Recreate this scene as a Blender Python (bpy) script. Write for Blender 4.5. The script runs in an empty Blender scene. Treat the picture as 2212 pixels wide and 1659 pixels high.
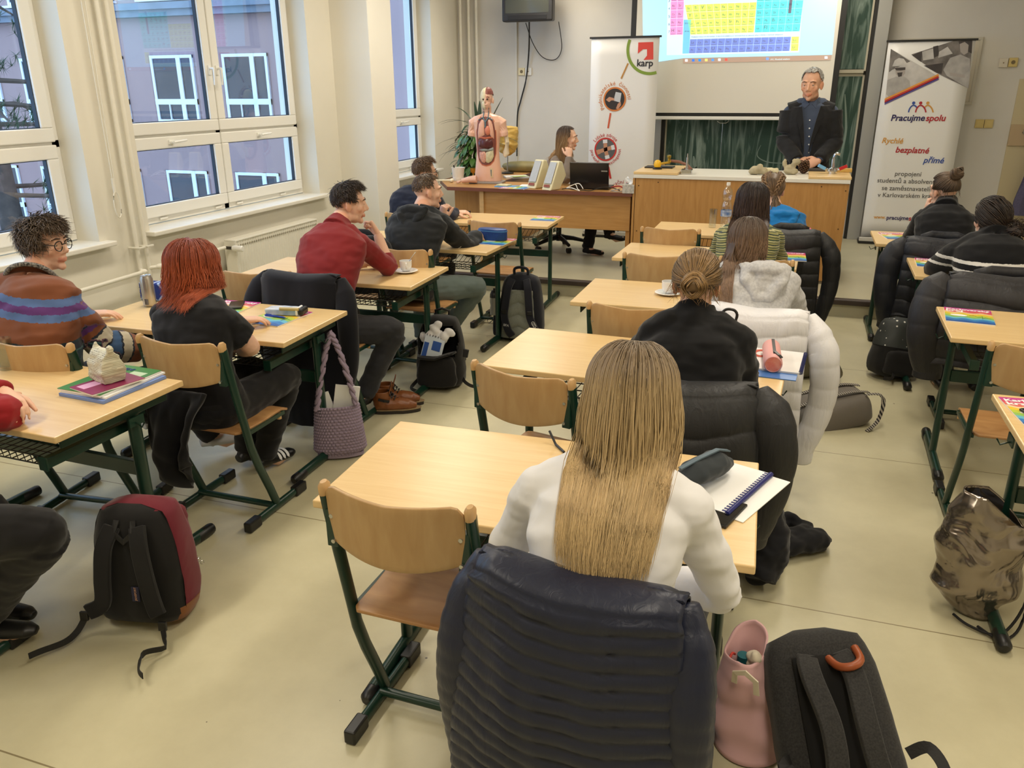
import bpy, bmesh, math, random
from mathutils import Vector, Matrix, noise as mnoise
from mathutils.bvhtree import BVHTree
from math import sin, cos, pi, radians, sqrt, atan2
random.seed(11)
SC = bpy.context.scene
COL = SC.collection
# ---------------------------------------------------------------- camera
def make_camera():
    cd = bpy.data.cameras.new('camera'); o = bpy.data.objects.new('camera', cd); COL.objects.link(o)
    p, y, r = radians(20.1275), radians(19.0606), radians(-0.3299)
    fw = Vector((-sin(y)*cos(p), cos(y)*cos(p), -sin(p))); rt = Vector((cos(y), sin(y), 0)); up = rt.cross(fw)
    r2 = rt*cos(r)+up*sin(r); u2 = up*cos(r)-rt*sin(r)
    m = Matrix((r2, u2, -fw)).transposed().to_4x4(); m.translation = Vector((0, 0, 1.8231))
    o.matrix_world = m
    cd.sensor_width = 36; cd.lens = 36*1735.868/2212; cd.clip_start = .05; cd.clip_end = 200
    SC.camera = o
make_camera()
SC.view_settings.view_transform = 'Standard'; SC.view_settings.look = 'None'
SC.view_settings.gamma = 1; SC.view_settings.use_curve_mapping = False
SC.view_settings.exposure = 0.55
# ---------------------------------------------------------------- dusk sky
w = bpy.data.worlds.new('dusk_sky'); SC.world = w; w.use_nodes = True
bg = w.node_tree.nodes['Background']; bg.inputs[0].default_value = (.44, .68, 1, 1); bg.inputs[1].default_value = 2.5
# ---------------------------------------------------------------- ceiling lamps (light; the fixtures are built with the room)
LAMPS = [(-2.9, .6), (-2.9, 3.6), (-2.9, 6.6), (.25, .6), (.25, 3.6), (.25, 6.6), (2.6, 2.), (-2.9, 9.1), (.25, 9.1)]
for i, (x, y) in enumerate(LAMPS):
    ld = bpy.data.lights.new('ceiling_tube_light', 'AREA'); ld.shape = 'RECTANGLE'; ld.size = .3; ld.size_y = 1.5
    ld.energy = (18 if y < 9 else (17 if x < 0 else 9))*(1.15 if x < 0 else 1); ld.color = (1, .925, .80)
    o = bpy.data.objects.new('ceiling_tube_light', ld); o.location = (x, y, 3.2); COL.objects.link(o)
# ---------------------------------------------------------------- helpers
def lin(c):
    return tuple((v/255/12.92 if v/255 <= .04045 else ((v/255+.055)/1.055)**2.4) for v in c[:3])+(1,)
def V(*a): return Vector(a)
MATS = {}
def pm(name, col, rough=.6, metal=0., n=None, bump=None, spec=None, sheen=0, coat=0, col2=None, emit=None, stretch=None, alpha=None):
    """plain procedural material: n=(scale, amount) colour mottling, bump=(scale, strength, distance)"""
    if name in MATS: return MATS[name]
    m = bpy.data.materials.new(name); m.use_nodes = True; nt = m.node_tree; N = nt.nodes; L = nt.links
    b = N['Principled BSDF']; c = lin(col)
    b.inputs['Base Color'].default_value = c; b.inputs['Roughness'].default_value = rough; b.inputs['Metallic'].default_value = metal
    if spec is not None: b.inputs['Specular IOR Level'].default_value = spec
    if sheen: b.inputs['Sheen Weight'].default_value = sheen
    if coat: b.inputs['Coat Weight'].default_value = coat; b.inputs['Coat Roughness'].default_value = .1
    if emit: b.inputs['Emission Color'].default_value = lin(emit[0]); b.inputs['Emission Strength'].default_value = emit[1]
    if alpha is not None: b.inputs['Alpha'].default_value = alpha
    vec = None
    if n or bump:
        tc = N.new('ShaderNodeTexCoord'); vec = tc.outputs['Object']
        if stretch:
            mp = N.new('ShaderNodeMapping'); L.new(vec, mp.inputs[0]); mp.inputs['Scale'].default_value = stretch; vec = mp.outputs[0]
    if n:
        t = N.new('ShaderNodeTexNoise'); t.inputs['Scale'].default_value = n[0]; t.inputs['Detail'].default_value = 6; L.new(vec, t.inputs['Vector'])
        r = N.new('ShaderNodeValToRGB'); L.new(t.outputs[0], r.inputs[0])
        c2 = lin(col2) if col2 else tuple(v*(1-n[1]) for v in c[:3])+(1,)
        r.color_ramp.elements[0].position = .35; r.color_ramp.elements[1].position = .65
        r.color_ramp.elements[0].color = c2; r.color_ramp.elements[1].color = c
        L.new(r.outputs[0], b.inputs['Base Color'])
    if bump:
        t2 = N.new('ShaderNodeTexNoise'); t2.inputs['Scale'].default_value = bump[0]; t2.inputs['Detail'].default_value = 4; L.new(vec, t2.inputs['Vector'])
        bp = N.new('ShaderNodeBump'); bp.inputs['Strength'].default_value = bump[1]; bp.inputs['Distance'].default_value = bump[2] if len(bump) > 2 else .01
        L.new(t2.outputs[0], bp.inputs['Height']); L.new(bp.outputs[0], b.inputs['Normal'])
    MATS[name] = m
    return m
def nodes_of(m): return m.node_tree.nodes, m.node_tree.links, m.node_tree.nodes['Principled BSDF']
def tag(o, label=None, cat=None, group=None, kind=None):
    if label: o['label'] = label
    if cat: o['category'] = cat
    if group: o['group'] = group
    if kind: o['kind'] = kind
    return o
def thing(name, label, cat, loc=(0, 0, 0), rz=0, group=None):
    o = bpy.data.objects.new(name, None); COL.objects.link(o); o.location = loc; o.rotation_euler = (0, 0, rz); o.empty_display_size = .1
    return tag(o, label, cat, group)
KIDS = {}
def link(name, me, parent=None):
    o = bpy.data.objects.new(name, me); COL.objects.link(o)
    if parent is not None: o.parent = parent; KIDS.setdefault(parent.name, []).append(o)
    return o
def dup(root, loc=None, rz=None, label=None, group=None, parent=None):
    r = root.copy(); COL.objects.link(r)
    if parent is not None: r.parent = parent
    if loc is not None: r.location = loc
    if rz is not None: r.rotation_euler = (0, 0, rz)
    if label: r['label'] = label
    if group: r['group'] = group
    for c in KIDS.get(root.name, []):
        k = dup(c, parent=r); KIDS.setdefault(r.name, []).append(k)
    return r
def frame_of(d, up=Vector((0, 0, 1))):
    d = Vector(d).normalized(); u = Vector(up)
    if abs(d.dot(u)) > .98*u.length: u = Vector((0, 1, 0)) if abs(d.y) < .9 else Vector((1, 0, 0))
    s = d.cross(u).normalized(); u = s.cross(d).normalized()
    return s, u, d
class MB:
    """collects shapes and links them as one mesh object"""
    def __init__(s): s.v = []; s.f = []; s.mi = []; s.m = 0
    def add(s, vs, fs):
        o = len(s.v); s.v += [tuple(p) for p in vs]; s.f += [tuple(i+o for i in f) for f in fs]; s.mi += [s.m]*len(fs); return s
    def box(s, c, d, rz=0, rx=0, ry=0):
        x, y, z = d[0]/2, d[1]/2, d[2]/2
        M = Matrix.Translation(c) @ Matrix.Rotation(rz, 4, 'Z') @ Matrix.Rotation(ry, 4, 'Y') @ Matrix.Rotation(rx, 4, 'X')
        vs = [M @ V(a*x, b*y, e*z) for a in (-1, 1) for b in (-1, 1) for e in (-1, 1)]
        return s.add(vs, [(0, 1, 3, 2), (4, 6, 7, 5), (0, 4, 5, 1), (2, 3, 7, 6), (0, 2, 6, 4), (1, 5, 7, 3)])
    def bb(s, x0, x1, y0, y1, z0, z1): return s.box(((x0+x1)/2, (y0+y1)/2, (z0+z1)/2), (x1-x0, y1-y0, z1-z0))
    def loft(s, rings, cap=True, closed=True):
        n = len(rings[0]); vs = [p for r in rings for p in r]; fs = []
        for i in range(len(rings)-1):
            for j in range(n if closed else n-1):
                k = (j+1) % n; fs.append((i*n+j, i*n+k, (i+1)*n+k, (i+1)*n+j))
        if cap and closed: fs.append(tuple(reversed(range(n)))); fs.append(tuple((len(rings)-1)*n+j for j in range(n)))
        return s.add(vs, fs)
    def tube(s, pts, r, n=8, ell=None, up=(0, 0, 1), cap=True):
        """r: radius or list; ell: (a,b) scale on side/up or list of them"""
        pts = [Vector(p) for p in pts]; rings = []; m = len(pts)
        for i, p in enumerate(pts):
            d = (pts[min(i+1, m-1)]-pts[max(i-1, 0)]); sd, u, _ = frame_of(d, Vector(up))
            rr = r[i] if isinstance(r, (list, tuple)) else r
            e = (1, 1) if ell is None else (ell[i] if isinstance(ell[0], (list, tuple)) else ell)
            rings.append([p+sd*cos(2*pi*k/n)*rr*e[0]+u*sin(2*pi*k/n)*rr*e[1] for k in range(n)])
        return s.loft(rings, cap)
    def cyl(s, p0, p1, r0, r1=None, n=16): return s.tube([p0, p1], [r0, r0 if r1 is None else r1], n)
    def bar(s, pts, w, h, up=(0, 0, 1)):
        """rectangular bar along points: w sideways, h along up"""
        pts = [Vector(p) for p in pts]; rings = []; m = len(pts)
        for i, p in enumerate(pts):
            sd, u, _ = frame_of(pts[min(i+1, m-1)]-pts[max(i-1, 0)], Vector(up))
            rings.append([p+sd*a*w/2+u*b*h/2 for a, b in ((-1, -1), (1, -1), (1, 1), (-1, 1))])
        return s.loft(rings)
    def lathe(s, prof, c=(0, 0, 0), n=20, cap=True, M=None):
        rings = [[V(c[0]+r*cos(2*pi*k/n), c[1]+r*sin(2*pi*k/n), c[2]+z) for k in range(n)] for r, z in prof]
        if M: rings = [[M @ p for p in r] for r in rings]
        return s.loft(rings, cap)
    def ball(s, c, r, M=None, n=14, m=9):
        if not isinstance(r, (tuple, list)): r = (r, r, r)
        rings = []
        for i in range(m+1):
            a = -pi/2+pi*(i+.0)/m; a = max(-pi/2+.02, min(pi/2-.02, a))
            ring = [V(r[0]*cos(a)*cos(2*pi*k/n), r[1]*cos(a)*sin(2*pi*k/n), r[2]*sin(a)) for k in range(n)]
            rings.append([(M @ p if M else p)+Vector(c) for p in ring])
        return s.loft(rings)
    def grid(s, f, nu, nv):
        vs = [f(i/nu, j/nv) for j in range(nv+1) for i in range(nu+1)]
        return s.add(vs, [(j*(nu+1)+i, j*(nu+1)+i+1, (j+1)*(nu+1)+i+1, (j+1)*(nu+1)+i) for j in range(nv) for i in range(nu)])
    def prism(s, pts, M, h):
        """2-D outline pts extruded h along M's z"""
        n = len(pts); a = [M @ V(p[0], p[1], 0) for p in pts]; b = [M @ V(p[0], p[1], h) for p in pts]
        return s.add(a+b, [tuple(reversed(range(n))), tuple(range(n, 2*n))]+[(i, (i+1) % n, n+(i+1) % n, n+i) for i in range(n)])
    def disc(s, M, r, n=28, r0=0, a0=0, a1=2*pi):
        k = n+1; vs = []
        if r0 <= 0:
            return s.add([M @ V(r*cos(2*pi*i/n), r*sin(2*pi*i/n), 0) for i in range(n)], [tuple(range(n))])
        for i in range(k):
            a = a0+(a1-a0)*i/n; vs += [M @ V(r0*cos(a), r0*sin(a), 0), M @ V(r*cos(a), r*sin(a), 0)]
        return s.add(vs, [(2*i, 2*i+1, 2*i+3, 2*i+2) for i in range(n)])
    def mesh(s, name):
        me = bpy.data.meshes.new(name); me.from_pydata(s.v, [], s.f); me.validate(); return me
    def build(s, name, mats, parent=None, smooth=None, bevel=0, seg=2, sub=0, solid=0, flip=True):
        me = s.mesh(name); mats = mats if isinstance(mats, (list, tuple)) else [mats]
        for m in mats: me.materials.append(m)
        if len(mats) > 1 and len(me.polygons) == len(s.mi): me.polygons.foreach_set('material_index', s.mi)
        if flip:
            bm = bmesh.new(); bm.from_mesh(me); bmesh.ops.recalc_face_normals(bm, faces=bm.faces); bm.to_mesh(me); bm.free()
        if smooth is not None:
            me.polygons.foreach_set('use_smooth', [True]*len(me.polygons))
            if smooth < 170: me.set_sharp_from_angle(angle=radians(smooth))
        o = link(name, me, parent)
        if solid: d = o.modifiers.new('solid', 'SOLIDIFY'); d.thickness = solid; d.offset = 0
        if bevel: d = o.modifiers.new('bevel', 'BEVEL'); d.width = bevel; d.segments = seg; d.limit_method = 'ANGLE'
        if sub: d = o.modifiers.new('sub', 'SUBSURF'); d.levels = sub; d.render_levels = sub
        return o
def cam_obj_eval(o):
    dg = bpy.context.evaluated_depsgraph_get(); return bpy.data.meshes.new_from_object(o.evaluated_get(dg))
def remesh(mb, size, smooth=3, disp=None):
    """union the pieces of mb into one continuous skin; disp=(scale, amount) soft folds"""
    me = mb.mesh('tmp'); bm = bmesh.new(); bm.from_mesh(me); bmesh.ops.recalc_face_normals(bm, faces=bm.faces); bm.to_mesh(me); bm.free()
    o = bpy.data.objects.new('tmp', me); COL.objects.link(o)
    r = o.modifiers.new('r', 'REMESH'); r.mode = 'VOXEL'; r.voxel_size = size; r.use_smooth_shade = True
    if smooth: s = o.modifiers.new('s', 'SMOOTH'); s.factor = .5; s.iterations = smooth
    bpy.context.view_layer.update()
    out = cam_obj_eval(o); bpy.data.objects.remove(o); bpy.data.meshes.remove(me)
    if disp:
        out.update()
        nr = [v.normal.copy() for v in out.vertices]
        for v, q in zip(out.vertices, nr):
            p = v.co; z = V(p.x, p.y, p.z*1.7)*disp[0]; v.co = p+q*disp[1]*(mnoise.noise(z)+.45*mnoise.noise(z*2.3))
    return out
def mesh_part(name, me, mat, parent):
    me.name = name; me.materials.clear()
    for m in (mat if isinstance(mat, (list, tuple)) else [mat]): me.materials.append(m)
    me.polygons.foreach_set('use_smooth', [True]*len(me.polygons))
    return link(name, me, parent)
FRONT = Matrix(((1, 0, 0), (0, 0, -1), (0, 1, 0))).to_4x4()      # text plane facing -y (toward the class)
def text_mesh(s, size, M, bold=0, shear=0, align='CENTER', width=None, ext=.0004):
    cu = bpy.data.curves.new('t', 'FONT'); cu.body = s; cu.size = size; cu.align_x = align; cu.shear = shear; cu.offset = bold*size; cu.extrude = ext; cu.resolution_u = 3
    o = bpy.data.objects.new('t', cu); COL.objects.link(o); bpy.context.view_layer.update()
    me = cam_obj_eval(o); bpy.data.objects.remove(o); bpy.data.curves.remove(cu)
    if width and me.vertices:
        xs = [v.co.x for v in me.vertices]; k = width/max(1e-6, max(xs)-min(xs)); me.transform(Matrix.Diagonal((k, 1, 1, 1)))
    me.transform(M); return me
def lettering(pieces, name, mat, parent):
    """pieces: list of text meshes joined into one object"""
    bm = bmesh.new()
    for me in pieces: bm.from_mesh(me); bpy.data.meshes.remove(me)
    me = bpy.data.meshes.new(name); bm.to_mesh(me); bm.free(); me.materials.append(mat)
    return link(name, me, parent)
def struct(o): o['kind'] = 'structure'; return o
def wavy(p, s, a): return a*(mnoise.noise(Vector(p)*s))
# ---------------------------------------------------------------- common materials
def wood_mat(name, c1, c2, scale=(1.2, 14, 14), rough=.32, axis=None, dens=3.):
    m = pm(name, c1, rough); N, L, b = nodes_of(m)
    tc = N.new('ShaderNodeTexCoord'); mp = N.new('ShaderNodeMapping'); mp.inputs['Scale'].default_value = scale; L.new(tc.outputs['Object'], mp.inputs[0])
    t = N.new('ShaderNodeTexNoise'); t.inputs['Scale'].default_value = dens; t.inputs['Detail'].default_value = 8; t.inputs['Distortion'].default_value = .6; L.new(mp.outputs[0], t.inputs['Vector'])
    r = N.new('ShaderNodeValToRGB'); r.color_ramp.elements[0].position = .3; r.color_ramp.elements[1].position = .7
    r.color_ramp.elements[0].color = lin(c2); r.color_ramp.elements[1].color = lin(c1); L.new(t.outputs[0], r.inputs[0]); L.new(r.outputs[0], b.inputs['Base Color'])
    return m
M_top = wood_mat('beech_laminate', (231, 200, 146), (222, 187, 130), (1., 16, 16), .3)
M_ply = wood_mat('beech_plywood', (194, 160, 112), (180, 143, 95), (9, 9, 1.6), .38)
M_seat = wood_mat('worn_plywood_seat', (190, 146, 96), (160, 114, 70), (2.5, 7, 2.5), .4, dens=2.2)
M_edge = pm('beech_edging', (206, 166, 112), .45, n=(30, .12))
M_green = pm('dark_green_enamel', (18, 54, 42), .32, n=(6, .2))
M_black = pm('black_plastic', (22, 22, 22), .4)
M_blackm = pm('black_wire', (24, 26, 25), .4)
M_steel = pm('steel_screw', (190, 190, 186), .25, .9)
M_wall = pm('painted_plaster', (226, 221, 206), .8, n=(2.5, .035), bump=(90, .06, .003))
M_pvc = pm('white_window_plastic', (236, 234, 226), .35)
M_white = pm('white_enamel', (232, 228, 214), .4, n=(5, .04))
M_paper = pm('white_paper', (240, 240, 238), .7)
M_chrome = pm('chrome', (205, 205, 205), .12, 1.)
def glass_mat(name, tint=(1, 1, 1), refl=.08, rough=0):
    m = bpy.data.materials.new(name); m.use_nodes = True; N = m.node_tree.nodes; L = m.node_tree.links; N.clear()
    o = N.new('ShaderNodeOutputMaterial'); t = N.new('ShaderNodeBsdfTransparent'); g = N.new('ShaderNodeBsdfGlossy'); x = N.new('ShaderNodeMixShader')
    t.inputs[0].default_value = (*tint, 1); g.inputs['Roughness'].default_value = rough; x.inputs[0].default_value = refl
    L.new(t.outputs[0], x.inputs[1]); L.new(g.outputs[0], x.inputs[2]); L.new(x.outputs[0], o.inputs[0]); return m
M_glass = glass_mat('window_glass', (.93, .96, 1), .07)
M_tumbler = glass_mat('clear_tumbler_glass', (.9, .92, .9), .14, .03)
# ================================================================ the room
Y0, YW, XW, XR, ZC = -2.2, 10.4, -4.3, 3.6, 3.35
M_floor = pm('worn_linoleum', (203, 197, 168), .34)
N, L, b = nodes_of(M_floor)
tc = N.new('ShaderNodeTexCoord'); t1 = N.new('ShaderNodeTexNoise'); t1.inputs['Scale'].default_value = 1.6; t1.inputs['Detail'].default_value = 9; t1.inputs['Roughness'].default_value = .65; L.new(tc.outputs['Object'], t1.inputs['Vector'])
r1 = N.new('ShaderNodeValToRGB'); r1.color_ramp.elements[0].position = .32; r1.color_ramp.elements[1].position = .66
r1.color_ramp.elements[0].color = lin((190, 183, 150)); r1.color_ramp.elements[1].color = lin((209, 202, 169)); L.new(t1.outputs[0], r1.inputs[0])
# dark scuff specks
vo = N.new('ShaderNodeTexVoronoi'); vo.inputs['Scale'].default_value = 7; vo.inputs['Randomness'].default_value = 1; L.new(tc.outputs['Object'], vo.inputs['Vector'])
tn = N.new('ShaderNodeTexNoise'); tn.inputs['Scale'].default_value = 1.1; L.new(tc.outputs['Object'], tn.inputs['Vector'])
th = N.new('ShaderNodeMath'); th.operation = 'MULTIPLY_ADD'; L.new(tn.outputs[0], th.inputs[0]); th.inputs[1].default_value = .22; th.inputs[2].default_value = -.095
lt = N.new('ShaderNodeMath'); lt.operation = 'LESS_THAN'; L.new(vo.outputs['Distance'], lt.inputs[0]); L.new(th.outputs[0], lt.inputs[1])
mx = N.new('ShaderNodeMix'); mx.data_type = 'RGBA'; L.new(lt.outputs[0], mx.inputs[0]); L.new(r1.outputs[0], mx.inputs[6]); mx.inputs[7].default_value = lin((92, 82, 62))
# welded seams every 1.48 m across the room
sx = N.new('ShaderNodeSeparateXYZ'); L.new(tc.outputs['Object'], sx.inputs[0])
a1 = N.new('ShaderNodeMath'); a1.operation = 'ADD'; L.new(sx.outputs[1], a1.inputs[0]); a1.inputs[1].default_value = 20-2.74+1.48*2-18.98+.0
a2 = N.new('ShaderNodeMath'); a2.operation = 'PINGPONG'; a2.inputs[1].default_value = .74; L.new(sx.outputs[1], a2.inputs[0])
a1.inputs[1].default_value = 1.48*4-2.74; L.new(a1.outputs[0], a2.inputs[0])
a3 = N.new('ShaderNodeMath'); a3.operation = 'LESS_THAN'; L.new(a2.outputs[0], a3.inputs[0]); a3.inputs[1].default_value = .0028
m2 = N.new('ShaderNodeMix'); m2.data_type = 'RGBA'; L.new(a3.outputs[0], m2.inputs[0]); L.new(mx.outputs[2], m2.inputs[6]); m2.inputs[7].default_value = lin((140, 128, 96)); L.new(m2.outputs[2], b.inputs['Base Color'])
rr = N.new('ShaderNodeMapRange'); L.new(t1.outputs[0], rr.inputs[0]); rr.inputs[3].default_value = .26; rr.inputs[4].default_value = .46; L.new(rr.outputs[0], b.inputs['Roughness'])
struct(MB().bb(XW-.35, XR, Y0, YW, -.1, 0).build('floor', M_floor))
M_floor2 = pm('platform_linoleum', (188, 182, 154), .4, n=(3, .08))
struct(MB().bb(XW, XR, 7.13, YW, .0, .154).build('floor_platform', M_floor2)); bpy.data.objects['floor_platform'].name = 'trim_1'
bpy.data.objects['trim_1']['label'] = 'raised teaching platform at the front of the room'
s = MB(); s.bb(XW, XR, 7.095, 7.165, .108, .158); struct(s.build('trim_2', pm('dark_brown_rubber', (62, 50, 44), .45), bevel=.012, seg=3))
struct(MB().bb(XW-.35, XR, Y0, YW+.1, ZC, ZC+.1).build('ceiling', pm('ceiling_paint', (238, 234, 222), .9, n=(3, .02))))
struct(MB().bb(XW-.2, XR, YW, YW+.15, 0, ZC).build('wall_front', pm('front_wall_paint', (214, 210, 202), .85, n=(2, .05), bump=(70, .08, .003))))
struct(MB().bb(XR, XR+.15, Y0, YW, 0, ZC).build('wall_right', M_wall))
struct(MB().bb(XW-.35, XR, Y0-.15, Y0, 0, ZC).build('wall_back', M_wall))
# window wall: sill height .89, three openings
WINS = [(1.45, 4.13), (4.585, 6.84), (7.45, 9.56)]
ZS, ZT = .87, 3.02
s = MB(); s.bb(XW-.35, XW, Y0, YW, 0, ZS); s.bb(XW-.35, XW, Y0, YW, ZT, ZC)
ys = [Y0]+[v for wn in WINS for v in wn]+[YW]
for i in range(0, len(ys), 2): s.bb(XW-.35, XW, ys[i], ys[i+1], ZS, ZT)
struct(s.build('wall_left', M_wall))
# pillar between the second and third window
struct(MB().bb(XW-.05, -3.9, 7.263, 7.74, 0, ZC).build('wall_pillar', pm('pillar_paint', (228, 224, 212), .75, n=(2, .03)), bevel=.006)); bpy.data.objects['wall_pillar'].name = 'trim_3'
# windows
M_seal = pm('black_rubber_seal', (24, 26, 34), .5)
M_sill = pm('white_stone_sill', (232, 228, 216), .35, n=(9, .06))
def pane_frame(s, x, y0, y1, z0, z1, w, d=.06):
    s.bb(x-d/2, x+d/2, y0, y1, z0, z0+w); s.bb(x-d/2, x+d/2, y0, y1, z1-w, z1); s.bb(x-d/2, x+d/2, y0, y0+w, z0+w, z1-w); s.bb(x-d/2, x+d/2, y1-w, y1, z0+w, z1-w)
def handle(par, x, y, z, vertical=True):
    s = MB()
    if vertical:
        s.box((x+.006, y, z), (.012, .028, .07)); s.cyl((x+.01, y, z+.012), (x+.045, y, z+.012), .009, n=10); s.tube([(x+.045, y, z+.016), (x+.048, y, z), (x+.045, y, z-.06), (x+.04, y, z-.11)], [.009, .0095, .009, .008], 8)
    else:
        s.box((x+.006, y, z), (.012, .05, .03)); s.cyl((x+.01, y-.01, z), (x+.04, y-.01, z), .009, n=10); s.tube([(x+.042, y-.012, z), (x+.046, y+.03, z+.003), (x+.044, y+.125, z+.008)], [.009, .0095, .008], 8)
    o = s.build('handle', pm('handle_plastic', (240, 238, 230), .3), par, smooth=50)
for wi, (y0, y1) in enumerate(WINS):
    xf = -4.52; root = bpy.data.objects.new(f'window_{wi+1}', None); COL.objects.link(root); root.location = (xf, (y0+y1)/2, ZS)
    root['kind'] = 'structure'
    ym = (y0+y1)/2-(.02 if wi == 1 else 0); oy, oz = (y0+y1)/2, ZS
    def L_(a, y, z): return y-oy, z-oz
    s = MB()
    ZA, ZB, ZM = .93, ZT-.02, 1.515
    f = lambda s, a, b, c, d, wd, dp, dx=0: pane_frame(s, dx, a-oy, b-oy, c-oz, d-oz, wd, dp)
    f(s, y0, y1, .90, ZT, .06, .07)                                     # outer frame
    s.bb(-.035, .035, ym-.03-oy, ym+.03-oy, .9-oz, ZT-oz); s.bb(-.035, .035, y0-oy, y1-oy, ZM-.025-oz, ZM+.025-oz)
    s.build('frame', M_pvc, root, bevel=.004)
    g = .012
    for a, b_ in ((y0+.045, ym-g/2), (ym+g/2, y1-.045)):
        for c, d in ((.945, ZM-.006), (ZM+.012, ZT-.04)):
            s = MB(); f(s, a, b_, c, d, .085, .05, .035); sash = s.build('sash', M_pvc, root, bevel=.007, seg=2)
            s = MB(); f(s, a+.078, b_-.078, c+.078, d-.078, .012, .03, .03); s.build('seal', M_seal, sash)
            s = MB(); s.bb(.018, .022, a+.08-oy, b_-.08-oy, c+.08-oz, d-.08-oz); s.build('pane', M_glass, sash)
            if c < 1: handle(sash, .06, (a+b_)/2-.05-oy, d-.042-oz, False)
            else: handle(sash, .06, (b_-.04 if a < ym-.1 else a+.04)-oy, 1.98-oz, True)
    s = MB()
    for k in range(4): yy = y0+.35+k*(y1-y0-.7)/3+(.12 if k == 1 else -.12 if k == 2 else 0); s.bb(.03, .05, yy-.04-oy, yy+.04-oy, .918-oz, .934-oz)
    s.build('drain_cap', M_pvc, root, bevel=.003)
    # sill slab
    s = MB(); s.bb(-.0, .30, y0-oy-.04 if wi != 2 else y0-oy, y1-oy+.07, .862-oz, .895-oz); s.build('sill', M_sill, root, bevel=.008, seg=3)
# heating risers, pipes
M_pipe = pm('cream_painted_pipe', (230, 226, 212), .4)
def pipes(name, mb, label):
    return tag(mb.build(name, M_pipe, smooth=50), label, 'pipe')
s = MB()
for y in (4.39, 4.47): s.cyl((-4.25, y, 0), (-4.25, y, 3.35), .015, n=12)
for y in (4.36, 4.44): s.tube([(-4.29, y, .815), (-4.2, y, .815), (-4.2, y+.05, .815)], .008, 6)
s.tube([(-4.245, 4.47, .655), (-4.2, 4.5, .66), (-4.2, 4.6, .66), (-4.2, 5.24, .665)], .014, 10)
s.tube([(-4.245, 4.39, .655), (-4.2, 4.34, .65), (-4.2, 3.6, .64), (-4.2, 3.4, .64), (-4.2, 1.4, .63)], .014, 10)
s.ball((-4.2, 4.52, .66), (.02, .035, .02)); s.ball((-4.2, 4.36, .652), (.02, .035, .02))
pipes('heating_pipe', s, 'cream painted heating pipes running down and along the wall between the two big windows')
s = MB()
for x, yy in ((-4.22, 10.3), (-4.12, 10.33), (-4.02, 10.34)): s.cyl((x, yy, .154), (x, yy, 3.35), .018, n=12)
pipes('corner_pipe', s, 'three thin white riser pipes in the front left corner of the room')
# radiators
def radiator(y0, y1, label, zt=.70):
    t = thing('radiator', label, 'radiator', (-4.2, (y0+y1)/2, 0)); w_ = (y1-y0)/2
    def fx(u, v):
        y = -w_+2*w_*u; k = abs(sin((y/.033)*pi)); return V(.045+.006*(k > .5), y, .15+(zt-.15)*v)
    s = MB(); n = int(2*w_/.0165); s.grid(fx, n, 2); s.bb(-.05, .043, -w_, w_, .15, zt-.0)
    s.build('panel', M_white, t)
    s = MB(); s.bb(-.055, .055, -w_-.004, w_+.004, zt, zt+.012); s.bb(-.055, .055, -w_-.006, -w_, .14, zt); s.bb(-.055, .055, w_, w_+.006, .14, zt); s.build('casing', M_white, t, bevel=.004)
    s = MB()
    for k in range(int(2*w_/.03)): s.box((.0525, -w_+.03+k*.03, zt-.035), (.003, .016, .012), rx=.5)
    s.build('louvre', pm('louvre_shade', (150, 144, 124), .6), t)
    s = MB(); s.tube([(-.02, -w_-.03, zt-.045), (.02, -w_-.03, zt-.045), (.045, -w_-.03, zt-.045)], .012, 10); s.m = 1; s.tube([(.045, -w_-.03, zt-.045), (.06, -w_-.03, zt-.045), (.13, -w_-.03, zt-.045), (.137, -w_-.03, zt-.045)], [.02, .024, .024, .017], 14)
    s.build('valve', [pm('valve_body', (70, 66, 60), .4, .6), M_pvc], t, smooth=40)
    s = MB(); s.bb(-.075, -.05, -w_+.1, -w_+.14, .16, .6); s.bb(-.06, -.05, w_-.14, w_-.1, .16, .6); s.build('bracket', M_white, t)
radiator(5.31, 6.5, 'white panel radiator under the middle window with a thermostatic valve')
radiator(2.35, 3.7, 'white panel radiator under the leftmost window behind the boy in the striped jumper', .68)
radiator(8.0, 9.3, 'white ribbed panel radiator under the far window beside the teacher desk', .76)
# blind cord with loop
s = MB(); s.tube([(-4.24, 4.26, 3.1), (-4.24, 4.262, 2.), (-4.24, 4.265, 1.27)], .004, 6); s.tube([(-4.23, 4.29, 3.1), (-4.235, 4.275, 1.27)], .004, 6); s.tube([(-4.24, 4.268, 1.29), (-4.24, 4.268, 1.2)], .011, 8)
s.tube([(-4.24, 4.268, 1.2)]+[(-4.235, 4.268+.028*sin(a), 1.12-.085*cos(a)*-1-.0) for a in [pi*k/8 for k in range(0, 17)]], .004, 6)
o = tag(s.build('blind_cord', M_pipe, smooth=60), 'white blind cord with a loop hanging on the wall left of the middle window', 'cord')
# fixtures of the ceiling lamps
root = None
for i, (x, y) in enumerate(LAMPS):
    if root is None:
        root = thing('ceiling_lamp', '', 'lamp', (x, y, ZC), group='fluorescent ceiling lamps'); s = MB(); s.bb(-.19, .19, -.8, .8, -.1, -.0); s.build('housing', M_white, root)
        MB().bb(-.17, .17, -.78, .78, -.112, -.1).build('diffuser', pm('lit_diffuser', (255, 240, 215), .5, emit=((255, 236, 205), 3.)), root)
        root['label'] = 'long fluorescent ceiling lamp with a white diffuser above the desks'
    else: dup(root, (x, y, ZC))
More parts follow.
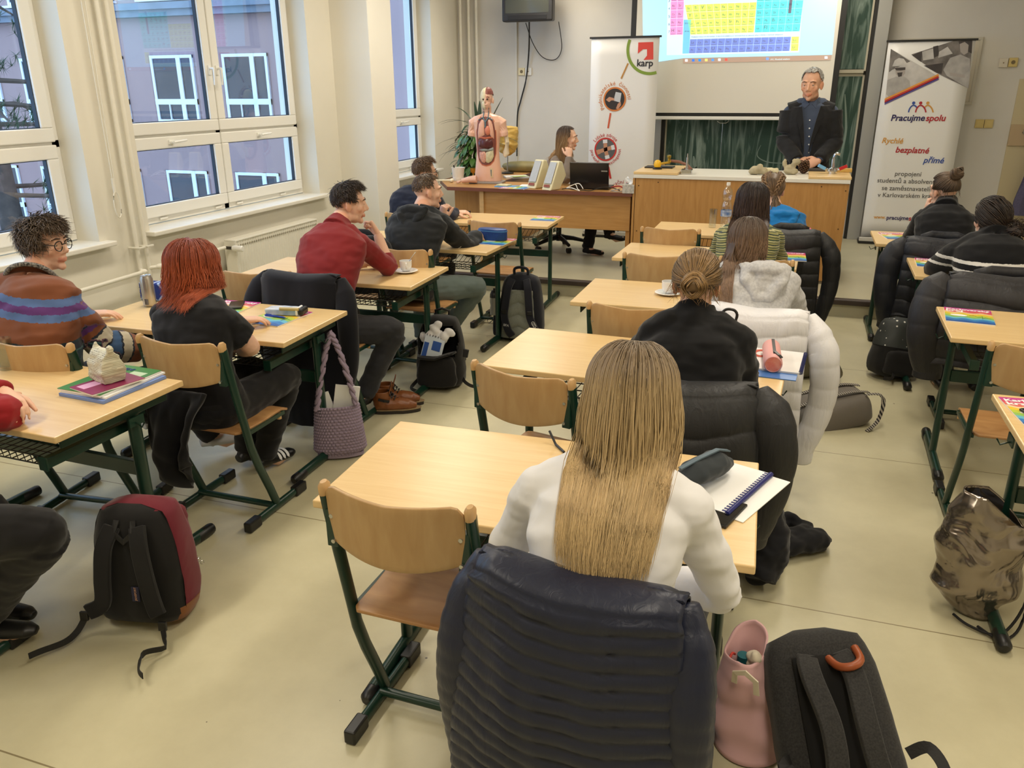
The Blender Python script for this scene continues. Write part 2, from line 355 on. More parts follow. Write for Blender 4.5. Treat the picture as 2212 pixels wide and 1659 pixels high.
# ================================================================ outside
M_fac = pm('facade_render', (168, 138, 132), .9, n=(.6, .06))
M_wf = pm('facade_window_frame', (235, 238, 240), .5)
M_dk = pm('dark_window_pane', (62, 62, 64), .12, n=(.7, .5))
bt = thing('school_building', 'pinkish school wing with white framed windows seen through the classroom windows', 'building', (-16, 18.9, 0))
MB().bb(-22, 13.4, 0, 8, -6, 9).build('wall', M_fac, bt)
s = MB(); s.bb(-22.1, 13.5, -.35, .2, 3.82, 3.98); s.bb(-22.1, 13.5, -.25, .2, 3.66, 3.82); s.build('ledge', pm('zinc_ledge', (120, 128, 138), .5, n=(3, .2)), bt)
WX0 = None
def fac_win(x, z, kind=0):
    ww, hh = 1.44, 1.70
    f = MB(); F = lambda a, b_, c, d: f.bb(a, b_, -.02, .06, c, d)
    f.bb(x-ww/2-.03, x+ww/2+.03, -.003, .002, z-.02, z+hh+.02)
    o = f.build('reveal', pm('window_reveal', (150, 122, 118), .9), bt)
    f = MB(); t_ = .075
    nn = [0]
    def fr(a, b_, c, d): nn[0] += 1; f.bb(a, b_, -.05-.003*nn[0], -.004, c, d)
    fr(x-ww/2+.06, x+ww/2, z, z+t_); fr(x-ww/2+.06, x+ww/2, z+hh-t_, z+hh); fr(x-ww/2+.06, x-ww/2+.06+t_, z, z+hh); fr(x+ww/2-t_, x+ww/2, z, z+hh)
    fr(x+ww*.18-.065, x+ww*.18+.065, z, z+hh); fr(x-ww/2+.06, x+ww/2, z+.46, z+.60); fr(x-ww*.14-.015, x-ww*.14+.015, z, z+.5)
    f.bb(x-ww/2-.05, x+ww/2+.08, -.16, -.0, z-.07, z-.01)
    f.build('window', M_wf, bt)
    if kind == 1: MB().bb(x-ww/2+.1, x+ww/2-.1, -.03, -.003, z+.1, z+hh-.1).build('pane', pm('blue_blind', (88, 130, 176), .6, n=(1, .1)), bt)
    else: MB().bb(x-ww/2+.1, x+ww/2-.1, -.03, -.003, z+.1, z+hh-.1).build('pane', M_dk, bt)
for k in range(-8, 5):
    xx = -.1+k*2.31
    for z in (4.1, 1.03, -1.95): fac_win(xx, z, 1 if (k in (-1, -5) and z < 0) else 0)
struct(MB().bb(-45, -4.8, -8, 40, -6.1, -6).build('ground_outside', pm('courtyard_ground', (96, 100, 92), .9)))
bpy.data.objects['ground_outside'].name = 'trim_4'
bt2 = thing('side_wing', 'pale wing of the building close outside the far window', 'building', (-6.6, 14.4, 0))
s = MB(); s.bb(-2.2, 1.1, 0, 4, -6, 9); s.build('wall', pm('side_wing_render', (166, 140, 138), .9, n=(.5, .08)), bt2); s = MB(); s.bb(-2.4, -1.6, -.3, 0, -6, 9); s.build('pilaster', pm('pilaster_render', (140, 124, 140), .9), bt2)
# pine tree
def pine(x, y, label):
    t = thing('pine_tree', label, 'tree', (x, y, -6)); rnd = random.Random(4)
    s = MB(); s.tube([(0, 0, 0), (.1, .05, 4), (0, .1, 8), (.05, 0, 11)], [.22, .18, .12, .04], 10); s.build('trunk', pm('pine_bark', (84, 70, 60), .9, n=(8, .4)), t, smooth=60)
    s = MB(); s2 = MB()
    for k in range(46):
        z = 4.6+rnd.random()*6.; a = rnd.random()*6.28; ln = (1.6-.1*(z-6))*rnd.uniform(.6, 1.2)
        p0 = V(.05, .05, z); p1 = p0+V(cos(a)*ln, sin(a)*ln, -.25*ln+.1); s.tube([p0, (p0+p1)/2+V(0, 0, .1), p1], [.035, .025, .01], 5)
        for q in range(14):
            c = p0.lerp(p1, rnd.uniform(.35, 1))+V(rnd.gauss(0, .14), rnd.gauss(0, .14), rnd.gauss(0, .1))
            for e in range(16):
                d = V(rnd.gauss(0, 1), rnd.gauss(0, 1), rnd.gauss(0, .8)).normalized()*.15; sd = d.cross(V(.3, .2, 1)).normalized()*.008
                s2.add([c-sd, c+sd, c+d], [(0, 1, 2)])
    s.build('branch', pm('pine_bark', (84, 70, 60)), t); tag(s2.build('foliage', pm('pine_needles', (52, 74, 50), .8), t, flip=False), kind='stuff')
pine(-9.9, 8.0, 'dark pine tree outside the leftmost window')
# ================================================================ school desks
TW, TD = 1.18, .59
def make_desk():
    t = thing('school_desk', '', 'desk', group='two-seat beech school desks')
    MB().bb(0, TW, 0, TD, .736, .76).build('table_top', M_top, t, bevel=.004)
    for sx in (0, 1):
        X = lambda x: TW-x if sx else x
        a = lambda x0, x1: (min(X(x0), X(x1)), max(X(x0), X(x1)))
        s = MB(); x0, x1 = a(.045, .095); s.bb(x0, x1, .05, .54, .722, .7355); s.bb(*a(.045, .052), .05, .54, .69, .73); s.build('side_rail', M_green, t, bevel=.003)
        s = MB(); s.tube([(X(.075), .39, .035), (X(.075), .39, .72)], .028, 14, (.62, 1.05), up=(0, 1, 0)); s.build('leg', M_green, t, smooth=60)
        f = MB(); f.tube([(X(.075), .12, .028), (X(.075), .64, .028)], .026, 14, (.8, 1)); fo = f.build('foot', M_green, t, smooth=60)
        for y0, y1 in ((.07, .17), (.60, .70)):
            c = MB(); c.tube([(X(.075), y0, .026), (X(.075), y0+.012, .027), (X(.075), y1-.012, .027), (X(.075), y1, .026)], [.017, .029, .029, .026], 14, (.85, .88)); c.build('foot_cap', M_black, fo, smooth=50)
        s = MB(); s.bb(*a(.105, .135), .03, .42, .612, .65); s.bb(*a(.1, .14), .026, .034, .606, .656); s.build('basket_rail', M_green, t, bevel=.003)
        s = MB(); s.bb(*a(.03, .036), .33, .40, .655, .69); s.tube([(X(.036), .36, .67), (X(.0), .355, .655), (X(-.012), .36, .675)], .003, 6); s.build('bag_hook', M_green, t)
    s = MB(); s.bb(.09, TW-.09, .375, .40, .43, .49); s.build('crossbar', M_green, t, bevel=.004)
    s = MB(); n = 26
    for i in range(n+1):
        x = .14+(TW-.28)*i/n; s.tube([(x, .03, .66), (x, .035, .625), (x, .30, .618), (x, .42, .66)], .0022, 5)
    for y, z in ((.03, .66), (.035, .625), (.12, .622), (.21, .62), (.30, .618), (.42, .66)): s.cyl((.13, y, z), (TW-.13, y, z), .0028, n=6)
    s.build('wire_basket', M_blackm, t)
    return t
DESKS = dict(M5=(-1.17, 1.687, 2.18), M4=(-1.147, 2.918, -2.2), M3=(-1.07, 4.049, .31), M2=(-1.115, 5.294, -1.6), M1=(-1.045, 6.359, .29), L3=(-3.274, 2.899, 1.3), L2=(-3.206, 4.06, 1.5), L4=(-3.385, 1.83, -1.87),
             L1=(-3.154, 5.225, -1.5), L0=(-3.072, 6.361, 2.3), R1=(.601, 6.367, -.23), R2=(.741, 5.281, -1.34), R3=(.741, 3.936, -1.56), R4=(.77, 2.606, 0))
DL = dict(M5='beech school desk nearest the camera where the blonde girl in white writes', M4='beech school desk with the pink pencil case, second in the middle column', M3='beech school desk with a cup and saucer before the grey hoodie girl',
          M2='beech school desk before the girl in the green striped jumper, middle column', M1='beech school desk with the water bottle and tall glass, right by the bench', L3='beech school desk with the drink can, in front of the red haired girl',
          L2='beech school desk with a white cup, where the boy in the red jumper leans', L4='beech school desk at the left edge with notebooks and a newsprint pouch', L1='beech school desk with the big blue pencil case, before the boy in the black hoodie',
          L0='beech school desk in front of the teacher table with one magazine at its corner', R1='beech school desk by the roll-up banner, before the girl with a top bun', R2='beech school desk before the girl in the black jumper with white stripes',
          R3='beech school desk on the right with a bare magazine near its left end', R4='beech school desk cut by the right edge, with a phone on its magazine')
D = {}
proto = None
for k, (x, y, a) in DESKS.items():
    if proto is None: proto = make_desk(); D[k] = proto; proto.location = (x, y, 0); proto.rotation_euler.z = radians(a); proto['label'] = DL[k]
    else: D[k] = dup(proto, (x, y, 0), radians(a), DL[k])
def on_desk(k, u, v, z=.76):
    x, y, a = DESKS[k]; a = radians(a); return V(x+u*cos(a)-v*sin(a), y+u*sin(a)+v*cos(a), z)
# ================================================================ school chairs
def make_chair():
    t = thing('school_chair', '', 'chair', group='plywood school chairs on green frames')
    HW = .205
    def back(u, v):
        x = -HW+.012+(2*HW-.024)*u; c = 1-(2*u-1)**2; e = abs(2*u-1)
        top = .868-.0*c-.03*max(0, e-.9)*10*.9+.012*e; bot = .70+.012*e*e-.022*c
        z = bot+(top-bot)*v; return V(x, -.006-.046*c-.012*(v-.5), z)
    s = MB(); s.grid(back, 26, 10); s.build('backrest', M_ply, t, smooth=60, solid=.011, bevel=.003)
    def seat(u, v):
        e = 2*u-1; w_ = .198-.012*(1-v)-max(0, v-.93)*.18-max(0, .06-v)*.25
        z = .452-.012*sin(pi*min(1, v*1.3))*(1-e*e*.6)-.02*max(0, v-.86)*8*.9; return V(e*w_, .045+.365*v, z)
    s = MB(); s.grid(seat, 16, 18); s.build('seat', M_seat, t, smooth=60, solid=.011, bevel=.003)
    for sx in (-1, 1):
        x = sx*HW
        s = MB(); s.tube([(x, 0, .845), (x, .035, .66), (x, .075, .47), (x, .095, .37), (x, .13, .27), (x, .19, .13), (x, .225, .04)], .021, 12, (.68, 1), up=(0, 1, 0)); s.build('leg', M_green, t, smooth=70)
        s = MB(); s.tube([(x, -.002, .842), (x, -.004, .866), (x, -.005, .877)], [.019, .02, .011], 12, (.72, 1.05), up=(0, 1, 0)); s.build('end_plug', M_edge, t, smooth=50)
        s = MB(); xi = x-sx*.032; s.bb(min(x, xi), max(x, xi), -.012, .012, .69, .80); s.build('bracket', M_green, t, bevel=.002)
        for z in (.71, .785): s = MB(); s.cyl((x-sx*.022, -.019, z), (x-sx*.022, .016, z), .006, n=8); s.build('screw', M_steel, t, smooth=60)
        f = MB(); f.tube([(x, .03, .026), (x, .41, .026)], .02, 12, (.75, 1)); fo = f.build('foot', M_green, t, smooth=60)
        for y0, y1 in ((0, .085), (.36, .445)):
            c = MB(); c.bb(x-.019, x+.019, y0, y1, .003, .05); c.build('foot_cap', M_black, fo, bevel=.006)
        s = MB(); s.bar([(x-sx*.012, .075, .437), (x-sx*.012, .36, .437)], .022, .016); s.build('seat_rail', M_green, t)
        s = MB(); s.cyl((x-sx*.012, .33, .415), (x-sx*.012, .33, .445), .011, n=10); s.build('seat_stud', M_edge, t, smooth=40)
    s = MB(); s.tube([(-HW, .2, .04), (HW, .2, .04)], .017, 12, (1, .8)); s.build('stretcher', M_green, t, smooth=60)
    return t
CH = {}
CHAIRS = [  # key, x, y of the backrest, turn, label
 ('M5L', -.865, 1.602, -1, 'empty plywood chair at the nearest desk, left of the blonde girl in white'),
 ('M5R', -.325, 1.325, -6, 'chair under the blonde girl in white with a navy quilted jacket over its back'),
 ('M4L', -.86, 2.60, -13, 'empty plywood chair directly left of the girl with the low bun'),
 ('M4R', -.27, 2.62, 4, 'chair of the girl in the black jumper with the low bun'),
 ('M3L', -.66, 3.63, -3, 'empty plywood chair at the desk with the lone cup, behind the low bun girl'),
 ('M3R', -.10, 3.72, -6, 'chair of the girl in the grey hoodie with a white puffer jacket over it'),
 ('M2L', -.745, 4.90, 0, 'empty plywood chair left of the girl in the green striped jumper'),
 ('M2R', -.17, 4.95, 0, 'chair of the girl in the green striped jumper'),
 ('M1L', -.82, 5.915, 1, 'empty plywood chair at the desk with the bottle and glass'),
 ('M1R', -.0, 5.95, 0, 'chair of the girl in the blue hoodie'),
 ('L4R', -2.62, 1.25, 0, 'chair at the left edge under the person with the red sleeve'),
 ('L3L', -2.89, 2.32, 6, 'plywood chair under the boy in the striped jumper'),
 ('L3R', -2.31, 2.535, 0, 'plywood chair under the red haired girl'),
 ('L2L', -2.82, 3.745, 12, 'empty plywood chair between the red haired girl and the radiator'),
 ('L2R', -2.44, 3.62, 0, 'chair of the boy in the red jumper with a dark wool coat over it'),
 ('L1L', -2.80, 4.83, 0, 'plywood chair with a black jacket, left of the boy in the black hoodie'),
 ('L1R', -2.34, 4.63, -3, 'plywood chair under the boy in the black hoodie'),
 ('L0L', -2.97, 6.03, 0, 'plywood chair under the boy in navy with glasses'),
 ('L0R', -2.155, 5.845, 0, 'empty plywood chair beside the big blue pencil case'),
 ('R1L', .98, 5.97, 0, 'chair of the girl with the top bun with a navy puffer jacket over it'),
 ('R2L', 1.13, 4.74, 0, 'chair of the girl with white stripes with a black puffer jacket over it'),
 ('R3L', 1.01, 3.50, 0, 'empty plywood chair at the right edge behind the bare magazine'),
]
cproto = make_chair()
for i, (k, x, y, a, lb) in enumerate(CHAIRS):
    if i == 0: c = cproto; c.location = (x, y, 0); c.rotation_euler.z = radians(a); c['label'] = lb
    else: c = dup(cproto, (x, y, 0), radians(a), lb)
    CH[k] = (x, y, radians(a))
def chair_M(k):
    x, y, a = CH[k]; return Matrix.Translation((x, y, 0)) @ Matrix.Rotation(a, 4, 'Z')
# ================================================================ demonstration bench
M_oak = wood_mat('oak_veneer', (186, 138, 78), (170, 122, 64), (12, 12, 1.2), .42)
M_oakl = wood_mat('oak_veneer_lengthwise', (190, 142, 82), (174, 126, 68), (1.2, 12, 12), .42)
bn = thing('demonstration_bench', 'tall oak veneered demonstration bench with a white worktop in front of the blackboard', 'bench', (-.48, 7.65, .154))
MB().bb(-.93, .925, 0, .72, .03, .888).build('cabinet', M_oak, bn, bevel=.003)
MB().bb(-.90, .90, .03, .7, 0, .03).build('plinth', pm('pale_plinth', (170, 152, 120), .6), bn)
MB().bb(-.95, .93, -.012, .74, .889, .922).build('worktop', pm('white_worktop', (226, 222, 210), .35, n=(6, .03)), bn, bevel=.003)
MB().bb(-.952, -.545, -.012, .74, .923, .947).build('side_board', M_top, bn, bevel=.003)
MB().bb(.585, .935, -.012, .74, .923, .947).build('side_board', M_top, bn, bevel=.003)
s = MB(); s.bb(-.955, -.935, 0, .72, .0, .888); s.build('end_panel', M_oak, bn)
for x, z in ((-.9, .82), (-.72, .855), (.9, .83), (.88, .5), (-.9, .4), (.7, .86)): s = MB(); s.cyl((x, .001, z), (x, -.003, z), .006, n=10); s.build('screw', pm('bronze_screw', (90, 66, 44), .4, .5), bn)
BT = .154+.948
# gas tap with hose
t = thing('gas_tap', 'yellow knobbed gas tap with a brown hose, left end of the bench', 'tap', (-1.26, 7.93, BT))
s = MB(); s.lathe([(.045, 0), (.045, .012), (.02, .02)], (.0, 0, 0), 16); s.build('base', M_black, t, smooth=40)
s = MB(); s.lathe([(.004, .015), (.03, .02), (.036, .045), (.028, .075), (.01, .085)], (-.0, 0, 0), 14); s.build('knob', pm('yellow_plastic', (226, 178, 30), .4), t, smooth=50)
s = MB(); s.tube([(.03, .02, .05), (.09, .04, .06), (.12, .05, .075)], .012, 8); s.cyl((.10, .045, .05), (.10, .045, .1), .014, n=10); s.lathe([(.004, .1), (.02, .105), (.02, .125), (.004, .13)], (.1, .045, 0), 10); s.build('nozzle', pm('brass', (176, 146, 60), .3, .9), t, smooth=40)
s = MB(); s.tube([(.12, .05, .075), (.2, .03, .07), (.28, .0, .045), (.33, -.06, .014), (.26, -.04, .012)], .013, 8); s.build('hose', pm('brown_rubber', (126, 80, 58), .5), t, smooth=60)
tag(MB().bb(-1.4, -1.13, 8.02, 8.2, BT, BT+.012).build('flat_tray', M_black, bevel=.003), 'flat black tray behind the gas tap on the bench', 'tray')
# chrome water outlet (left), mixer (right)
t = thing('water_outlet', 'slim upright chrome water outlet on a square block, left part of the bench', 'tap', (-.965, 7.79, .154+.922))
s = MB(); s.box((0, 0, .022), (.1, .1, .044)); s.build('block', M_chrome, t, bevel=.006)
s = MB(); s.cyl((0, 0, .04), (0, 0, .15), .012, .010, 12); s.cyl((0, 0, .15), (0, 0, .185), .006, n=8); s.build('spout', M_chrome, t, smooth=50)
t = thing('mixer_tap', 'chrome mixer tap with one blue and one red handle, right end of the bench', 'tap', (.30, 7.93, BT))
s = MB(); s.lathe([(.03, 0), (.03, .015), (.045, .02), (.045, .045), (.02, .055)], (0, 0, 0), 16); s.tube([(0, 0, .05), (0, 0, .12), (.005, 0, .16), (.02, 0, .175), (.05, 0, .165)], [.015, .014, .013, .013, .012], 10); s.build('spout', M_chrome, t, smooth=50)
for nm, sx, c in (('hot_handle', 1, (176, 30, 30)), ('cold_handle', -1, (110, 168, 214))):
    s = MB(); s.cyl((sx*.04, 0, .032), (sx*.07, -.01, .042), .012, n=10); s.m = 1; s.bar([(sx*.06, -.008, .04), (sx*.12, -.02, .07)], .04, .028)
    s.build(nm, [M_chrome, pm('tap_'+nm, c, .35)], t, bevel=.004)
tag(MB().box((.41, 8.1, BT+.016), (.13, .07, .032)).build('wooden_block', pm('pale_wood_block', (204, 164, 84), .6, n=(8, .15)), bevel=.004), 'small pale wooden block at the right end of the bench', 'block')
tag(MB().box((.17, 8.15, BT+.01), (.16, .1, .02)).build('board_sponge', pm('dark_sponge', (66, 62, 60), .9), bevel=.004), 'dark flat board sponge beside the mixer tap', 'sponge')
# bones
M_bone = pm('weathered_bone', (178, 166, 134), .7, n=(14, .3), bump=(40, .4, .006))
def bone(name, pts, label, mat=M_bone, cat='bone'):
    s = MB()
    for p in pts: s.ball(p[:3], p[3])
    me = remesh(s, .006, 2, (30, .006)); o = mesh_part(name, me, mat, None); return tag(o, label, cat)
WZ = .154+.922
bone('knuckle_bone', [(-.36, 7.9, WZ+.04, (.05, .04, .04)), (-.32, 7.9, WZ+.05, (.035, .03, .05)), (-.28, 7.9, WZ+.035, (.03, .03, .035)), (-.39, 7.9, WZ+.03, (.03, .03, .03))], 'knobbly grey bone on the bench, left of the other animal bones')
bone('flat_bone', [(-.23, 7.98, WZ+.035, (.07, .025, .022)), (-.18, 7.98, WZ+.03, (.03, .02, .028)), (-.27, 7.98, WZ+.03, (.03, .02, .028))], 'pale flat bone lying between two larger bones on the bench', pm('pale_bone', (206, 196, 160), .7, bump=(40, .3, .005)))
bone('vertebra_bone', [(-.07, 8.0, WZ+.045, (.045, .03, .045)), (-.03, 8.0, WZ+.085, (.022, .02, .06)), (.0, 8.0, WZ+.115, (.028, .02, .03)), (-.11, 8.0, WZ+.10, (.02, .02, .04)), (-.03, 7.99, WZ+.03, (.05, .025, .03))], 'upright branching bone on the bench nearest the pine cone')
t = thing('pine_cone', 'brown pine cone standing on the bench in front of the standing man', 'pine cone', (.06, 8.12, WZ))
s = MB()
for i in range(90):
    v = i/90; a = i*2.4; r = .045*sin(pi*(.12+.8*v))**.8+.004; z = .012+.1*v; d = V(cos(a), sin(a), .35); sd = V(-sin(a), cos(a), 0)
    p = V(cos(a)*r*.5, sin(a)*r*.5, z); e = p+d*.026; s.add([p-sd*.008, p+sd*.008, e+sd*.011, e+V(0, 0, .006), e-sd*.011, e-V(0, 0, .004)], [(0, 1, 2, 3, 4), (0, 4, 5, 2, 1), (2, 5, 4, 3)])
s.build('scales', pm('cone_brown', (104, 74, 50), .7, n=(50, .4)), t); MB().lathe([(.01, 0), (.03, .012), (.03, .08), (.008, .108)], n=12).build('core', pm('cone_core', (70, 48, 34), .8), t, smooth=60)
# ================================================================ teacher table
td = thing('teacher_table', 'long L-shaped oak teacher table with a brown edged top beside the bench', 'table', (-2.4, 7.65, .154))
def top_poly(pts, z0, z1, nm, mat):
    s = MB(); s.prism(pts, Matrix.Translation((0, 0, z0)), z1-z0); return s.build(nm, mat, td, bevel=.003)
top_poly([(.96, 0), (.96, .66), (-.56, .66), (-.56, 2.2), (-1.24, 2.2), (-1.24, .56), (-.92, 0)], .722, .745, 'table_top', M_oakl)
s = MB(); s.bar([(.96, -.004, .733), (-.922, -.004, .733), (-1.244, .558, .733), (-1.244, 2.2, .733)], .008, .034); s.bar([(-.556, .68, .733), (-.556, 2.2, .733)], .008, .034); s.build('edging', pm('brown_edging', (112, 64, 48), .4), td)
MB().bb(-.55, .94, .05, .07, .385, .72).build('front_panel', M_oakl, td)
MB().bb(-.59, -.545, .03, .09, .0, .72).build('front_post', M_edge, td)
MB().bb(-.95, -.6, .25, .27, .02, .72).build('modesty_panel', M_oak, td)
MB().bb(-.6, -.58, .7, 2.18, .0, .72).build('side_panel', M_oak, td)
MB().bb(.90, .94, .07, .62, .0, .72).build('end_panel', M_oak, td)
TT = .154+.746
def put(x, y, z=TT): return (x, y, z)
# loudspeakers
def speaker(x, y, rz, label):
    t = thing('desk_speaker', label, 'speaker', (x, y, TT), rz, 'cream desktop loudspeakers')
    pr = [(-.02, 0), (.13, 0), (.235, .13), (.17, .262), (.115, .27)]
    M = Matrix(((0, 0, 1, 0), (1, 0, 0, 0), (0, 1, 0, 0), (0, 0, 0, 1)))
    s = MB(); s.prism(pr, M, .115); s.build('cabinet', pm('cream_plastic', (222, 214, 178), .45), t, bevel=.012, seg=3)
    d = V(0, .135, .27).normalized(); n = V(0, -d.z, d.y); o = V(.0575, -.021, .01)
    s = MB(); a = o+d*.06; e = o+d*.275
    sd = V(.045, 0, 0); s.add([a-sd+n*.002, a+sd+n*.002, e+sd*.9+n*.002, e-sd*.9+n*.002, a-sd+n*.006, a+sd+n*.006, e+sd*.9+n*.006, e-sd*.9+n*.006], [(4, 5, 6, 7), (0, 4, 7, 3), (1, 2, 6, 5), (0, 1, 5, 4), (3, 7, 6, 2)])
    s.build('grille', pm('grey_speaker_cloth', (186, 190, 194), .85, n=(200, .15)), t)
    s = MB(); a = o+d*.022; e = o+d*.048; sd = V(.036, 0, 0); s.add([a-sd+n*.004, a+sd+n*.004, e+sd+n*.004, e-sd+n*.004], [(0, 1, 2, 3)]); s.build('badge', pm('red_brown_badge', (140, 70, 52), .5), t)
speaker(-2.33, 7.69, radians(-22), 'cream loudspeaker on the teacher table nearest the laptop')
speaker(-2.52, 7.80, radians(-22), 'cream loudspeaker on the teacher table half hidden behind its twin, on the left')
# laptop
t = thing('laptop', 'open black laptop seen from behind on the teacher table', 'laptop', (-1.90, 7.86, TT), radians(1))
s = MB(); s.box((0, .13, .012), (.38, .26, .022)); s.build('base', M_black, t, bevel=.005)
s = MB(); s.box((0, -.03, .135), (.385, .012, .25), rx=radians(8)); s.build('lid', pm('glossy_black_lid', (16, 15, 18), .18), t, bevel=.004)
s = MB(); s.box((.15, -.044, .18), (.06, .002, .012), rx=radians(8)); s.build('badge', pm('grey_badge', (140, 136, 126), .4), t)
# tangled cables
def cable(name, pts, r, mat, label):
    s = MB(); p = [Vector(q) for q in pts]; out = []
    for i in range(len(p)-1):
        a, b_, c, d = p[max(i-1, 0)], p[i], p[i+1], p[min(i+2, len(p)-1)]
        for k in range(6):
            u = k/6; out.append(.5*((2*b_)+(c-a)*u+(2*a-5*b_+4*c-d)*u*u+(3*b_-a-3*c+d)*u**3))
    out.append(p[-1]); s.tube(out, r, 8); return tag(s.build(name, mat, smooth=60), label, 'cable')
rnd = random.Random(3)
cable('white_cable', [(-2.12, 7.80, TT+.006), (-2.07, 7.84, TT+.035), (-2.02, 7.78, TT+.05), (-1.98, 7.70, TT+.02), (-1.95, 7.66, TT+.006), (-2.03, 7.67, TT+.03), (-2.1, 7.74, TT+.02), (-2.0, 7.8, TT+.06), (-1.93, 7.72, TT+.02)], .004, M_pvc, 'white cable looped between the loudspeakers and the laptop')
cable('black_cable', [(-2.15, 7.76, TT+.006), (-2.08, 7.69, TT+.02), (-2.0, 7.72, TT+.008), (-1.92, 7.68, TT+.012), (-1.85, 7.70, TT+.008), (-1.75, 7.76, TT+.035), (-1.66, 7.79, TT+.03), (-1.58, 7.77, TT+.008)], .0045, M_black, 'black cable lying along the front of the laptop')
cable('grey_cable', [(-1.66, 7.72, TT+.006), (-1.62, 7.68, TT+.02), (-1.57, 7.72, TT+.03), (-1.6, 7.77, TT+.02), (-1.65, 7.71, TT+.012), (-1.58, 7.66, TT+.01), (-1.54, 7.72, TT+.015)], .004, pm('grey_cable', (150, 146, 140), .5), 'grey tangled cable beside the tissue box')
cable('red_cable', [(-1.68, 7.80, TT+.03), (-1.6, 7.81, TT+.045), (-1.53, 7.79, TT+.02)], .007, pm('red_cable', (150, 30, 30), .5), 'short red plug cable behind the tissue box')
# tissue box
t = thing('tissue_box', 'patterned tissue box with a white tissue sticking out, at the end of the teacher table', 'box', (-1.475, 7.69, TT))
MB().box((0, 0, .04), (.11, .11, .08)).build('box', pm('grey_patterned_card', (196, 190, 180), .7, n=(60, .35)), t, bevel=.002)
s = MB(); s.grid(lambda u, v: V((u-.5)*.09*(1-.5*v)+.02*sin(v*5), .02*sin(u*7)+.01*v, .08+.07*v*(1-.5*abs(u-.5))), 10, 8); s.build('tissue', M_paper, t, smooth=180, solid=.001)
# papers and booklets
def booklet(name, x, y, z, w_, d_, h, rz, mat, label, cat='book'):
    s = MB(); s.box((0, 0, h/2), (w_, d_, h)); o = s.build(name, mat, bevel=.0008); o.location = (x, y, z); o.rotation_euler.z = radians(rz); return tag(o, label, cat)
booklet('open_notepad', -2.53, 7.98, TT, .24, .17, .006, 8, M_paper, 'white open notepad lying behind the loudspeakers')
booklet('cream_notebook', -2.78, 7.84, TT+.012, .13, .09, .012, -12, pm('cream_cover', (214, 204, 160), .6), 'small cream notebook lying on the blue folder')
booklet('blue_folder', -2.75, 7.84, TT, .22, .14, .01, -6, pm('blue_folder', (100, 156, 204), .5), 'flat blue folder under the small cream notebook')
booklet('paper_pile', -2.95, 8.72, TT, .26, .2, .018, 30, M_paper, 'pile of white printed sheets behind the anatomy model', 'papers')
booklet('green_leaflet', -2.9, 8.68, TT+.019, .18, .1, .003, 50, pm('green_leaflet', (176, 196, 120), .6), 'green and white leaflet on the pile of sheets', 'leaflet')
# white pot, trophy
t = thing('white_pot', 'white ribbed pot holding a dark pen on the teacher table by the window', 'pot', (-3.46, 8.27, TT))
s = MB(); s.lathe([(.055, 0), (.058, .01), (.07, .13), (.073, .138), (.066, .138), (.06, .02)], n=24); s.build('pot', pm('white_ribbed_plastic', (236, 234, 228), .5, bump=(60, .5, .006)), t, smooth=50)
t = thing('black_marker', 'dark pen standing in the white pot', 'pen', (-3.48, 8.27, TT+.03)); MB().cyl((0, 0, 0), (-.03, 0, .13), .007).build('barrel', M_black, t, smooth=50)
t = thing('gold_trophy', 'little gold trophy cup on a dark foot before the plant', 'trophy', (-3.32, 8.36, TT))
MB().lathe([(.03, 0), (.03, .03)], n=12).build('foot', M_black, t); MB().lathe([(.008, .03), (.02, .035), (.006, .055), (.008, .07), (.03, .085), (.036, .125), (.03, .125), (.005, .09)], n=16).build('cup', pm('gold', (190, 150, 70), .3, .9), t, smooth=60)
# bone model and foot model
s = MB(); s.tube([(-3.70, 8.03, TT+.02), (-3.6, 8.04, TT+.02), (-3.47, 8.07, TT+.02)], [.012, .01, .013], 8); s.ball((-3.455, 8.085, TT+.02), .02); s.ball((-3.45, 8.055, TT+.02), .018)
tag(mesh_part('leg_bone_model', remesh(s, .004, 2), pm('cream_bone_model', (230, 222, 196), .5), None), 'long cream bone model lying at the window end of the teacher table', 'model')
M_skinm = pm('pink_model_plastic', (226, 180, 156), .35)
s = MB(); s.tube([(-3.30, 7.98, TT+.028), (-3.22, 7.99, TT+.045), (-3.14, 8.0, TT+.05)], [.026, .036, .045], 12, (1, .9))
for k in range(5): s.ball((-3.335, 7.95+k*.015, TT+.018), (.018, .009, .012))
tag(mesh_part('foot_model', remesh(s, .004, 3), M_skinm, None), 'pink plastic foot model lying beside the anatomy torso', 'model')
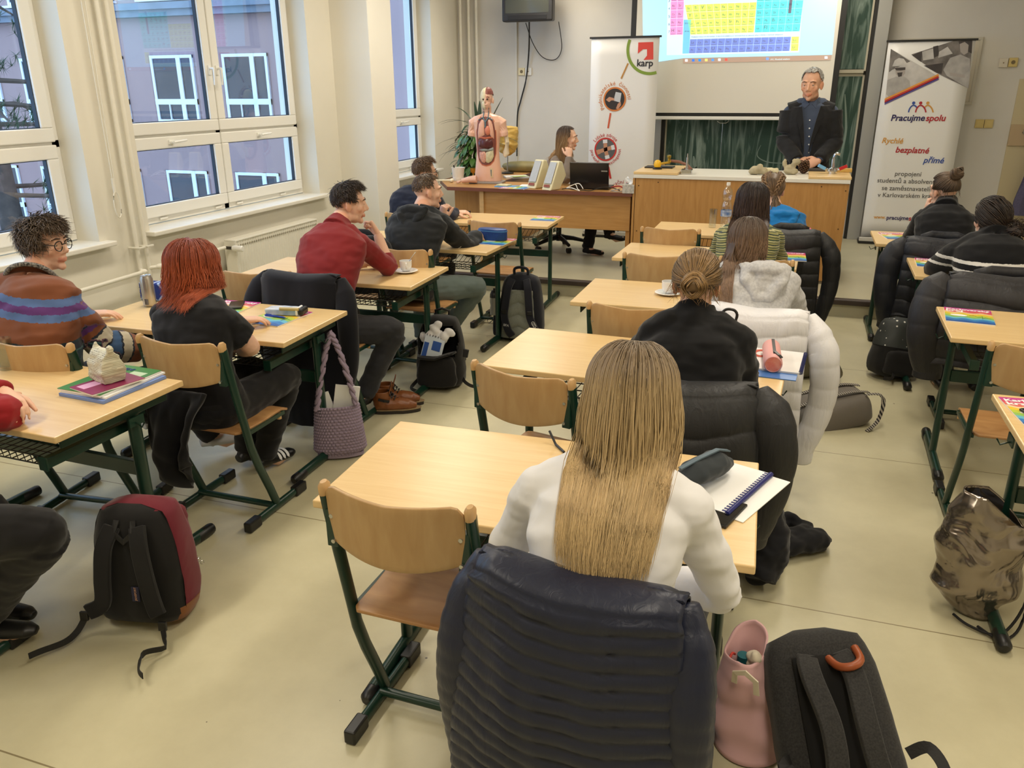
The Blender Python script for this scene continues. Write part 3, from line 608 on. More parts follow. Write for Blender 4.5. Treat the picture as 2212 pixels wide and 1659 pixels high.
# ================================================================ blackboard, screen, banners, wall things
def fit_text(s, p0, p1, y, bold=0, shear=0, n=(0, -1, 0)):
    """text on the plane y facing the class, baseline from p0 to p1 (x, z)"""
    d = V(p1[0]-p0[0], 0, p1[1]-p0[1]); me = text_mesh(s, 1, Matrix.Identity(4), bold, shear, 'LEFT')
    xs = [v.co.x for v in me.vertices]; k = d.length/(max(xs)-min(xs)); d.normalize(); u = V(-d.z, 0, d.x)
    R = Matrix((d, u, V(0, -1, 0))).transposed().to_4x4()
    me.transform(Matrix.Translation((p0[0], y, p0[1])) @ R @ Matrix.Diagonal((k, k, 1, 1)) @ Matrix.Translation((-min(xs), 0, 0))); return me
def arc_text(s, c, r, a0, a1, y, size, inside=False, bold=0):
    """letters on a circle of radius r round c=(x,z) from angle a0 to a1 (degrees)"""
    out = []; ws = []
    for ch in s: ws.append(.55 if ch not in 'iíljtf ' else .32)
    tot = sum(ws); acc = 0
    for ch, w_ in zip(s, ws):
        a = radians(a0+(a1-a0)*(acc+w_/2)/tot); acc += w_
        if ch == ' ': continue
        rad = V(cos(a), 0, sin(a)); tg = V(sin(a), 0, -cos(a))
        if inside: tg = -tg; up = -rad
        else: up = rad
        me = text_mesh(ch, size, Matrix.Identity(4), bold)
        R = Matrix((tg, up, V(0, -1, 0))).transposed().to_4x4()
        me.transform(Matrix.Translation(V(c[0], y, c[1])+rad*r) @ R @ Matrix.Translation((0, -size*.0, 0))); out.append(me)
    return out
def flat(name, polys, y, mat, par, th=.001):
    """flat printed shapes on the plane y (facing the class); polys = lists of (x,z)"""
    s = MB()
    for p in polys: s.add([V(a, y, b_) for a, b_ in p], [tuple(range(len(p)))])
    return s.build(name, mat, par, flip=False)
def circ(c, r, n=32, a0=0, a1=360): return [(c[0]+r*cos(radians(a0+(a1-a0)*k/n)), c[1]+r*sin(radians(a0+(a1-a0)*k/n))) for k in range(n+(0 if a1-a0 == 360 else 1))]
def ringp(c, r0, r1, a0=0, a1=360, n=40):
    out = []
    for k in range(n):
        a, b_ = radians(a0+(a1-a0)*k/n), radians(a0+(a1-a0)*(k+1)/n); out.append([(c[0]+r*cos(q), c[1]+r*sin(q)) for r, q in ((r0, a), (r1, a), (r1, b_), (r0, b_))])
    return out
# --- blackboard
M_board = pm('chalky_green_board', (30, 62, 50), .55); N, L, b = nodes_of(M_board)
tc = N.new('ShaderNodeTexCoord'); mp = N.new('ShaderNodeMapping'); mp.inputs['Scale'].default_value = (3.2, 1, .35); L.new(tc.outputs['Object'], mp.inputs[0])
t1 = N.new('ShaderNodeTexNoise'); t1.inputs['Scale'].default_value = 3.4; t1.inputs['Detail'].default_value = 7; t1.inputs['Distortion'].default_value = 1.6; L.new(mp.outputs[0], t1.inputs['Vector'])
r1 = N.new('ShaderNodeValToRGB'); e = r1.color_ramp.elements; e[0].position = .46; e[0].color = lin((32, 66, 54)); e[1].position = .76; e[1].color = lin((150, 170, 160)); L.new(t1.outputs[0], r1.inputs[0]); L.new(r1.outputs[0], b.inputs['Base Color'])
M_alu = pm('grey_aluminium', (168, 168, 164), .4, .3); M_alul = pm('pale_board_frame', (190, 184, 164), .45)
bb_ = thing('blackboard', 'green sliding blackboard smeared with chalk behind the screen and the standing man', 'blackboard', (-.48, 10.28, .154))
BX0, BX1 = -1.06, 1.06
MB().bb(BX0, BX1, -.02, .0, .55, 1.79).build('lower_panel', M_board, bb_)
MB().bb(BX0, BX1, -.055, -.035, 1.86, 3.1).build('upper_panel', M_board, bb_)
s = MB()
for z0, z1, y in ((.53, 1.80, -.025), (1.84, 3.12, -.06)):
    s.bb(BX0-.02, BX0, y, y+.03, z0, z1); s.bb(BX1, BX1+.02, y, y+.03, z0, z1); s.bb(BX0, BX1, y, y+.03, z0-.02, z0+.015); s.bb(BX0, BX1, y, y+.03, z1-.015, z1+.02)
s.build('frame', M_alul, bb_)
for sx in (-1, 1): s = MB(); s.bb(*sorted((sx*1.085, sx*1.12)), -.06, .0, .0, 3.15); s.build('rail', M_black, bb_); s = MB(); s.bb(*sorted((sx*1.12, sx*1.255)), -.09, .04, .0, 3.16); s.build('post', M_alu, bb_, bevel=.004)
# chalk swirls on the lower panel
s = MB()
def swirl(pts, w_):
    out = []
    for i in range(len(pts)-1):
        for k in range(8):
            u = k/8; a, b2, c, d = [V(*pts[max(0, min(len(pts)-1, i+q))], 0) for q in (-1, 0, 1, 2)]
            out.append(.5*((2*b2)+(c-a)*u+(2*a-5*b2+4*c-d)*u*u+(3*b2-a-3*c+d)*u**3))
    vs = []; n = len(out)
    for i, p in enumerate(out):
        d = (out[min(i+1, n-1)]-out[max(i-1, 0)]).normalized(); q = V(-d.y, d.x, 0)*w_*(.3+.7*sin(pi*i/(n-1)))
        vs += [V(p.x-q.x, -.0225, p.y-q.y), V(p.x+q.x, -.0225, p.y+q.y)]
    s = MB(); s.add(vs, [(2*i, 2*i+1, 2*i+3, 2*i+2) for i in range(n-1)]); s.build('chalk_smear', pm('chalk_dust', (128, 146, 136), .9), bb_, flip=False)
swirl([(-.88, 1.02), (-.86, .82), (-.78, .72), (-.70, .75), (-.62, .82)], .012); swirl([(-.72, .9), (-.70, .80), (-.66, .73)], .02); swirl([(-.98, .66), (-.93, .6), (-.88, .58)], .012)
swirl([(.05, 1.04), (.02, .92), (.14, .85), (.34, .84), (.5, .86)], .006); swirl([(.03, .82), (.03, .74), (.2, .70), (.42, .69)], .008); swirl([(-.16, .66), (-.04, .70), (.12, .72), (.24, .66), (.3, .58)], .028); swirl([(.28, .62), (.4, .58), (.52, .6)], .03)
swirl([(.9, 1.6), (.96, 1.2), (.93, .9)], .012)
# --- projection screen
SY = 9.9
sc_ = thing('projection_screen', 'pulled-down projection screen showing a coloured periodic table', 'screen', (-.82, SY, 1.5))
def rel(p): return p
M_scr = pm('screen_cloth', (232, 226, 212), .85)
o = MB().bb(-1.08, 1.08, 0, .004, .055, 2.0).build('cloth', M_scr, sc_)
s = MB(); s.bb(-1.14, -1.08, -.001, .005, .04, 2.0); s.bb(1.08, 1.14, -.001, .005, .04, 2.0); s.bb(-1.14, 1.14, -.001, .005, .02, .06); s.build('black_border', M_black, sc_)
s = MB(); s.bb(-1.15, 1.15, -.012, .016, -.015, .022); s.build('bottom_bar', M_pvc, sc_, bevel=.006)
s = MB(); s.tube([(-.09, 0, -.012), (-.1, 0, -.03), (-.07, 0, -.05), (.0, 0, -.05), (.03, 0, -.03), (.02, 0, -.012)], .004, 6); s.cyl((-.035, 0, -.05), (-.035, 0, -.7), .002, n=5); s.build('pull_loop', M_steel, sc_, smooth=60)
def SP(cx, cy): return (.0011016*cx+4.86e-5*cy+3.878e-8*cx*cy-2.0568+.82, -3.976e-5*cx-.0010999*cy+3.941e-8*cx*cy+2.76718-1.5)
def em(nm, c, k=.55): return pm('projected_'+nm, c, .8, emit=(c, k))
def quad(cs): return [SP(*c) for c in cs]
yy = -.004
flat('projected_picture', [quad([(188, -340), (2100, -420), (2012, 523), (605, 556), (205, 612)])], yy, em('sky_blue', (172, 222, 250)), sc_)
flat('projected_page', [quad([(455, -300), (1775, -340), (1712, 500), (440, 528)])], yy-.001, em('white', (205, 236, 250)), sc_)
flat('projected_taskbar', [quad([(605, 557), (2008, 525), (2000, 575), (605, 606)])], yy-.0012, em('taskbar', (186, 158, 140), .3), sc_)
def cellgrid(nm, A, B, C, Dd, nx, ny, col, symbols=None):
    """A top-left, B top-right, C bottom-right, D bottom-left in picture units"""
    ps = []; tx = []; bars = []
    P = lambda u, v: tuple((A[k]*(1-u)+B[k]*u)*(1-v)+(Dd[k]*(1-u)+C[k]*u)*v for k in (0, 1))
    for i in range(nx):
        for j in range(ny):
            u0, u1, v0, v1 = (i+.015)/nx, (i+.985)/nx, (j+.015)/ny, (j+.985)/ny
            ps.append(quad([P(u0, v0), P(u1, v0), P(u1, v1), P(u0, v1)])); w_ = u1-u0; h = v1-v0
            bars.append(quad([P(u0+w_*.1, v0+h*.84), P(u0+w_*.8, v0+h*.84), P(u0+w_*.8, v0+h*.88), P(u0+w_*.1, v0+h*.88)]))
            if symbols: a = SP(*P(u0+w_*.22, v0+h*.62)); b_ = SP(*P(u0+w_*.62, v0+h*.62)); tx.append((symbols[j*nx+i], a, b_))
    q = MB()
    for p in ps: q.add([V(a_, yy-.002, b_) for a_, b_ in p], [(0, 1, 2, 3)])
    q.m = 1
    for p in bars: q.add([V(a_, yy-.0025, b_) for a_, b_ in p], [(0, 1, 2, 3)])
    q.build('projected_cells', [col, em('ink', (120, 120, 140), .25)], sc_, flip=False)
    return tx
TX = []
TX += cellgrid('pink', (490, -222), (624, -226), (602, 330), (473, 334), 2, 7, em('pink', (236, 150, 205)), 'Li Be Na Mg K Ca Rb Sr Cs Ba Fr Ra H He'.split())
TX += cellgrid('yellow', (622, 46), (1320, 20), (1291, 309), (678, 330), 10, 4, em('yellow', (214, 240, 110)), 'Sc Ti V Cr Mn Fe Co Ni Cu Zn Y Zr Nb Mo Tc Ru Rh Pd Ag Cd La Hf Ta W Re Os Ir Pt Au Hg Ac Rf Db Sg Bh Hs Mt Ds Rg Cn'.split())
TX += cellgrid('cyan', (1330, -130), (1770, -145), (1718, 297), (1299, 308), 6, 6, em('cyan', (96, 232, 232)), 'B C N O F Ne Al Si P S Cl Ar Ga Ge As Se Br Kr In Sn Sb Te I Xe Tl Pb Bi Po At Rn Nh Fl Mc Lv Ts Og'.split())
TX += cellgrid('violet', (674, 372), (1640, 347), (1625, 487), (662, 510), 14, 2, em('violet', (120, 140, 214)), 'La Ce Pr Nd Pm Sm Eu Gd Tb Dy Ho Er Tm Yb Ac Th Pa U Np Pu Am Cm Bk Cf Es Fm Md No'.split())
TX += cellgrid('yellow2', (1644, 347), (1714, 345), (1706, 485), (1636, 487), 1, 2, em('yellow', (214, 240, 110)), ['Lu', 'Lr'])
flat('projected_cells', [quad([(612, 187), (684, 185), (672, 372), (662, 510), (599, 512)])], yy-.002, em('steel_blue', (120, 196, 224)), sc_)
pieces = [fit_text(t_, (a[0], a[1]), (b_[0], b_[1]), yy-.004) for t_, a, b_ in TX]
pieces += [fit_text(t_, SP(622, y_), SP(664, y_), yy-.004) for t_, y_ in (('57-71', 228), ('89-103', 302))]
pieces += [fit_text(t_, SP(458, y_), SP(472, y_), yy-.004) for t_, y_ in (('3', 20), ('4', 92), ('5', 168), ('6', 240), ('7', 312))]
pieces += [fit_text('Oxidation states are the number of electrons added to or removed from an element when it forms a chemical compound.', SP(686, 356), SP(1566, 332), yy-.004)]
lettering(pieces, 'projected_text', em('ink', (120, 120, 140), .25), sc_)
lettering([fit_text('0°C  Převážně zataženo', SP(1450, 576), SP(1628, 570), yy-.003)], 'projected_text', em('white', (205, 236, 250)), sc_)
for cx, c in ((638, (240, 240, 245)), (706, (60, 120, 220)), (770, (40, 140, 230)), (834, (240, 220, 120)), (898, (90, 150, 220)), (962, (220, 230, 240)), (1028, (220, 90, 80)), (1420, (120, 160, 230)), (1958, (220, 230, 240))):
    cy = 578-(cx-638)*.021; flat('projected_icon', [quad([(cx-13, cy-12), (cx+13, cy-12), (cx+13, cy+12), (cx-13, cy+12)])], yy-.003, em('icon%d' % cx, c), sc_)
# --- roll-up banners
def banner_base(name, label, x0, x1, y, ztop, lean=0.0):
    t = thing(name, label, 'banner', ((x0+x1)/2, y, .154)); w_ = (x1-x0)/2
    def sh(u, v): return V(-w_+2*w_*u, .012+.0*v, .07+(ztop-.154-.07)*v)
    s = MB(); s.grid(sh, 6, 12); s.build('sheet', pm('banner_vinyl', (232, 230, 226), .45), t, smooth=90, solid=.002)
    s = MB(); s.bb(-w_-.02, w_+.02, -.0, .024, ztop-.154-.004, ztop-.154+.016); s.build('top_rail', M_black, t, bevel=.003)
    s = MB(); s.bb(-w_-.03, w_+.03, -.09, .09, 0, .04); s.build('base', M_black, t, bevel=.01); s = MB(); s.bb(-w_-.022, w_+.022, -.094, -.06, .03, .075); s.build('cassette', pm('silver_cassette', (200, 198, 194), .35, .3), t, bevel=.006)
    s = MB(); s.cyl((0, .03, .04), (0, .03, ztop-.154), .008, n=8); s.build('pole', M_steel, t)
    return t
KY = 9.55
kb = banner_base('roll_up_banner', 'white roll-up banner with a red square logo and photo circles behind the teacher table', -2.335, -1.57, KY, 2.355)
ko = V(-1.9525, KY, .154)
def KP(px, py): X = .0051375*px-.0010303*py+9.234e-7*px*py-8.9208; Z = -.00019745*px-.0062443*py+9.0618e-7*px*py+3.04257; return ((X-ko.x)*.995, Z-ko.z-.012)
ky = .008
M_or = pm('print_orange', (206, 120, 52), .5); M_rd = pm('print_red', (196, 50, 44), .5); M_gn = pm('print_green', (126, 152, 50), .5); M_lr = pm('logo_red', (222, 70, 58), .5); M_navy = pm('print_black', (28, 26, 36), .5); M_pdark = pm('print_dark', (44, 36, 34), .5)
kk = lambda pts: [KP(*p) for p in pts]
gc = KP(1407.5, 104); gr = (KP(1407.5, 104)[1]-KP(1407.5, 157.5)[1])
rp = [p for p in ringp(gc, gr*.9, gr*1.02, 150, 300, 60) if all(q[0] < .380 and q[1] < 2.19 for q in p)]
flat('green_ring', rp, ky, M_gn, kb)
flat('red_logo', [kk([(1381, 91), (1413, 90), (1413, 126), (1392, 127), (1399.5, 118), (1399.5, 105), (1391, 105), (1380, 114)])], ky, M_lr, kb)
lettering([fit_text('karp', KP(1378, 140), KP(1412, 140), ky, .02)], 'logo_lettering', M_navy, kb)
def circle_photo(cx, cy, r, mat, kind):
    c = KP(cx, cy); R = abs(KP(cx, cy)[1]-KP(cx, cy+r)[1])*.93
    flat('photo_ring', ringp(c, R*.9, R*1.04), ky-.001, mat, kb); flat('photo', [circ(c, R*.92)], ky, M_pdark if kind == 0 else pm('photo_grey', (92, 94, 96), .5), kb)
    sk = pm('photo_skin', (196, 142, 112), .5); o = []
    q = lambda a, b_: (c[0]+a*R, c[1]+b_*R)
    if kind == 0:
        flat('photo_tablet', [[q(.0, .3), q(.08, .62), q(.6, .52), q(.5, -.28), q(-.08, -.12)]], ky-.0004, pm('photo_tablet_grey', (196, 198, 202), .5), kb)
        flat('photo_hands', [[q(-.8, -.05), q(-.5, .2), q(-.1, .1), q(.02, -.1), q(-.3, -.1), q(-.5, -.25)], [q(.15, -.8), q(.3, -.4), q(.55, -.2), q(.6, -.5), q(.35, -.85)]], ky-.0005, sk, kb)
    else:
        sl = pm('photo_cuff', (224, 226, 230), .5)
        for a in (95, 15, 200, 285):
            d = (cos(radians(a)), sin(radians(a))); n_ = (-d[1], d[0]); w1 = .17
            P = lambda r_, s_: q(d[0]*r_+n_[0]*s_, d[1]*r_+n_[1]*s_)
            flat('photo_hands', [[P(.0, w1), P(.55, w1), P(.55, -w1), P(.0, -w1)]], ky-.0005, sk, kb); flat('photo_cuff', [[P(.55, w1*1.2), P(.86, w1*1.2), P(.86, -w1*1.2), P(.55, -w1*1.2)]], ky-.0006, sl if a != 200 else sk, kb)
    return c, R
c1, R1 = circle_photo(1329.9, 209.4, 27, M_or, 0); c2, R2 = circle_photo(1310, 318.3, 27, M_rd, 1)
lettering(arc_text('Podnikatelské  činnosti', c1, R1*1.18, 222, -2, ky-.001, .062), 'lettering', M_or, kb)
lettering(arc_text('Lidské zdroje', c2, R2*1.14, 148, 36, ky-.001, .056)+arc_text('pro konkurenceschopnost', c2, R2*1.42, 183, 362, ky-.001, .052, True), 'lettering', M_rd, kb)
c3 = KP(1345, 425); lettering(arc_text('Inovační služby', c3, R1*1.18, 165, 15, ky-.001, .06), 'lettering', pm('print_dark_red', (170, 40, 40), .5), kb)
flat('photo_ring', ringp(c3, R1*.9, R1*1.04, 0, 180), ky-.001, pm('print_dark_red', (170, 40, 40), .5), kb)
def seg(a, b_, w_): dx, dz = b_[0]-a[0], b_[1]-a[1]; l = sqrt(dx*dx+dz*dz); nx, nz = -dz/l*w_, dx/l*w_; return [(a[0]-nx, a[1]-nz), (b_[0]-nx, b_[1]-nz), (b_[0]+nx, b_[1]+nz), (a[0]+nx, a[1]+nz)]
flat('connecting_line', [seg(KP(1359, 134), KP(1344, 166), .009)], ky, pm('print_ochre', (184, 130, 60), .5), kb); flat('connecting_line', [seg(KP(1321, 239), KP(1315.5, 272), .010)], ky, pm('print_orange_red', (204, 88, 52), .5), kb); flat('connecting_line', [seg(KP(1316, 357), KP(1321, 384), .012)], ky, M_rd, kb)
# second banner
PY = 10.02
pb = banner_base('roll_up_banner', 'white roll-up banner with grey photos and three stick figures beside the blackboard', .775, 1.6, PY, 2.275); po = V(1.1875, PY, .154)
def PP(cx, cy): X = .00078918*cx+.00010865*cy+2.0412e-8*cx*cy+.24403; Z = -2.9485e-5*cx-.00086213*cy+2.3865e-8*cx*cy+2.72004; return (X-po.x, Z-po.z)
pp = lambda pts: [PP(*p) for p in pts]; py = .008
g1 = pm('photo_mid_grey', (128, 122, 118), .5, n=(9, .55)); g2 = pm('photo_light_grey', (206, 202, 198), .5, n=(6, .35)); g3 = pm('photo_dark_grey', (70, 64, 64), .5, n=(7, .4)); g4 = pm('photo_shirt_grey', (176, 172, 168), .5, n=(12, .25)); g5 = pm('photo_face_grey', (164, 156, 150), .5)
flat('photo', [pp([(622, 585), (1155, 885), (880, 1010), (555, 1165)])], py, g2, pb); flat('photo', [pp([(622, 585), (860, 730), (640, 830), (600, 860)])], py-.0002, g1, pb)
flat('photo', [pp([(870, 650), (1410, 480), (1590, 475), (1545, 1050), (1235, 900), (1160, 860)])], py, g1, pb)
flat('photo', [pp([(1020, 780), (1250, 750), (1230, 880), (1160, 860)]), pp([(880, 660), (1000, 610), (990, 740), (960, 720)]), pp([(1130, 560), (1190, 545), (1200, 660), (1140, 690)])], py-.0002, g3, pb)
flat('photo', [pp([(1000, 620), (1130, 580), (1140, 700), (1010, 720)]), pp([(1200, 620), (1300, 560), (1360, 640), (1190, 690)])], py-.0003, g2, pb)
# man with a hard hat
flat('photo_figure', [pp([(580, 950), (690, 910), (790, 910), (850, 960), (858, 1030), (600, 1150), (565, 1120)])], py-.0004, g4, pb); flat('photo_figure', [pp([(672, 800), (800, 800), (795, 870), (770, 905), (720, 920), (685, 880)])], py-.0005, g5, pb)
flat('photo_figure', [pp([(640, 790), (670, 720), (720, 690), (780, 700), (815, 750), (825, 790), (740, 785)])], py-.0006, g2, pb); flat('photo_figure', [pp([(668, 808), (800, 800), (798, 830), (745, 838), (690, 838)]), pp([(700, 865), (765, 858), (755, 905), (715, 915)])], py-.0007, g3, pb)
# woman with folded arms
flat('photo_figure', [pp([(1330, 690), (1450, 650), (1560, 700), (1560, 900), (1540, 1050), (1290, 900), (1250, 830)])], py-.0004, g4, pb); flat('photo_figure', [pp([(1430, 500), (1510, 474), (1590, 475), (1580, 640), (1440, 560)])], py-.0005, g3, pb)
flat('photo_figure', [pp([(1440, 530), (1500, 505), (1545, 540), (1535, 630), (1490, 655), (1450, 620)])], py-.0006, g5, pb); flat('photo_figure', [pp([(1320, 860), (1500, 890), (1500, 925), (1330, 900)])], py-.0006, g5, pb)
for k, (c, d) in enumerate((((224, 148, 62), 0), ((190, 44, 48), 24), ((88, 72, 140), 46))):
    flat('stripe', [pp([(1190, 878+d), (1200, 900+d), (545, 1195+d+(6 if k else 0)), (548, 1172+d)])], py-.001, pm('stripe%d' % k, c, .5), pb)
M_bl = pm('print_blue', (48, 80, 160), .5); M_rd2 = pm('print_crimson', (178, 34, 48), .5); M_oc = pm('print_gold', (214, 156, 74), .5); M_nv = pm('print_navy', (42, 36, 92), .5); M_gy = pm('print_grey', (84, 82, 82), .5)
for cx, mt in ((899, M_bl), (983, M_rd2), (1068, M_oc)):
    c = PP(cx, 1225); flat('logo_head', [circ(c, .016, 20)], py, mt, pb)
    pts = [PP(cx-62+(124)*k/16, 1338-85*sin(pi*k/16)**.6) for k in range(17)] if mt != M_bl else [PP(cx-62+100*k/16, 1338-85*sin(pi*(k*.82)/16)**.6) for k in range(17)]
    if mt == M_oc: pts = pts[3:]
    flat('logo_arm', [seg(pts[k], pts[k+1], .007) for k in range(len(pts)-1)], py-.0003*(1+(mt == M_rd2)), mt, pb)
o2 = 1382.5
def pl(parts, nm='lettering'):
    for s_, c0, c1_, cy, mt, bd, sh in parts: lettering([fit_text(s_, PP(c0, cy), PP(c1_, cy+ (0 if c1_-c0 < 0 else 12*(c1_-c0)/400*(cy > 1500))), py, bd, sh)], nm, mt, pb)
pl([('Pracujme', 622, 1030, 1440, M_nv, .025, .15), ('spolu', 1040, 1276, 1442, M_rd2, .025, .15),
    ('Rychlé', 512, 770, 330+o2, M_oc, .018, .2), ('bezplatné', 678, 1080, 448+o2, M_rd2, .02, .2), ('přímé', 1010, 1256, 576+o2, M_bl, .02, .2),
    ('propojení', 672, 990, 740+o2, M_gy, .004, 0), ('studentů a absolventů', 456, 1190, 825+o2, M_gy, .004, 0), ('se zaměstnavateli', 512, 1086, 922+o2, M_gy, .004, 0), ('v Karlovarském kraji', 460, 1130, 1010+o2, M_gy, .004, 0),
    ('www.', 412, 560, 1292+o2, M_oc, .02, 0), ('pracujme', 570, 836, 1304+o2, M_nv, .025, 0), ('spolu.cz', 838, 1110, 1318+o2, M_rd2, .025, 0)])
# --- television on its bracket
tv = thing('crt_television', 'black tube television hanging from a wall bracket in the front left corner', 'television', (-3.17, 10.0, 2.66))
s = MB(); s.bb(-.31, .31, -.22, -.1, -.09, .4); s.build('front_bezel', pm('tv_plastic', (36, 35, 36), .4), tv, bevel=.02, seg=3)
s = MB(); s.loft([[V(a*.3, -.1, .16+b_*.24) for a, b_ in ((-1, -1), (1, -1), (1, 1), (-1, 1))], [V(a*.18, .2, .13+b_*.15) for a, b_ in ((-1, -1), (1, -1), (1, 1), (-1, 1))]]); s.build('tube_housing', MATS['tv_plastic'], tv, bevel=.01)
s = MB(); s.grid(lambda u, v: V(-.265+.53*u, -.222-.012*sin(pi*u)*sin(pi*v), .0+.38*v), 12, 8); s.build('glass_screen', pm('tv_glass', (66, 68, 62), .15, coat=.5), tv, smooth=90)
s = MB(); s.bb(-.24, .24, -.226, -.21, -.07, -.02); s.build('control_strip', pm('tv_strip', (26, 25, 26), .35), tv, bevel=.003)
s = MB(); s.bar([(0, .39, .35), (0, .15, .35), (0, -.05, .46)], .06, .03); s.bb(-.1, .1, .36, .395, .2, .5); s.build('wall_bracket', M_black, tv)
cable('television_cable', [(-3.25, 10.12, 2.6), (-3.32, 10.33, 2.3), (-3.37, 10.37, 1.95), (-3.44, 10.37, 1.7), (-3.49, 10.375, 1.5), (-3.5, 10.38, 1.0)], .009, M_black, 'thick black cable hanging from the television down the wall')
cable('thin_television_cable', [(-3.3, 10.14, 2.58), (-3.26, 10.3, 2.36), (-3.15, 10.36, 2.2), (-2.99, 10.37, 2.17), (-2.9, 10.34, 2.3), (-2.88, 10.12, 2.58)], .005, M_black, 'thin black cable sagging in a loop under the television')
cable('side_television_cable', [(-3.48, 9.95, 2.85), (-3.53, 10.0, 2.72), (-3.5, 10.02, 2.66), (-3.47, 9.98, 2.75)], .005, M_black, 'short black cable looped at the left side of the television')
tag(MB().bb(-3.515, -3.495, 10.375, 10.4, .9, 3.3).build('cable_duct', pm('white_duct', (214, 210, 200), .5)), 'narrow white cable duct running up the front wall', 'duct')
def socket(x, z, y, label, col, kind):
    t = thing('wall_socket' if kind else 'light_switch', label, 'socket' if kind else 'switch', (x, y, z)); mt = pm('plate%d' % col[0], col, .4)
    MB().bb(-.042, .042, -.022, 0, -.045, .045).build('plate', mt, t, bevel=.004)
    s = MB()
    if kind == 1: s.cyl((0, -.0225, 0), (0, -.024, 0), .02, n=16)
    elif kind == 2: s.cyl((0, -.0225, 0), (0, -.026, 0), .006, n=10)
    else: s.bb(-.03, .03, -.026, -.022, -.034, .034)
    s.build('insert', pm('socket_dark', (120, 104, 70), .5) if kind else mt, t, bevel=.002 if not kind else 0)
socket(-3.435, 2.035, YW, 'cream wall socket to the left of its white neighbour under the television', (222, 208, 166), 1); socket(-3.345, 2.035, YW, 'white aerial socket right of the cream one under the television', (230, 228, 222), 2)
socket(1.835, 1.445, YW, 'left one of two yellowed light switches beside the banner with stick figures', (206, 184, 118), 0); socket(1.925, 1.445, YW, 'right one of two yellowed light switches beside the banner with stick figures', (208, 186, 122), 0)
socket(1.955, 2.06, YW, 'white aerial socket at the top right edge of the front wall', (212, 204, 188), 2); socket(2.045, 2.065, YW, 'yellowed wall socket at the top right edge of the front wall', (206, 184, 118), 1)
t = thing('framed_notice', 'white framed board on the wall behind the banner with stick figures', 'notice board', (1.32, YW, 2.0))
MB().bb(-.36, .375, -.01, -.003, -.33, .29).build('sheet', pm('notice_sheet', (206, 198, 182), .6), t); s = MB(); pane_frame(s, 0, 0, 0, 0, 0, 0) if 0 else None
for a in ((-.39, .405, .29, .32), (-.39, .405, -.36, -.33), (-.39, -.36, -.33, .29), (.375, .405, -.33, .29)): s.bb(a[0], a[1], -.022, 0, a[2], a[3])
s.build('frame', pm('notice_frame', (196, 190, 176), .5), t, bevel=.003)
# coat rack board with a coat
t = thing('coat_rack', 'ochre painted coat rack panel at the right end of the front wall', 'coat rack', (2.36, YW, .9)); s = MB(); s.bb(-.22, .6, -.012, 0, -.7, 1.0); s.build('panel', pm('ochre_wall_panel', (200, 186, 150), .7), t); MB().bb(-.22, .6, -.035, -.012, .32, .54).build('board', pm('beige_rack_board', (184, 160, 126), .6), t)
for k in range(3): s = MB(); s.tube([(-.1+.2*k, -.035, .46), (-.1+.2*k, -.08, .45), (-.1+.2*k, -.09, .49)], .007, 8); s.build('hook', M_steel, t, smooth=60)
s = MB()
def coat(u, v):
    a = 2*pi*u; w_ = .1+.14*min(1, v*1.2); return V(2.52+w_*cos(a)+.01*sin(9*a)*v, 10.22+.06*(.5+.6*v)*sin(a)+.012*sin(7*a+4*v), 1.42-.92*v)
s.grid(coat, 48, 20); tag(s.build('hanging_coat', pm('purple_grey_knit', (92, 88, 116), .9, n=(120, .35)), smooth=180), 'purple grey patterned coat hanging on the rack at the right edge', 'coat')
# right hand rear low white thing
# --- plant
pt = thing('potted_plant', 'leafy green potted plant with long strap leaves behind the anatomy torso', 'plant', (-3.40, 8.72, TT)); rnd = random.Random(8)
MB().lathe([(.07, .001), (.09, .16), (.095, .17), (.085, .17), (.08, .15)], n=18).build('pot', pm('dark_red_pot', (70, 34, 38), .45), pt, smooth=50)
s = MB()
def leaf(base, d, ln, w_, droop, n=8):
    p = Vector(base); d = Vector(d).normalized(); sd = d.cross(V(0, 0, 1)); sd = (sd if sd.length > .1 else V(1, 0, 0)).normalized(); vs = []
    for i in range(n+1):
        u = i/n; ww = w_*sin(pi*min(.98, .06+.92*u))**.7; vs += [p-sd*ww+V(0, 0, .15*ww), p.copy()+V(0, 0, -.1*ww), p+sd*ww+V(0, 0, .15*ww)]; d = (d+V(0, 0, -droop/n)).normalized(); p = p+d*ln/n
    s.add(vs, [(3*i+k, 3*i+k+1, 3*i+k+4, 3*i+k+3) for i in range(n) for k in (0, 1)])
for k in range(26):
    a = rnd.uniform(0, 6.28) if k > 12 else rnd.uniform(2.2, 4.4); leaf((rnd.gauss(0, .02), rnd.gauss(0, .02), .2+rnd.random()*.35), (cos(a), sin(a)*.6, rnd.uniform(.3, 1.4)), rnd.uniform(.3, .55), rnd.uniform(.010, .02), rnd.uniform(.8, 2.2))
for a in (1.6, 1.2, 2.): leaf((.02, 0, .45), (cos(a)*.4, .1, 1.), .36, .025, .3)
leaf((.1, 0, .5), (.55, 0, 1), .4, .022, .1)
s.build('strap_leaves', pm('dark_leaf', (34, 62, 36), .4, n=(20, .3)), pt, smooth=180, flip=False)
s = MB()
for k in range(240):
    a = rnd.uniform(0, 6.28); r = rnd.uniform(.05, .21); p = (cos(a)*r-.03, sin(a)*r*.8-.02, rnd.uniform(.05, .46)); leaf(p, (cos(a), sin(a)*.7-.3, rnd.uniform(-.8, .2)), rnd.uniform(.08, .14), rnd.uniform(.018, .03), 1.2, 5)
s.build('broad_leaves', pm('glossy_leaf', (78, 116, 50), .35, n=(16, .35)), pt, smooth=180, flip=False)
s = MB()
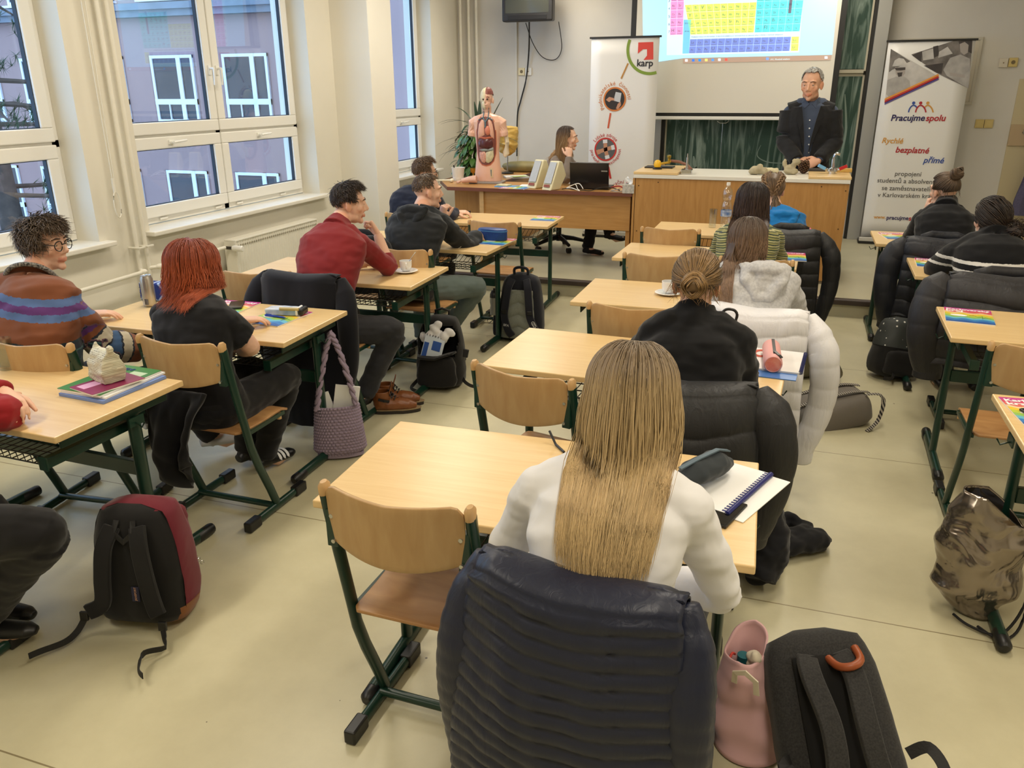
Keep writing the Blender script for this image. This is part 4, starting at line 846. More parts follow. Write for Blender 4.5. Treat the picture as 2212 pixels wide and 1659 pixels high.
for k in range(7): a = k*.9; s.tube([(0, 0, .12), (.05*cos(a), .05*sin(a), .3), (.12*cos(a), .1*sin(a), .42), (.15*cos(a), .13*sin(a), .2)], .005, 6)
s.build('stems', pm('leaf_stem', (86, 104, 60), .5), pt, smooth=60)
# --- yellow stomach-like model on a rod, carapace-like model
t = thing('yellow_model', 'yellow bladder-shaped teaching model on a thin rod behind the torso', 'model', (-3.2, 9.15, TT))
s = MB(); s.lathe([(.02, .2), (.09, .24), (.125, .33), (.13, .45), (.12, .52), (.1, .525), (.02, .52)], (.0, 0, 0), 22); s.tube([(-.06, -.08, .36), (.0, -.12, .33), (.08, -.09, .34)], .02, 8); mesh_part('body', remesh(s, .007, 3, (9, .012)), pm('yellow_wax', (216, 178, 92), .5, n=(12, .15)), t)
s = MB(); s.cyl((0, 0, 0), (0, 0, .24), .008, n=8); s.m = 1; s.lathe([(.07, 0), (.07, .012), (.02, .018)], n=18); s.build('stand', [M_steel, M_black], t, smooth=50)
s = MB(); s.loft([[V(-3.08+r*cos(2*pi*k/28)*1.9, 9.42+r*sin(2*pi*k/28)*.8, TT+z) for k in range(28)] for r, z in ((.10, .0), (.135, .02), (.15, .06), (.14, .085), (.1, .11), (.04, .12))]); tag(s.build('shell_model', pm('olive_shell', (150, 138, 88), .5, n=(10, .3)), smooth=60), 'olive oblong shell-shaped model lying behind the anatomy torso', 'model')
# --- anatomy torso
tt = thing('anatomy_torso', 'pink anatomical torso model with open chest, half skull face and organs', 'model', (-3.06, 8.12, TT), radians(8)); tt.scale = (.84, .9, 1.02)
MB().bb(-.22, .2, -.1, .14, 0, .02).build('stand', pm('grey_model_stand', (150, 142, 136), .5), tt, bevel=.004)
s = MB()
rg = [(.17, .10, .02), (.168, .105, .1), (.15, .10, .22), (.14, .095, .32), (.15, .10, .42), (.17, .105, .52), (.19, .10, .6), (.15, .08, .655), (.06, .055, .68)]
s.loft([[V(a*cos(2*pi*k/32), b_*sin(2*pi*k/32)+.02, z) for k in range(32)] for a, b_, z in rg]); s.tube([(0, .02, .64), (0, .015, .70), (0, .0, .75)], [.055, .05, .055], 14)
for sx in (-1, 1): s.tube([(sx*.13, .02, .615), (sx*.185, .025, .585), (sx*.2, .03, .50), (sx*.205, .03, .46)], [.05, .06, .055, .05], 12)
s.ball((0, .015, .835), (.072, .09, .085)); s.ball((0, -.02, .77), (.052, .06, .055)); s.ball((0, -.085, .80), (.012, .018, .022)); s.ball((.073, .02, .80), (.012, .02, .03)); s.ball((0, -.075, .765), (.025, .012, .008))
me = remesh(s, .005, 3); mesh_part('body', me, M_skinm, tt)
def tor(u, z, off=.004):
    """front surface of the torso at side offset u, height z"""
    for i in range(len(rg)-1):
        if rg[i][2] <= z <= rg[i+1][2]: break
    f = (z-rg[i][2])/(rg[i+1][2]-rg[i][2]); a = rg[i][0]*(1-f)+rg[i+1][0]*f; b_ = rg[i][1]*(1-f)+rg[i+1][1]*f
    return V(u, .02-b_*sqrt(max(.02, 1-(u/a)**2))-off, z)
def patch(name, outline, mat, off=.004, bulge=0):
    n = len(outline); cx = sum(p[0] for p in outline)/n; cz = sum(p[1] for p in outline)/n; s = MB(); m_ = 5; vs = [tor(cx, cz, off+bulge)]
    for j in range(1, m_+1):
        k = j/m_
        for p in outline: vs.append(tor(cx+(p[0]-cx)*k, cz+(p[1]-cz)*k, off+bulge*sqrt(max(0, 1-k*k))))
    fs = [(0, 1+i, 1+(i+1) % n) for i in range(n)]
    for j in range(m_-1):
        for i in range(n): a = 1+j*n; fs.append((a+i, a+(i+1) % n, a+n+(i+1) % n, a+n+i))
    s.add(vs, fs); return s.build(name, mat, tt, smooth=180)
def ellp(cx, cz, a, b_, n=26, p=2.): return [(cx+a*abs(cos(2*pi*k/n))**(2/p)*(1 if cos(2*pi*k/n) > 0 else -1), cz+b_*abs(sin(2*pi*k/n))**(2/p)*(1 if sin(2*pi*k/n) > 0 else -1)) for k in range(n)]
def grow(o, k): n = len(o); cx = sum(p[0] for p in o)/n; cz = sum(p[1] for p in o)/n; return [(cx+(p[0]-cx)*k, cz+(p[1]-cz)*k) for p in o]
cav = [(0, .655), (-.06, .645), (-.10, .60), (-.118, .50), (-.118, .40), (-.112, .3), (-.09, .23), (-.05, .195), (0, .185), (.05, .195), (.09, .23), (.112, .3), (.118, .40), (.118, .50), (.10, .60), (.06, .645)]
patch('cavity_rim', grow(cav, 1.06), pm('orange_rim', (190, 104, 72), .4), .003); patch('cavity', cav, pm('cavity_brown', (120, 64, 54), .45), .006)
M_lung = pm('lung_pink', (226, 172, 148), .4, n=(14, .12))
patch('lung', [(-.015, .62), (-.05, .625), (-.085, .58), (-.1, .5), (-.1, .44), (-.05, .46), (-.012, .48)], M_lung, .008, .012); patch('lung', [(.03, .62), (.055, .625), (.085, .58), (.1, .5), (.1, .44), (.07, .455), (.045, .5)], M_lung, .008, .012)
patch('heart', ellp(.028, .52, .036, .045), pm('heart_red', (206, 122, 96), .35), .012, .016); patch('liver', ellp(-.005, .395, .092, .046, p=2.6), pm('liver_brown', (84, 40, 42), .25), .012, .018)
patch('diaphragm', [(-.1, .45), (-.05, .462), (0, .455), (.05, .462), (.1, .45), (.05, .445), (0, .438), (-.05, .445)], pm('diaphragm_orange', (186, 96, 66), .4), .014)
patch('stomach', [(-.09, .335), (-.02, .345), (.06, .34), (.09, .36), (.095, .33), (.04, .32), (-.04, .318)], pm('stomach_grey', (136, 142, 136), .35), .014, .008)
patch('small_intestine', [(-.085, .31), (-.02, .32), (.0, .3), (.0, .225), (-.02, .205), (-.055, .215), (-.085, .255)], pm('intestine_pink', (216, 158, 136), .35, n=(60, .35)), .012, .012); patch('colon', [(.0, .31), (.05, .325), (.09, .33), (.095, .27), (.07, .225), (.03, .205), (.0, .215)], pm('colon_cream', (206, 196, 158), .35, n=(30, .25)), .012, .012)
s = MB()
for a, b_, r in (((-.03, .64), (.0, .60), .008), ((.03, .64), (.0, .60), .008), ((0, .60), (.0, .55), .009), ((-.03, .645), (-.09, .62), .005), ((.03, .645), (.09, .62), .005)): s.cyl(tor(a[0], a[1], .01), tor(b_[0], b_[1], .014), r, n=8)
for sx in (-1, 1): s.tube([tor(sx*.03, .645, .01), V(sx*.03, -.035, .69), V(sx*.035, -.04, .735)], .006, 8)
s.build('blood_vessel', pm('vessel_blue', (84, 110, 120), .35), tt, smooth=60)
patch('opened_groin', [(.045, .16), (.085, .155), (.085, .06), (.05, .06)], pm('groin_cream', (214, 186, 150), .45), .004); patch('groin_vessel', [(.055, .14), (.068, .14), (.066, .075), (.06, .075)], pm('vessel_blue', (84, 110, 120), .35), .007)
s = MB(); s.ball((-.008, .0125, .838), (.074, .092, .088)); me = remesh(s, .005, 1)
bm = bmesh.new(); bm.from_mesh(me); bmesh.ops.delete(bm, geom=[v for v in bm.verts if v.co.x > 0 or v.co.y > .03], context='VERTS'); bm.to_mesh(me); bm.free(); mesh_part('skull_half', me, pm('skull_cream', (226, 214, 176), .45, n=(24, .15)), tt)
s = MB(); s.ball((-.006, -.02, .77), (.05, .064, .056)); me = remesh(s, .005, 1)
bm = bmesh.new(); bm.from_mesh(me); bmesh.ops.delete(bm, geom=[v for v in bm.verts if v.co.x > 0 or v.co.y > .0], context='VERTS'); bm.to_mesh(me); bm.free(); mesh_part('jaw_half', me, MATS['skull_cream'], tt)
s = MB(); s.ball((.008, .02, .85), (.072, .09, .082)); me = remesh(s, .005, 1)
bm = bmesh.new(); bm.from_mesh(me); bmesh.ops.delete(bm, geom=[v for v in bm.verts if v.co.x < .001 or v.co.z < .862-.25*max(0, v.co.y)], context='VERTS'); bm.to_mesh(me); bm.free(); mesh_part('painted_hair', me, pm('model_hair', (124, 62, 52), .5), tt)
for sx in (-1, 1): s = MB(); s.ball((sx*.026, -.074, .815), (.012, .008, .008)); s.build('eye', pm('model_eye', (60, 46, 40) if sx < 0 else (90, 70, 60), .3), tt, smooth=180)
s = MB(); s.bar([(.012, -.084, .835), (.03, -.08, .839), (.047, -.066, .832)], .008, .006); s.build('eyebrow', MATS['model_hair'], tt)
s = MB(); s.ball((-.006, -.09, .795), (.006, .006, .012)); s.build('nose_cavity', pm('nose_dark', (60, 40, 34), .6), tt, smooth=180)
s = MB(); s.tube([(.215, .06, .5), (.235, .06, .4), (.225, .05, .3), (.205, .04, .26)], [.03, .04, .045, .02], 12, (.7, 1)); s.build('loose_arm_stump', pm('cream_stump', (226, 210, 180), .45), tt, smooth=60)
# ================================================================ people
def cloth_mat(name, col, rough=.85, fold=.25, fscale=9, weave=0, col2=None):
    m = pm(name, col, rough); N, L, b = nodes_of(m); b.inputs['Sheen Weight'].default_value = .15; b.inputs['Specular IOR Level'].default_value = .25
    tc = N.new('ShaderNodeTexCoord'); t = N.new('ShaderNodeTexNoise'); t.inputs['Scale'].default_value = fscale*.75; t.inputs['Detail'].default_value = 1.5; t.inputs['Distortion'].default_value = .6; L.new(tc.outputs['Object'], t.inputs['Vector'])
    bp = N.new('ShaderNodeBump'); bp.inputs['Strength'].default_value = fold*.55; bp.inputs['Distance'].default_value = .02; L.new(t.outputs[0], bp.inputs['Height']); L.new(bp.outputs[0], b.inputs['Normal'])
    if col2:
        t2 = N.new('ShaderNodeTexNoise'); t2.inputs['Scale'].default_value = weave or 120; t2.inputs['Detail'].default_value = 4; L.new(tc.outputs['Object'], t2.inputs['Vector'])
        r = N.new('ShaderNodeValToRGB'); r.color_ramp.elements[0].position = .35; r.color_ramp.elements[1].position = .65; r.color_ramp.elements[0].color = lin(col2); r.color_ramp.elements[1].color = lin(col)
        L.new(t2.outputs[0], r.inputs[0]); L.new(r.outputs[0], b.inputs['Base Color'])
    return m
def stripe_mat(name, stops, period=None, rough=.9):
    """stripes along the 'along' attribute; stops=[(pos, colour)]"""
    m = cloth_mat(name, (128, 128, 128), rough, .3, 10); N, L, b = nodes_of(m)
    at = N.new('ShaderNodeAttribute'); at.attribute_name = 'along'; src = at.outputs['Fac']
    tc = N.new('ShaderNodeTexCoord'); nz = N.new('ShaderNodeTexNoise'); nz.inputs['Scale'].default_value = 70; L.new(tc.outputs['Object'], nz.inputs['Vector'])
    ad = N.new('ShaderNodeMath'); ad.operation = 'MULTIPLY_ADD'; L.new(nz.outputs[0], ad.inputs[0]); ad.inputs[1].default_value = .008 if not period else .003; L.new(src, ad.inputs[2]); src = ad.outputs[0]
    if period:
        md = N.new('ShaderNodeMath'); md.operation = 'MODULO'; L.new(src, md.inputs[0]); md.inputs[1].default_value = period
        dv = N.new('ShaderNodeMath'); dv.operation = 'DIVIDE'; L.new(md.outputs[0], dv.inputs[0]); dv.inputs[1].default_value = period; src = dv.outputs[0]
    r = N.new('ShaderNodeValToRGB'); r.color_ramp.interpolation = 'CONSTANT'; L.new(src, r.inputs[0]); e = r.color_ramp.elements
    while len(e) < len(stops): e.new(.5)
    for q, (p, c) in zip(e, stops): q.position = p; q.color = lin(c)
    L.new(r.outputs[0], b.inputs['Base Color']); return m
def skin_mat(name, col):
    m = pm(name, col, .5); N, L, b = nodes_of(m); b.inputs['Subsurface Weight'].default_value = .12; b.inputs['Subsurface Radius'].default_value = (.02, .008, .004); b.inputs['Specular IOR Level'].default_value = .35
    at = N.new('ShaderNodeAttribute'); at.attribute_name = 'pigment'
    mx = N.new('ShaderNodeMix'); mx.data_type = 'RGBA'; mx.blend_type = 'MULTIPLY'; mx.inputs[0].default_value = 1; mx.inputs[6].default_value = lin(col); L.new(at.outputs['Color'], mx.inputs[7]); L.new(mx.outputs[2], b.inputs['Base Color']); return m
def hair_mat(name, root, tip, rough=.42, var=.28):
    m = pm(name, root, rough); N, L, b = nodes_of(m); b.inputs['Specular IOR Level'].default_value = .4; b.inputs['Anisotropic'].default_value = .5
    at = N.new('ShaderNodeAttribute'); at.attribute_name = 'strand'; g = N.new('ShaderNodeNewGeometry')
    r = N.new('ShaderNodeValToRGB'); r.color_ramp.elements[0].color = lin(root); r.color_ramp.elements[1].color = lin(tip); r.color_ramp.elements[0].position = .12; r.color_ramp.elements[1].position = .75; L.new(at.outputs['Fac'], r.inputs[0])
    h = N.new('ShaderNodeHueSaturation'); mr = N.new('ShaderNodeMapRange'); L.new(g.outputs['Random Per Island'], mr.inputs[0]); mr.inputs[3].default_value = 1-var; mr.inputs[4].default_value = 1+var*.9; L.new(mr.outputs[0], h.inputs['Value']); L.new(r.outputs[0], h.inputs['Color']); L.new(h.outputs[0], b.inputs['Base Color']); return m
SK = skin_mat('skin', (222, 172, 142)); SK2 = skin_mat('pale_skin', (230, 186, 160))
def limb(mb, pts, rr, n=14):
    P = [Vector(p) for p in pts]; out = []; ro = []
    for i in range(len(P)-1):
        a, b_, c, d = P[max(i-1, 0)], P[i], P[i+1], P[min(i+2, len(P)-1)]
        for k in range(4): u = k/4; out.append(.5*((2*b_)+(c-a)*u+(2*a-5*b_+4*c-d)*u*u+(3*b_-a-3*c+d)*u**3)); ro.append(rr[i]*(1-u)+rr[i+1]*u)
    out.append(P[-1]); ro.append(rr[-1]); mb.tube(out, ro, n)
def head_matrix(c, yaw=0, pitch=0, tilt=0, k=1.):
    return Matrix.Translation(c) @ Matrix.Rotation(radians(yaw), 4, 'Z') @ Matrix.Rotation(radians(-pitch), 4, 'X') @ Matrix.Rotation(radians(tilt), 4, 'Y') @ Matrix.Scale(k, 4)
def head_pieces(male=True):
    h = MB()
    h.ball((0, -.012, .03), (.074, .093, .084), n=22, m=14); h.ball((0, .028, -.02), (.062, .064, .085), n=20, m=12); h.ball((0, .03, -.075), (.05 if male else .044, .048, .04)); h.ball((0, .072, -.098), (.02, .017, .017))
    for sx in (-1, 1): h.ball((sx*.044, .058, -.022), (.02, .02, .022)); h.ball((sx*.045, .02, -.075), (.014, .035, .022)); h.tube([(sx*.012, .086, .032), (sx*.035, .083, .035), (sx*.054, .066, .028)], [.008, .008, .006], 8)
    h.tube([(0, .085, .022), (0, .098, -.005), (0, .108, -.026), (0, .106, -.034)], [.008, .0095, .0125, .009], 10)
    for sx in (-1, 1): h.ball((sx*.012, .094, -.032), (.0085, .010, .008))
    h.tube([(-.024, .082, -.062), (-.008, .092, -.058), (0, .092, -.059), (.008, .092, -.058), (.024, .082, -.062)], [.003, .006, .0055, .006, .003], 8); h.tube([(-.022, .083, -.066), (0, .0925, -.070), (.022, .083, -.066)], [.003, .007, .003], 8)
    for sx in (-1, 1): h.tube([(sx*.018, .085, .0125), (sx*.032, .0885, .0150), (sx*.046, .080, .0115)], [.004, .0062, .004], 8); h.tube([(sx*.02, .082, -.006), (sx*.032, .0845, -.0075), (sx*.045, .077, -.005)], [.004, .0055, .004], 8)
    for sx in (-1, 1):
        E = Matrix.Rotation(sx*-.35, 4, 'Z'); h.ball((sx*.077, -.006, -.012), (.0075, .02, .032), Matrix.Rotation(sx*.35, 4, 'Z') @ Matrix.Rotation(.2, 4, 'X')); h.ball((sx*.074, .0, -.034), (.007, .010, .012))
    return h
def hand_mesh(wrist, d, nrm, side=1, curl=.5, spread=.06, k=1., thumb=.6, curls=None):
    """palm + five separate fingers. d: towards the knuckles, nrm: back of the hand, side=+1 when the thumb lies towards d x nrm"""
    d = Vector(d).normalized(); n = Vector(nrm); n = (n-d*n.dot(d)).normalized(); s_ = d.cross(n)*side; w = Vector(wrist); h = MB()
    def P(a, b_, c): return w+(d*a+s_*b_+n*c)*k
    rings = []
    for a, hw, th, off in ((-.012, .026, .020, 0), (.015, .030, .020, 0), (.045, .039, .018, 0), (.075, .041, .015, 0), (.088, .036, .012, 0)):
        rings.append([P(a, off+hw*cos(2*pi*q/16), th*sin(2*pi*q/16)) for q in range(16)])
    h.loft(rings); h.tube([P(.01, .022, -.008), P(.04, .032, -.012), P(.06, .036, -.012)], [.014*k, .017*k, .013*k], 10)
    for i, (b_, ln, r) in enumerate(((.029, .074, .0088), (.0095, .083, .0092), (-.0105, .077, .0088), (-.0285, .060, .0078))):
        c = curls[i] if curls else curl*(1+.08*i); p = P(.080-.004*(i == 3)-.002*(i == 0), b_, .002); dir_ = (d+s_*(b_*spread/.03)).normalized(); pts = [p-d*.015*k, p]; rr = [r*k*1.05, r*k*1.05]; ang = 0
        for seg_, f in ((.45, .75), (.31, 1.0), (.24, .7)):
            ang += c*f*1.05; q = dir_*cos(ang)-n*sin(ang); p = p+q*ln*seg_*k; pts.append(p); rr.append(r*k*(.98 if seg_ > .4 else .9 if seg_ > .3 else .72))
        h.tube(pts, rr, 10); h.ball(pts[-1], rr[-1]*1.0, n=8, m=6)
    p = P(.02, .03, -.008); t1 = (d*.75+s_*.75-n*.35*thumb).normalized(); t2 = (d*.95+s_*.2-n*.5*thumb).normalized(); pts = [p, p+t1*.036*k, p+t1*.036*k+t2*.032*k, p+t1*.036*k+t2*.058*k]
    h.tube(pts, [.0135*k, .0115*k, .0105*k, .0075*k], 10); h.ball(pts[-1], .0078*k, n=8, m=6)
    return remesh(h, .0034, 2)
def lerp(a, b_, t): return Vector(a)*(1-t)+Vector(b_)*t
def torso_rings(P, female, infl=0, hem=.0, top=1.0, n=28):
    """P: pelvis, chest, neck, hipv, shv; returns rings up the body"""
    pel, che, nek = P['pel'], P['che'], P['nek']; hv, sv = P['hipv'], P['shv']; k = P['k']
    prof = [(-.10, .150, .112), (-.02, .180 if female else .172, .128), (.10, .168 if female else .160, .118), (.28, .138 if female else .148, .104), (.5, .150 if female else .166, .112), (.7, .168 if female else .188, .114), (.85, .166 if female else .19, .098), (.93, .128 if female else .145, .078), (.985, .075, .062), (1.05, .055, .054)]
    rings = []
    for t, hw, hd in prof:
        if t < hem or t > top: continue
        if t <= .5: c = lerp(pel, che, t/.5) if t >= 0 else pel+(pel-che).normalized()*(-t)*.8
        else: c = lerp(che, nek, (t-.5)/.5)
        if t < .5: ax = (che-pel)
        else: ax = (nek-che)
        ax = ax.normalized(); sd = lerp(hv, sv, min(1, max(0, t/.75))).normalized(); sd = (sd-ax*sd.dot(ax)).normalized(); fw = ax.cross(sd)*1.0
        w_, d_ = hw*k*P.get('wide', 1)+infl, hd*k*P.get('deep', 1)+infl; c = c-fw*(.012 if .4 < t < .9 else 0)
        rings.append([c+sd*w_*(abs(cos(a))**.85)*(1 if cos(a) > 0 else -1)+fw*d_*sin(a) for a in [2*pi*q/n for q in range(n)]])
    return rings
def set_attr(me, name, vals): a = me.attributes.new(name, 'FLOAT', 'POINT'); a.data.foreach_set('value', vals)
def seg_t(p, a, b_):
    d = b_-a; t = max(0, min(1, (p-a).dot(d)/d.length_squared)); return t, (p-(a+d*t)).length
def join(meshes):
    bm = bmesh.new()
    for m in meshes: bm.from_mesh(m); bpy.data.meshes.remove(m)
    out = bpy.data.meshes.new('body'); bm.to_mesh(out); bm.free(); return out
SCA = (.0, -.010, .032); SCR = (.080, .099, .091)
def scalp(az, pol, off=0):
    a = radians(az); p = radians(pol); return V(SCA[0]+(SCR[0]+off)*sin(p)*sin(a), SCA[1]-(SCR[1]+off)*sin(p)*cos(a), SCA[2]+(SCR[2]+off)*cos(p))
class Hair:
    def __init__(s, HM, seed): s.HM = HM; s.mb = MB(); s.t = []; s.r = random.Random(seed)
    def strand(s, pts, w, world=False):
        """one tapering lock of hair"""
        n = len(pts); pts = [p if world else s.HM @ p for p in pts]; vs = []
        up = (pts[0]-s.HM.translation)
        for i, p in enumerate(pts):
            d = pts[min(i+1, n-1)]-pts[max(i-1, 0)]; o = (p-s.HM.translation); sd = d.cross(o); sd = sd.normalized() if sd.length > 1e-6 else V(1, 0, 0); u = sd.cross(d).normalized()
            q = i/(n-1); ww = w*(.55+.45*min(1, q*5))*(1 if q < .55 else max(.12, 1-(q-.55)/.45*.88)); vs += [p-sd*ww, p+u*ww*.55, p+sd*ww]; s.t += [q]*3
        s.mb.add(vs, [(3*i+k, 3*i+k+1, 3*i+k+4, 3*i+k+3) for i in range(n-1) for k in (0, 1)]+[(3*i+2, 3*i, 3*i+3, 3*i+5) for i in range(n-1)])
    def cap(s, pol_back=112, pol_side=95, pol_front=52, off=.0):
        f = lambda u, v: (lambda az: s.HM @ scalp(az, v*(pol_back if abs(az) < 60 else pol_side if abs(az) < 115 else pol_front), off))(-180+360*u)
        n = len(s.mb.v); s.mb.grid(f, 40, 14); s.t += [.12]*(len(s.mb.v)-n)
    def done(s, mat, parent, name='hair'):
        me = s.mb.mesh(name); me.materials.append(mat); set_attr(me, 'strand', s.t); me.polygons.foreach_set('use_smooth', [True]*len(me.polygons)); return link(name, me, parent)
    def short(s, N=420, length=.05, lift=.35, curl=.012, sweep=(0, 0), w=.0042, back=110, side=96, front=48, sidelen=.5, cap=True):
        """cropped or tousled hair"""
        if cap: s.cap(back-6, side-8, front+2, .001)
        R = s.r
        for i in range(N):
            az = R.uniform(-180, 180); lim = back if abs(az) < 60 else side if abs(az) < 112 else front; pol = lim*sqrt(R.random()); p = scalp(az, pol, .0); nrm = (p-V(*SCA)).normalized()
            whorl = scalp(0, 20); d = (p-whorl); d = (d-nrm*d.dot(nrm)); d = d.normalized() if d.length > 1e-4 else V(0, 1, 0)
            d = (d+V(sweep[0], sweep[1], 0)+V(R.gauss(0, .25), R.gauss(0, .25), R.gauss(0, .2))).normalized(); L_ = length*R.uniform(.7, 1.2)*(sidelen+(1-sidelen)*max(0, 1-pol/100))
            pts = [p-nrm*.002]; q = p.copy(); m = 6; ph = R.uniform(0, 6.28); sd = d.cross(nrm)
            for k in range(1, m+1):
                f = k/m; q = q+(d+nrm*lift*(1-1.1*f)).normalized()*L_/m; pp_ = q+sd*sin(ph+f*5)*curl*f+nrm*cos(ph+f*4)*curl*.5*f
                e = pp_-V(*SCA); rr = sqrt((e.x/SCR[0])**2+(e.y/SCR[1])**2+(e.z/SCR[2])**2)
                if rr < 1.03: pp_ = V(*SCA)+e*(1.03/rr)
                pts.append(pp_)
            s.strand(pts, w)
    def long(s, N=520, L=.32, azr=128, part=(0, .0), w=.0048, wave=.008, spread=.0, push=None, gather=None, taper=.3, off=.006, polend=104, top0=4):
        """hair falling from the crown; push(p) keeps it off shoulders and back"""
        R = s.r; s.cap(polend, polend-6, 46, .001)
        for i in range(N):
            az = R.uniform(-azr, azr); p0 = top0+60*sqrt(R.random()) if R.random() < .75 else R.uniform(62, 95); o = off*R.uniform(.3, 1.2)+.0015; pe = max(polend-R.uniform(0, 14), p0+6); pts = []
            for k in range(7):
                f = k/6; pol = p0+(pe-p0)*f; pts.append(s.HM @ (scalp(az*(1 if abs(az) < 100 else 1-.12*f), pol, .001+o*(1-(1-pol/104)**2) if k else .0005)))
            q = pts[-1].copy(); d = (pts[-1]-pts[-2]).normalized(); L_ = L(az) if callable(L) else L; L_ *= R.uniform(1-taper, 1.05); m = 10; ph = R.uniform(0, 6.28); lat = s.HM.to_3x3() @ V(1, 0, 0)
            for k in range(1, m+1):
                f = k/m; tgt = V(0, 0, -1)
                if gather and f > .3: tgt = (tgt-lat*((q-s.HM.translation).dot(lat)*gather)).normalized()
                d = (d*.7+tgt*.3+lat*(spread*sin(radians(az))*.12)).normalized(); q = q+d*L_/m; pq = q+lat*sin(ph+f*7)*wave*f+V(0, cos(ph+f*6)*wave*.6*f, 0)
                if push: pq = push(pq, o); q = push(q, o)
                pts.append(pq)
            s.strand(pts, w, True)
    def to_point(s, tgt, N=420, azr=180, w=.0042, off=.005, front=56, side=100, back=112, loose=0.0):
        """hair drawn back from the hairline to a knot at local point tgt"""
        R = s.r; s.cap(back, side, front, .001); T = (Vector(tgt)-V(*SCA)); T = V(T.x/SCR[0], T.y/SCR[1], T.z/SCR[2]).normalized()
        for i in range(N):
            az = R.uniform(-azr, azr); lim = back if abs(az) < 60 else side if abs(az) < 112 else front; pol = lim*(1-.55*R.random()**2); a = radians(az); p = radians(pol); u = V(sin(p)*sin(a), -sin(p)*cos(a), cos(p)); pts = []; o = off*R.uniform(.4, 1.4); n = 9
            for k in range(n+1):
                f = k/n*.97; v = u.lerp(T, f)
                if v.length < .05: v = T.copy()
                v.normalize(); pts.append(V(SCA[0]+(SCR[0]+o)*v.x, SCA[1]+(SCR[1]+o)*v.y, SCA[2]+(SCR[2]+o)*v.z))
            s.strand(pts, w)
        for i in range(int(60*loose)):
            az = R.uniform(-150, 150); p = scalp(az, R.uniform(90, 112), .004); d = V(R.gauss(0, .3), R.gauss(0, .2), -1).normalized(); s.strand([p, p+d*.02, p+d*.045+V(R.gauss(0, .006), R.gauss(0, .006), 0), p+d*.07+V(R.gauss(0, .012), R.gauss(0, .012), 0)], .0016)
    def bun(s, c, r, N=110, ax=None, w=.004, messy=.15):
        """coiled knot of hair at local point c"""
        R = s.r; c = Vector(c); ax = Vector(ax or (c-V(*SCA))).normalized(); sd, u, _ = frame_of(ax); m0 = len(s.mb.v); s.mb.ball(s.HM @ c, r*.82, n=14, m=9); s.t += [.3]*(len(s.mb.v)-m0)
        for i in range(N):
            ph = R.uniform(0, 6.28); h = R.uniform(-.8, .9); rr = r*sqrt(max(.1, 1-h*h))*R.uniform(.92, 1.08); ln = R.uniform(1.2, 3.2); pts = []
            for k in range(9):
                a = ph+ln*k/8; hh = h+.35*(k/8-.5)*R.uniform(.5, 1)+messy*sin(3*a); pts.append(c+(sd*cos(a)+u*sin(a))*rr+ax*hh*r)
            s.strand(pts, w)
    def tail(s, c, d0, L, N=90, w=.0036, r=.016, wave=.01):
        R = s.r
        for i in range(N):
            p = s.HM @ (Vector(c)+V(R.gauss(0, r*.4), R.gauss(0, r*.4), R.gauss(0, r*.3))); d = s.HM.to_3x3() @ (Vector(d0)+V(R.gauss(0, .15), R.gauss(0, .15), R.gauss(0, .1))).normalized(); pts = [p]; ph = R.uniform(0, 6.28); L_ = L*R.uniform(.7, 1.05); off = V(R.gauss(0, r*.5), R.gauss(0, r*.5), 0)
            for k in range(9): d = (d*.75+V(0, 0, -1)*.25).normalized(); p = p+d*L_/9; pts.append(p+off*sin(pi*min(1, k/7))+V(sin(ph+k*.8)*wave*.3, cos(ph+k*.7)*wave*.3, 0))
            s.strand(pts, w, True)
    def braid(s, pts, r, w=.004):
        """plait along local points"""
        P = [Vector(p) for p in pts]; n = 40
        def at(f): x = f*(len(P)-1); i = min(len(P)-2, int(x)); return P[i].lerp(P[i+1], x-i)
        for ph in (0, 2.09, 4.19):
            for j in range(7):
                out = []; 
                for k in range(n+1):
                    f = k/n; c = at(f); d = (at(min(1, f+.02))-at(max(0, f-.02))).normalized(); nr = (c-V(*SCA)).normalized(); sd = d.cross(nr).normalized(); a = ph+f*len(P)*5; rr = r*(1-.3*f)
                    out.append(c+sd*sin(a)*rr+nr*(sin(2*a)*rr*.45+rr*.5)+sd*cos(j*.9)*rr*.35+nr*sin(j*.9)*rr*.35)
                s.strand(out, w)
def pusher(rings, extra=.012):
    """keeps hair outside the clothed torso"""
    cs = []
    for r in rings:
        c = sum((Vector(p) for p in r), Vector())/len(r); cs.append((c, [Vector(p)-c for p in r]))
    def f(p, o):
        best = min(cs, key=lambda q: abs(q[0].z-p.z)); c, rr = best
        if p.z > cs[-1][0].z+.02: return p
        e = p-c; e.z = 0
        if e.length < 1e-5: e = V(0, -.01, 0)
        en = e.normalized(); k = max(rr, key=lambda q: V(q.x, q.y, 0).normalized().dot(en)); lim = V(k.x, k.y, 0).length+extra+o*1.2
        return V(c.x+en.x*lim, c.y+en.y*lim, p.z) if e.length < lim else p
    return f
def back_pusher(P, extra=.006):
    bv = P['bvh']
    def f(p, o):
        h = bv.ray_cast(V(p.x, p.y-.6, p.z), V(0, 1, 0))
        if h[0] is None: return p
        yb = h[0].y-extra-o*.6; return V(p.x, yb, p.z) if yb < p.y < yb+.26 else p
    return f
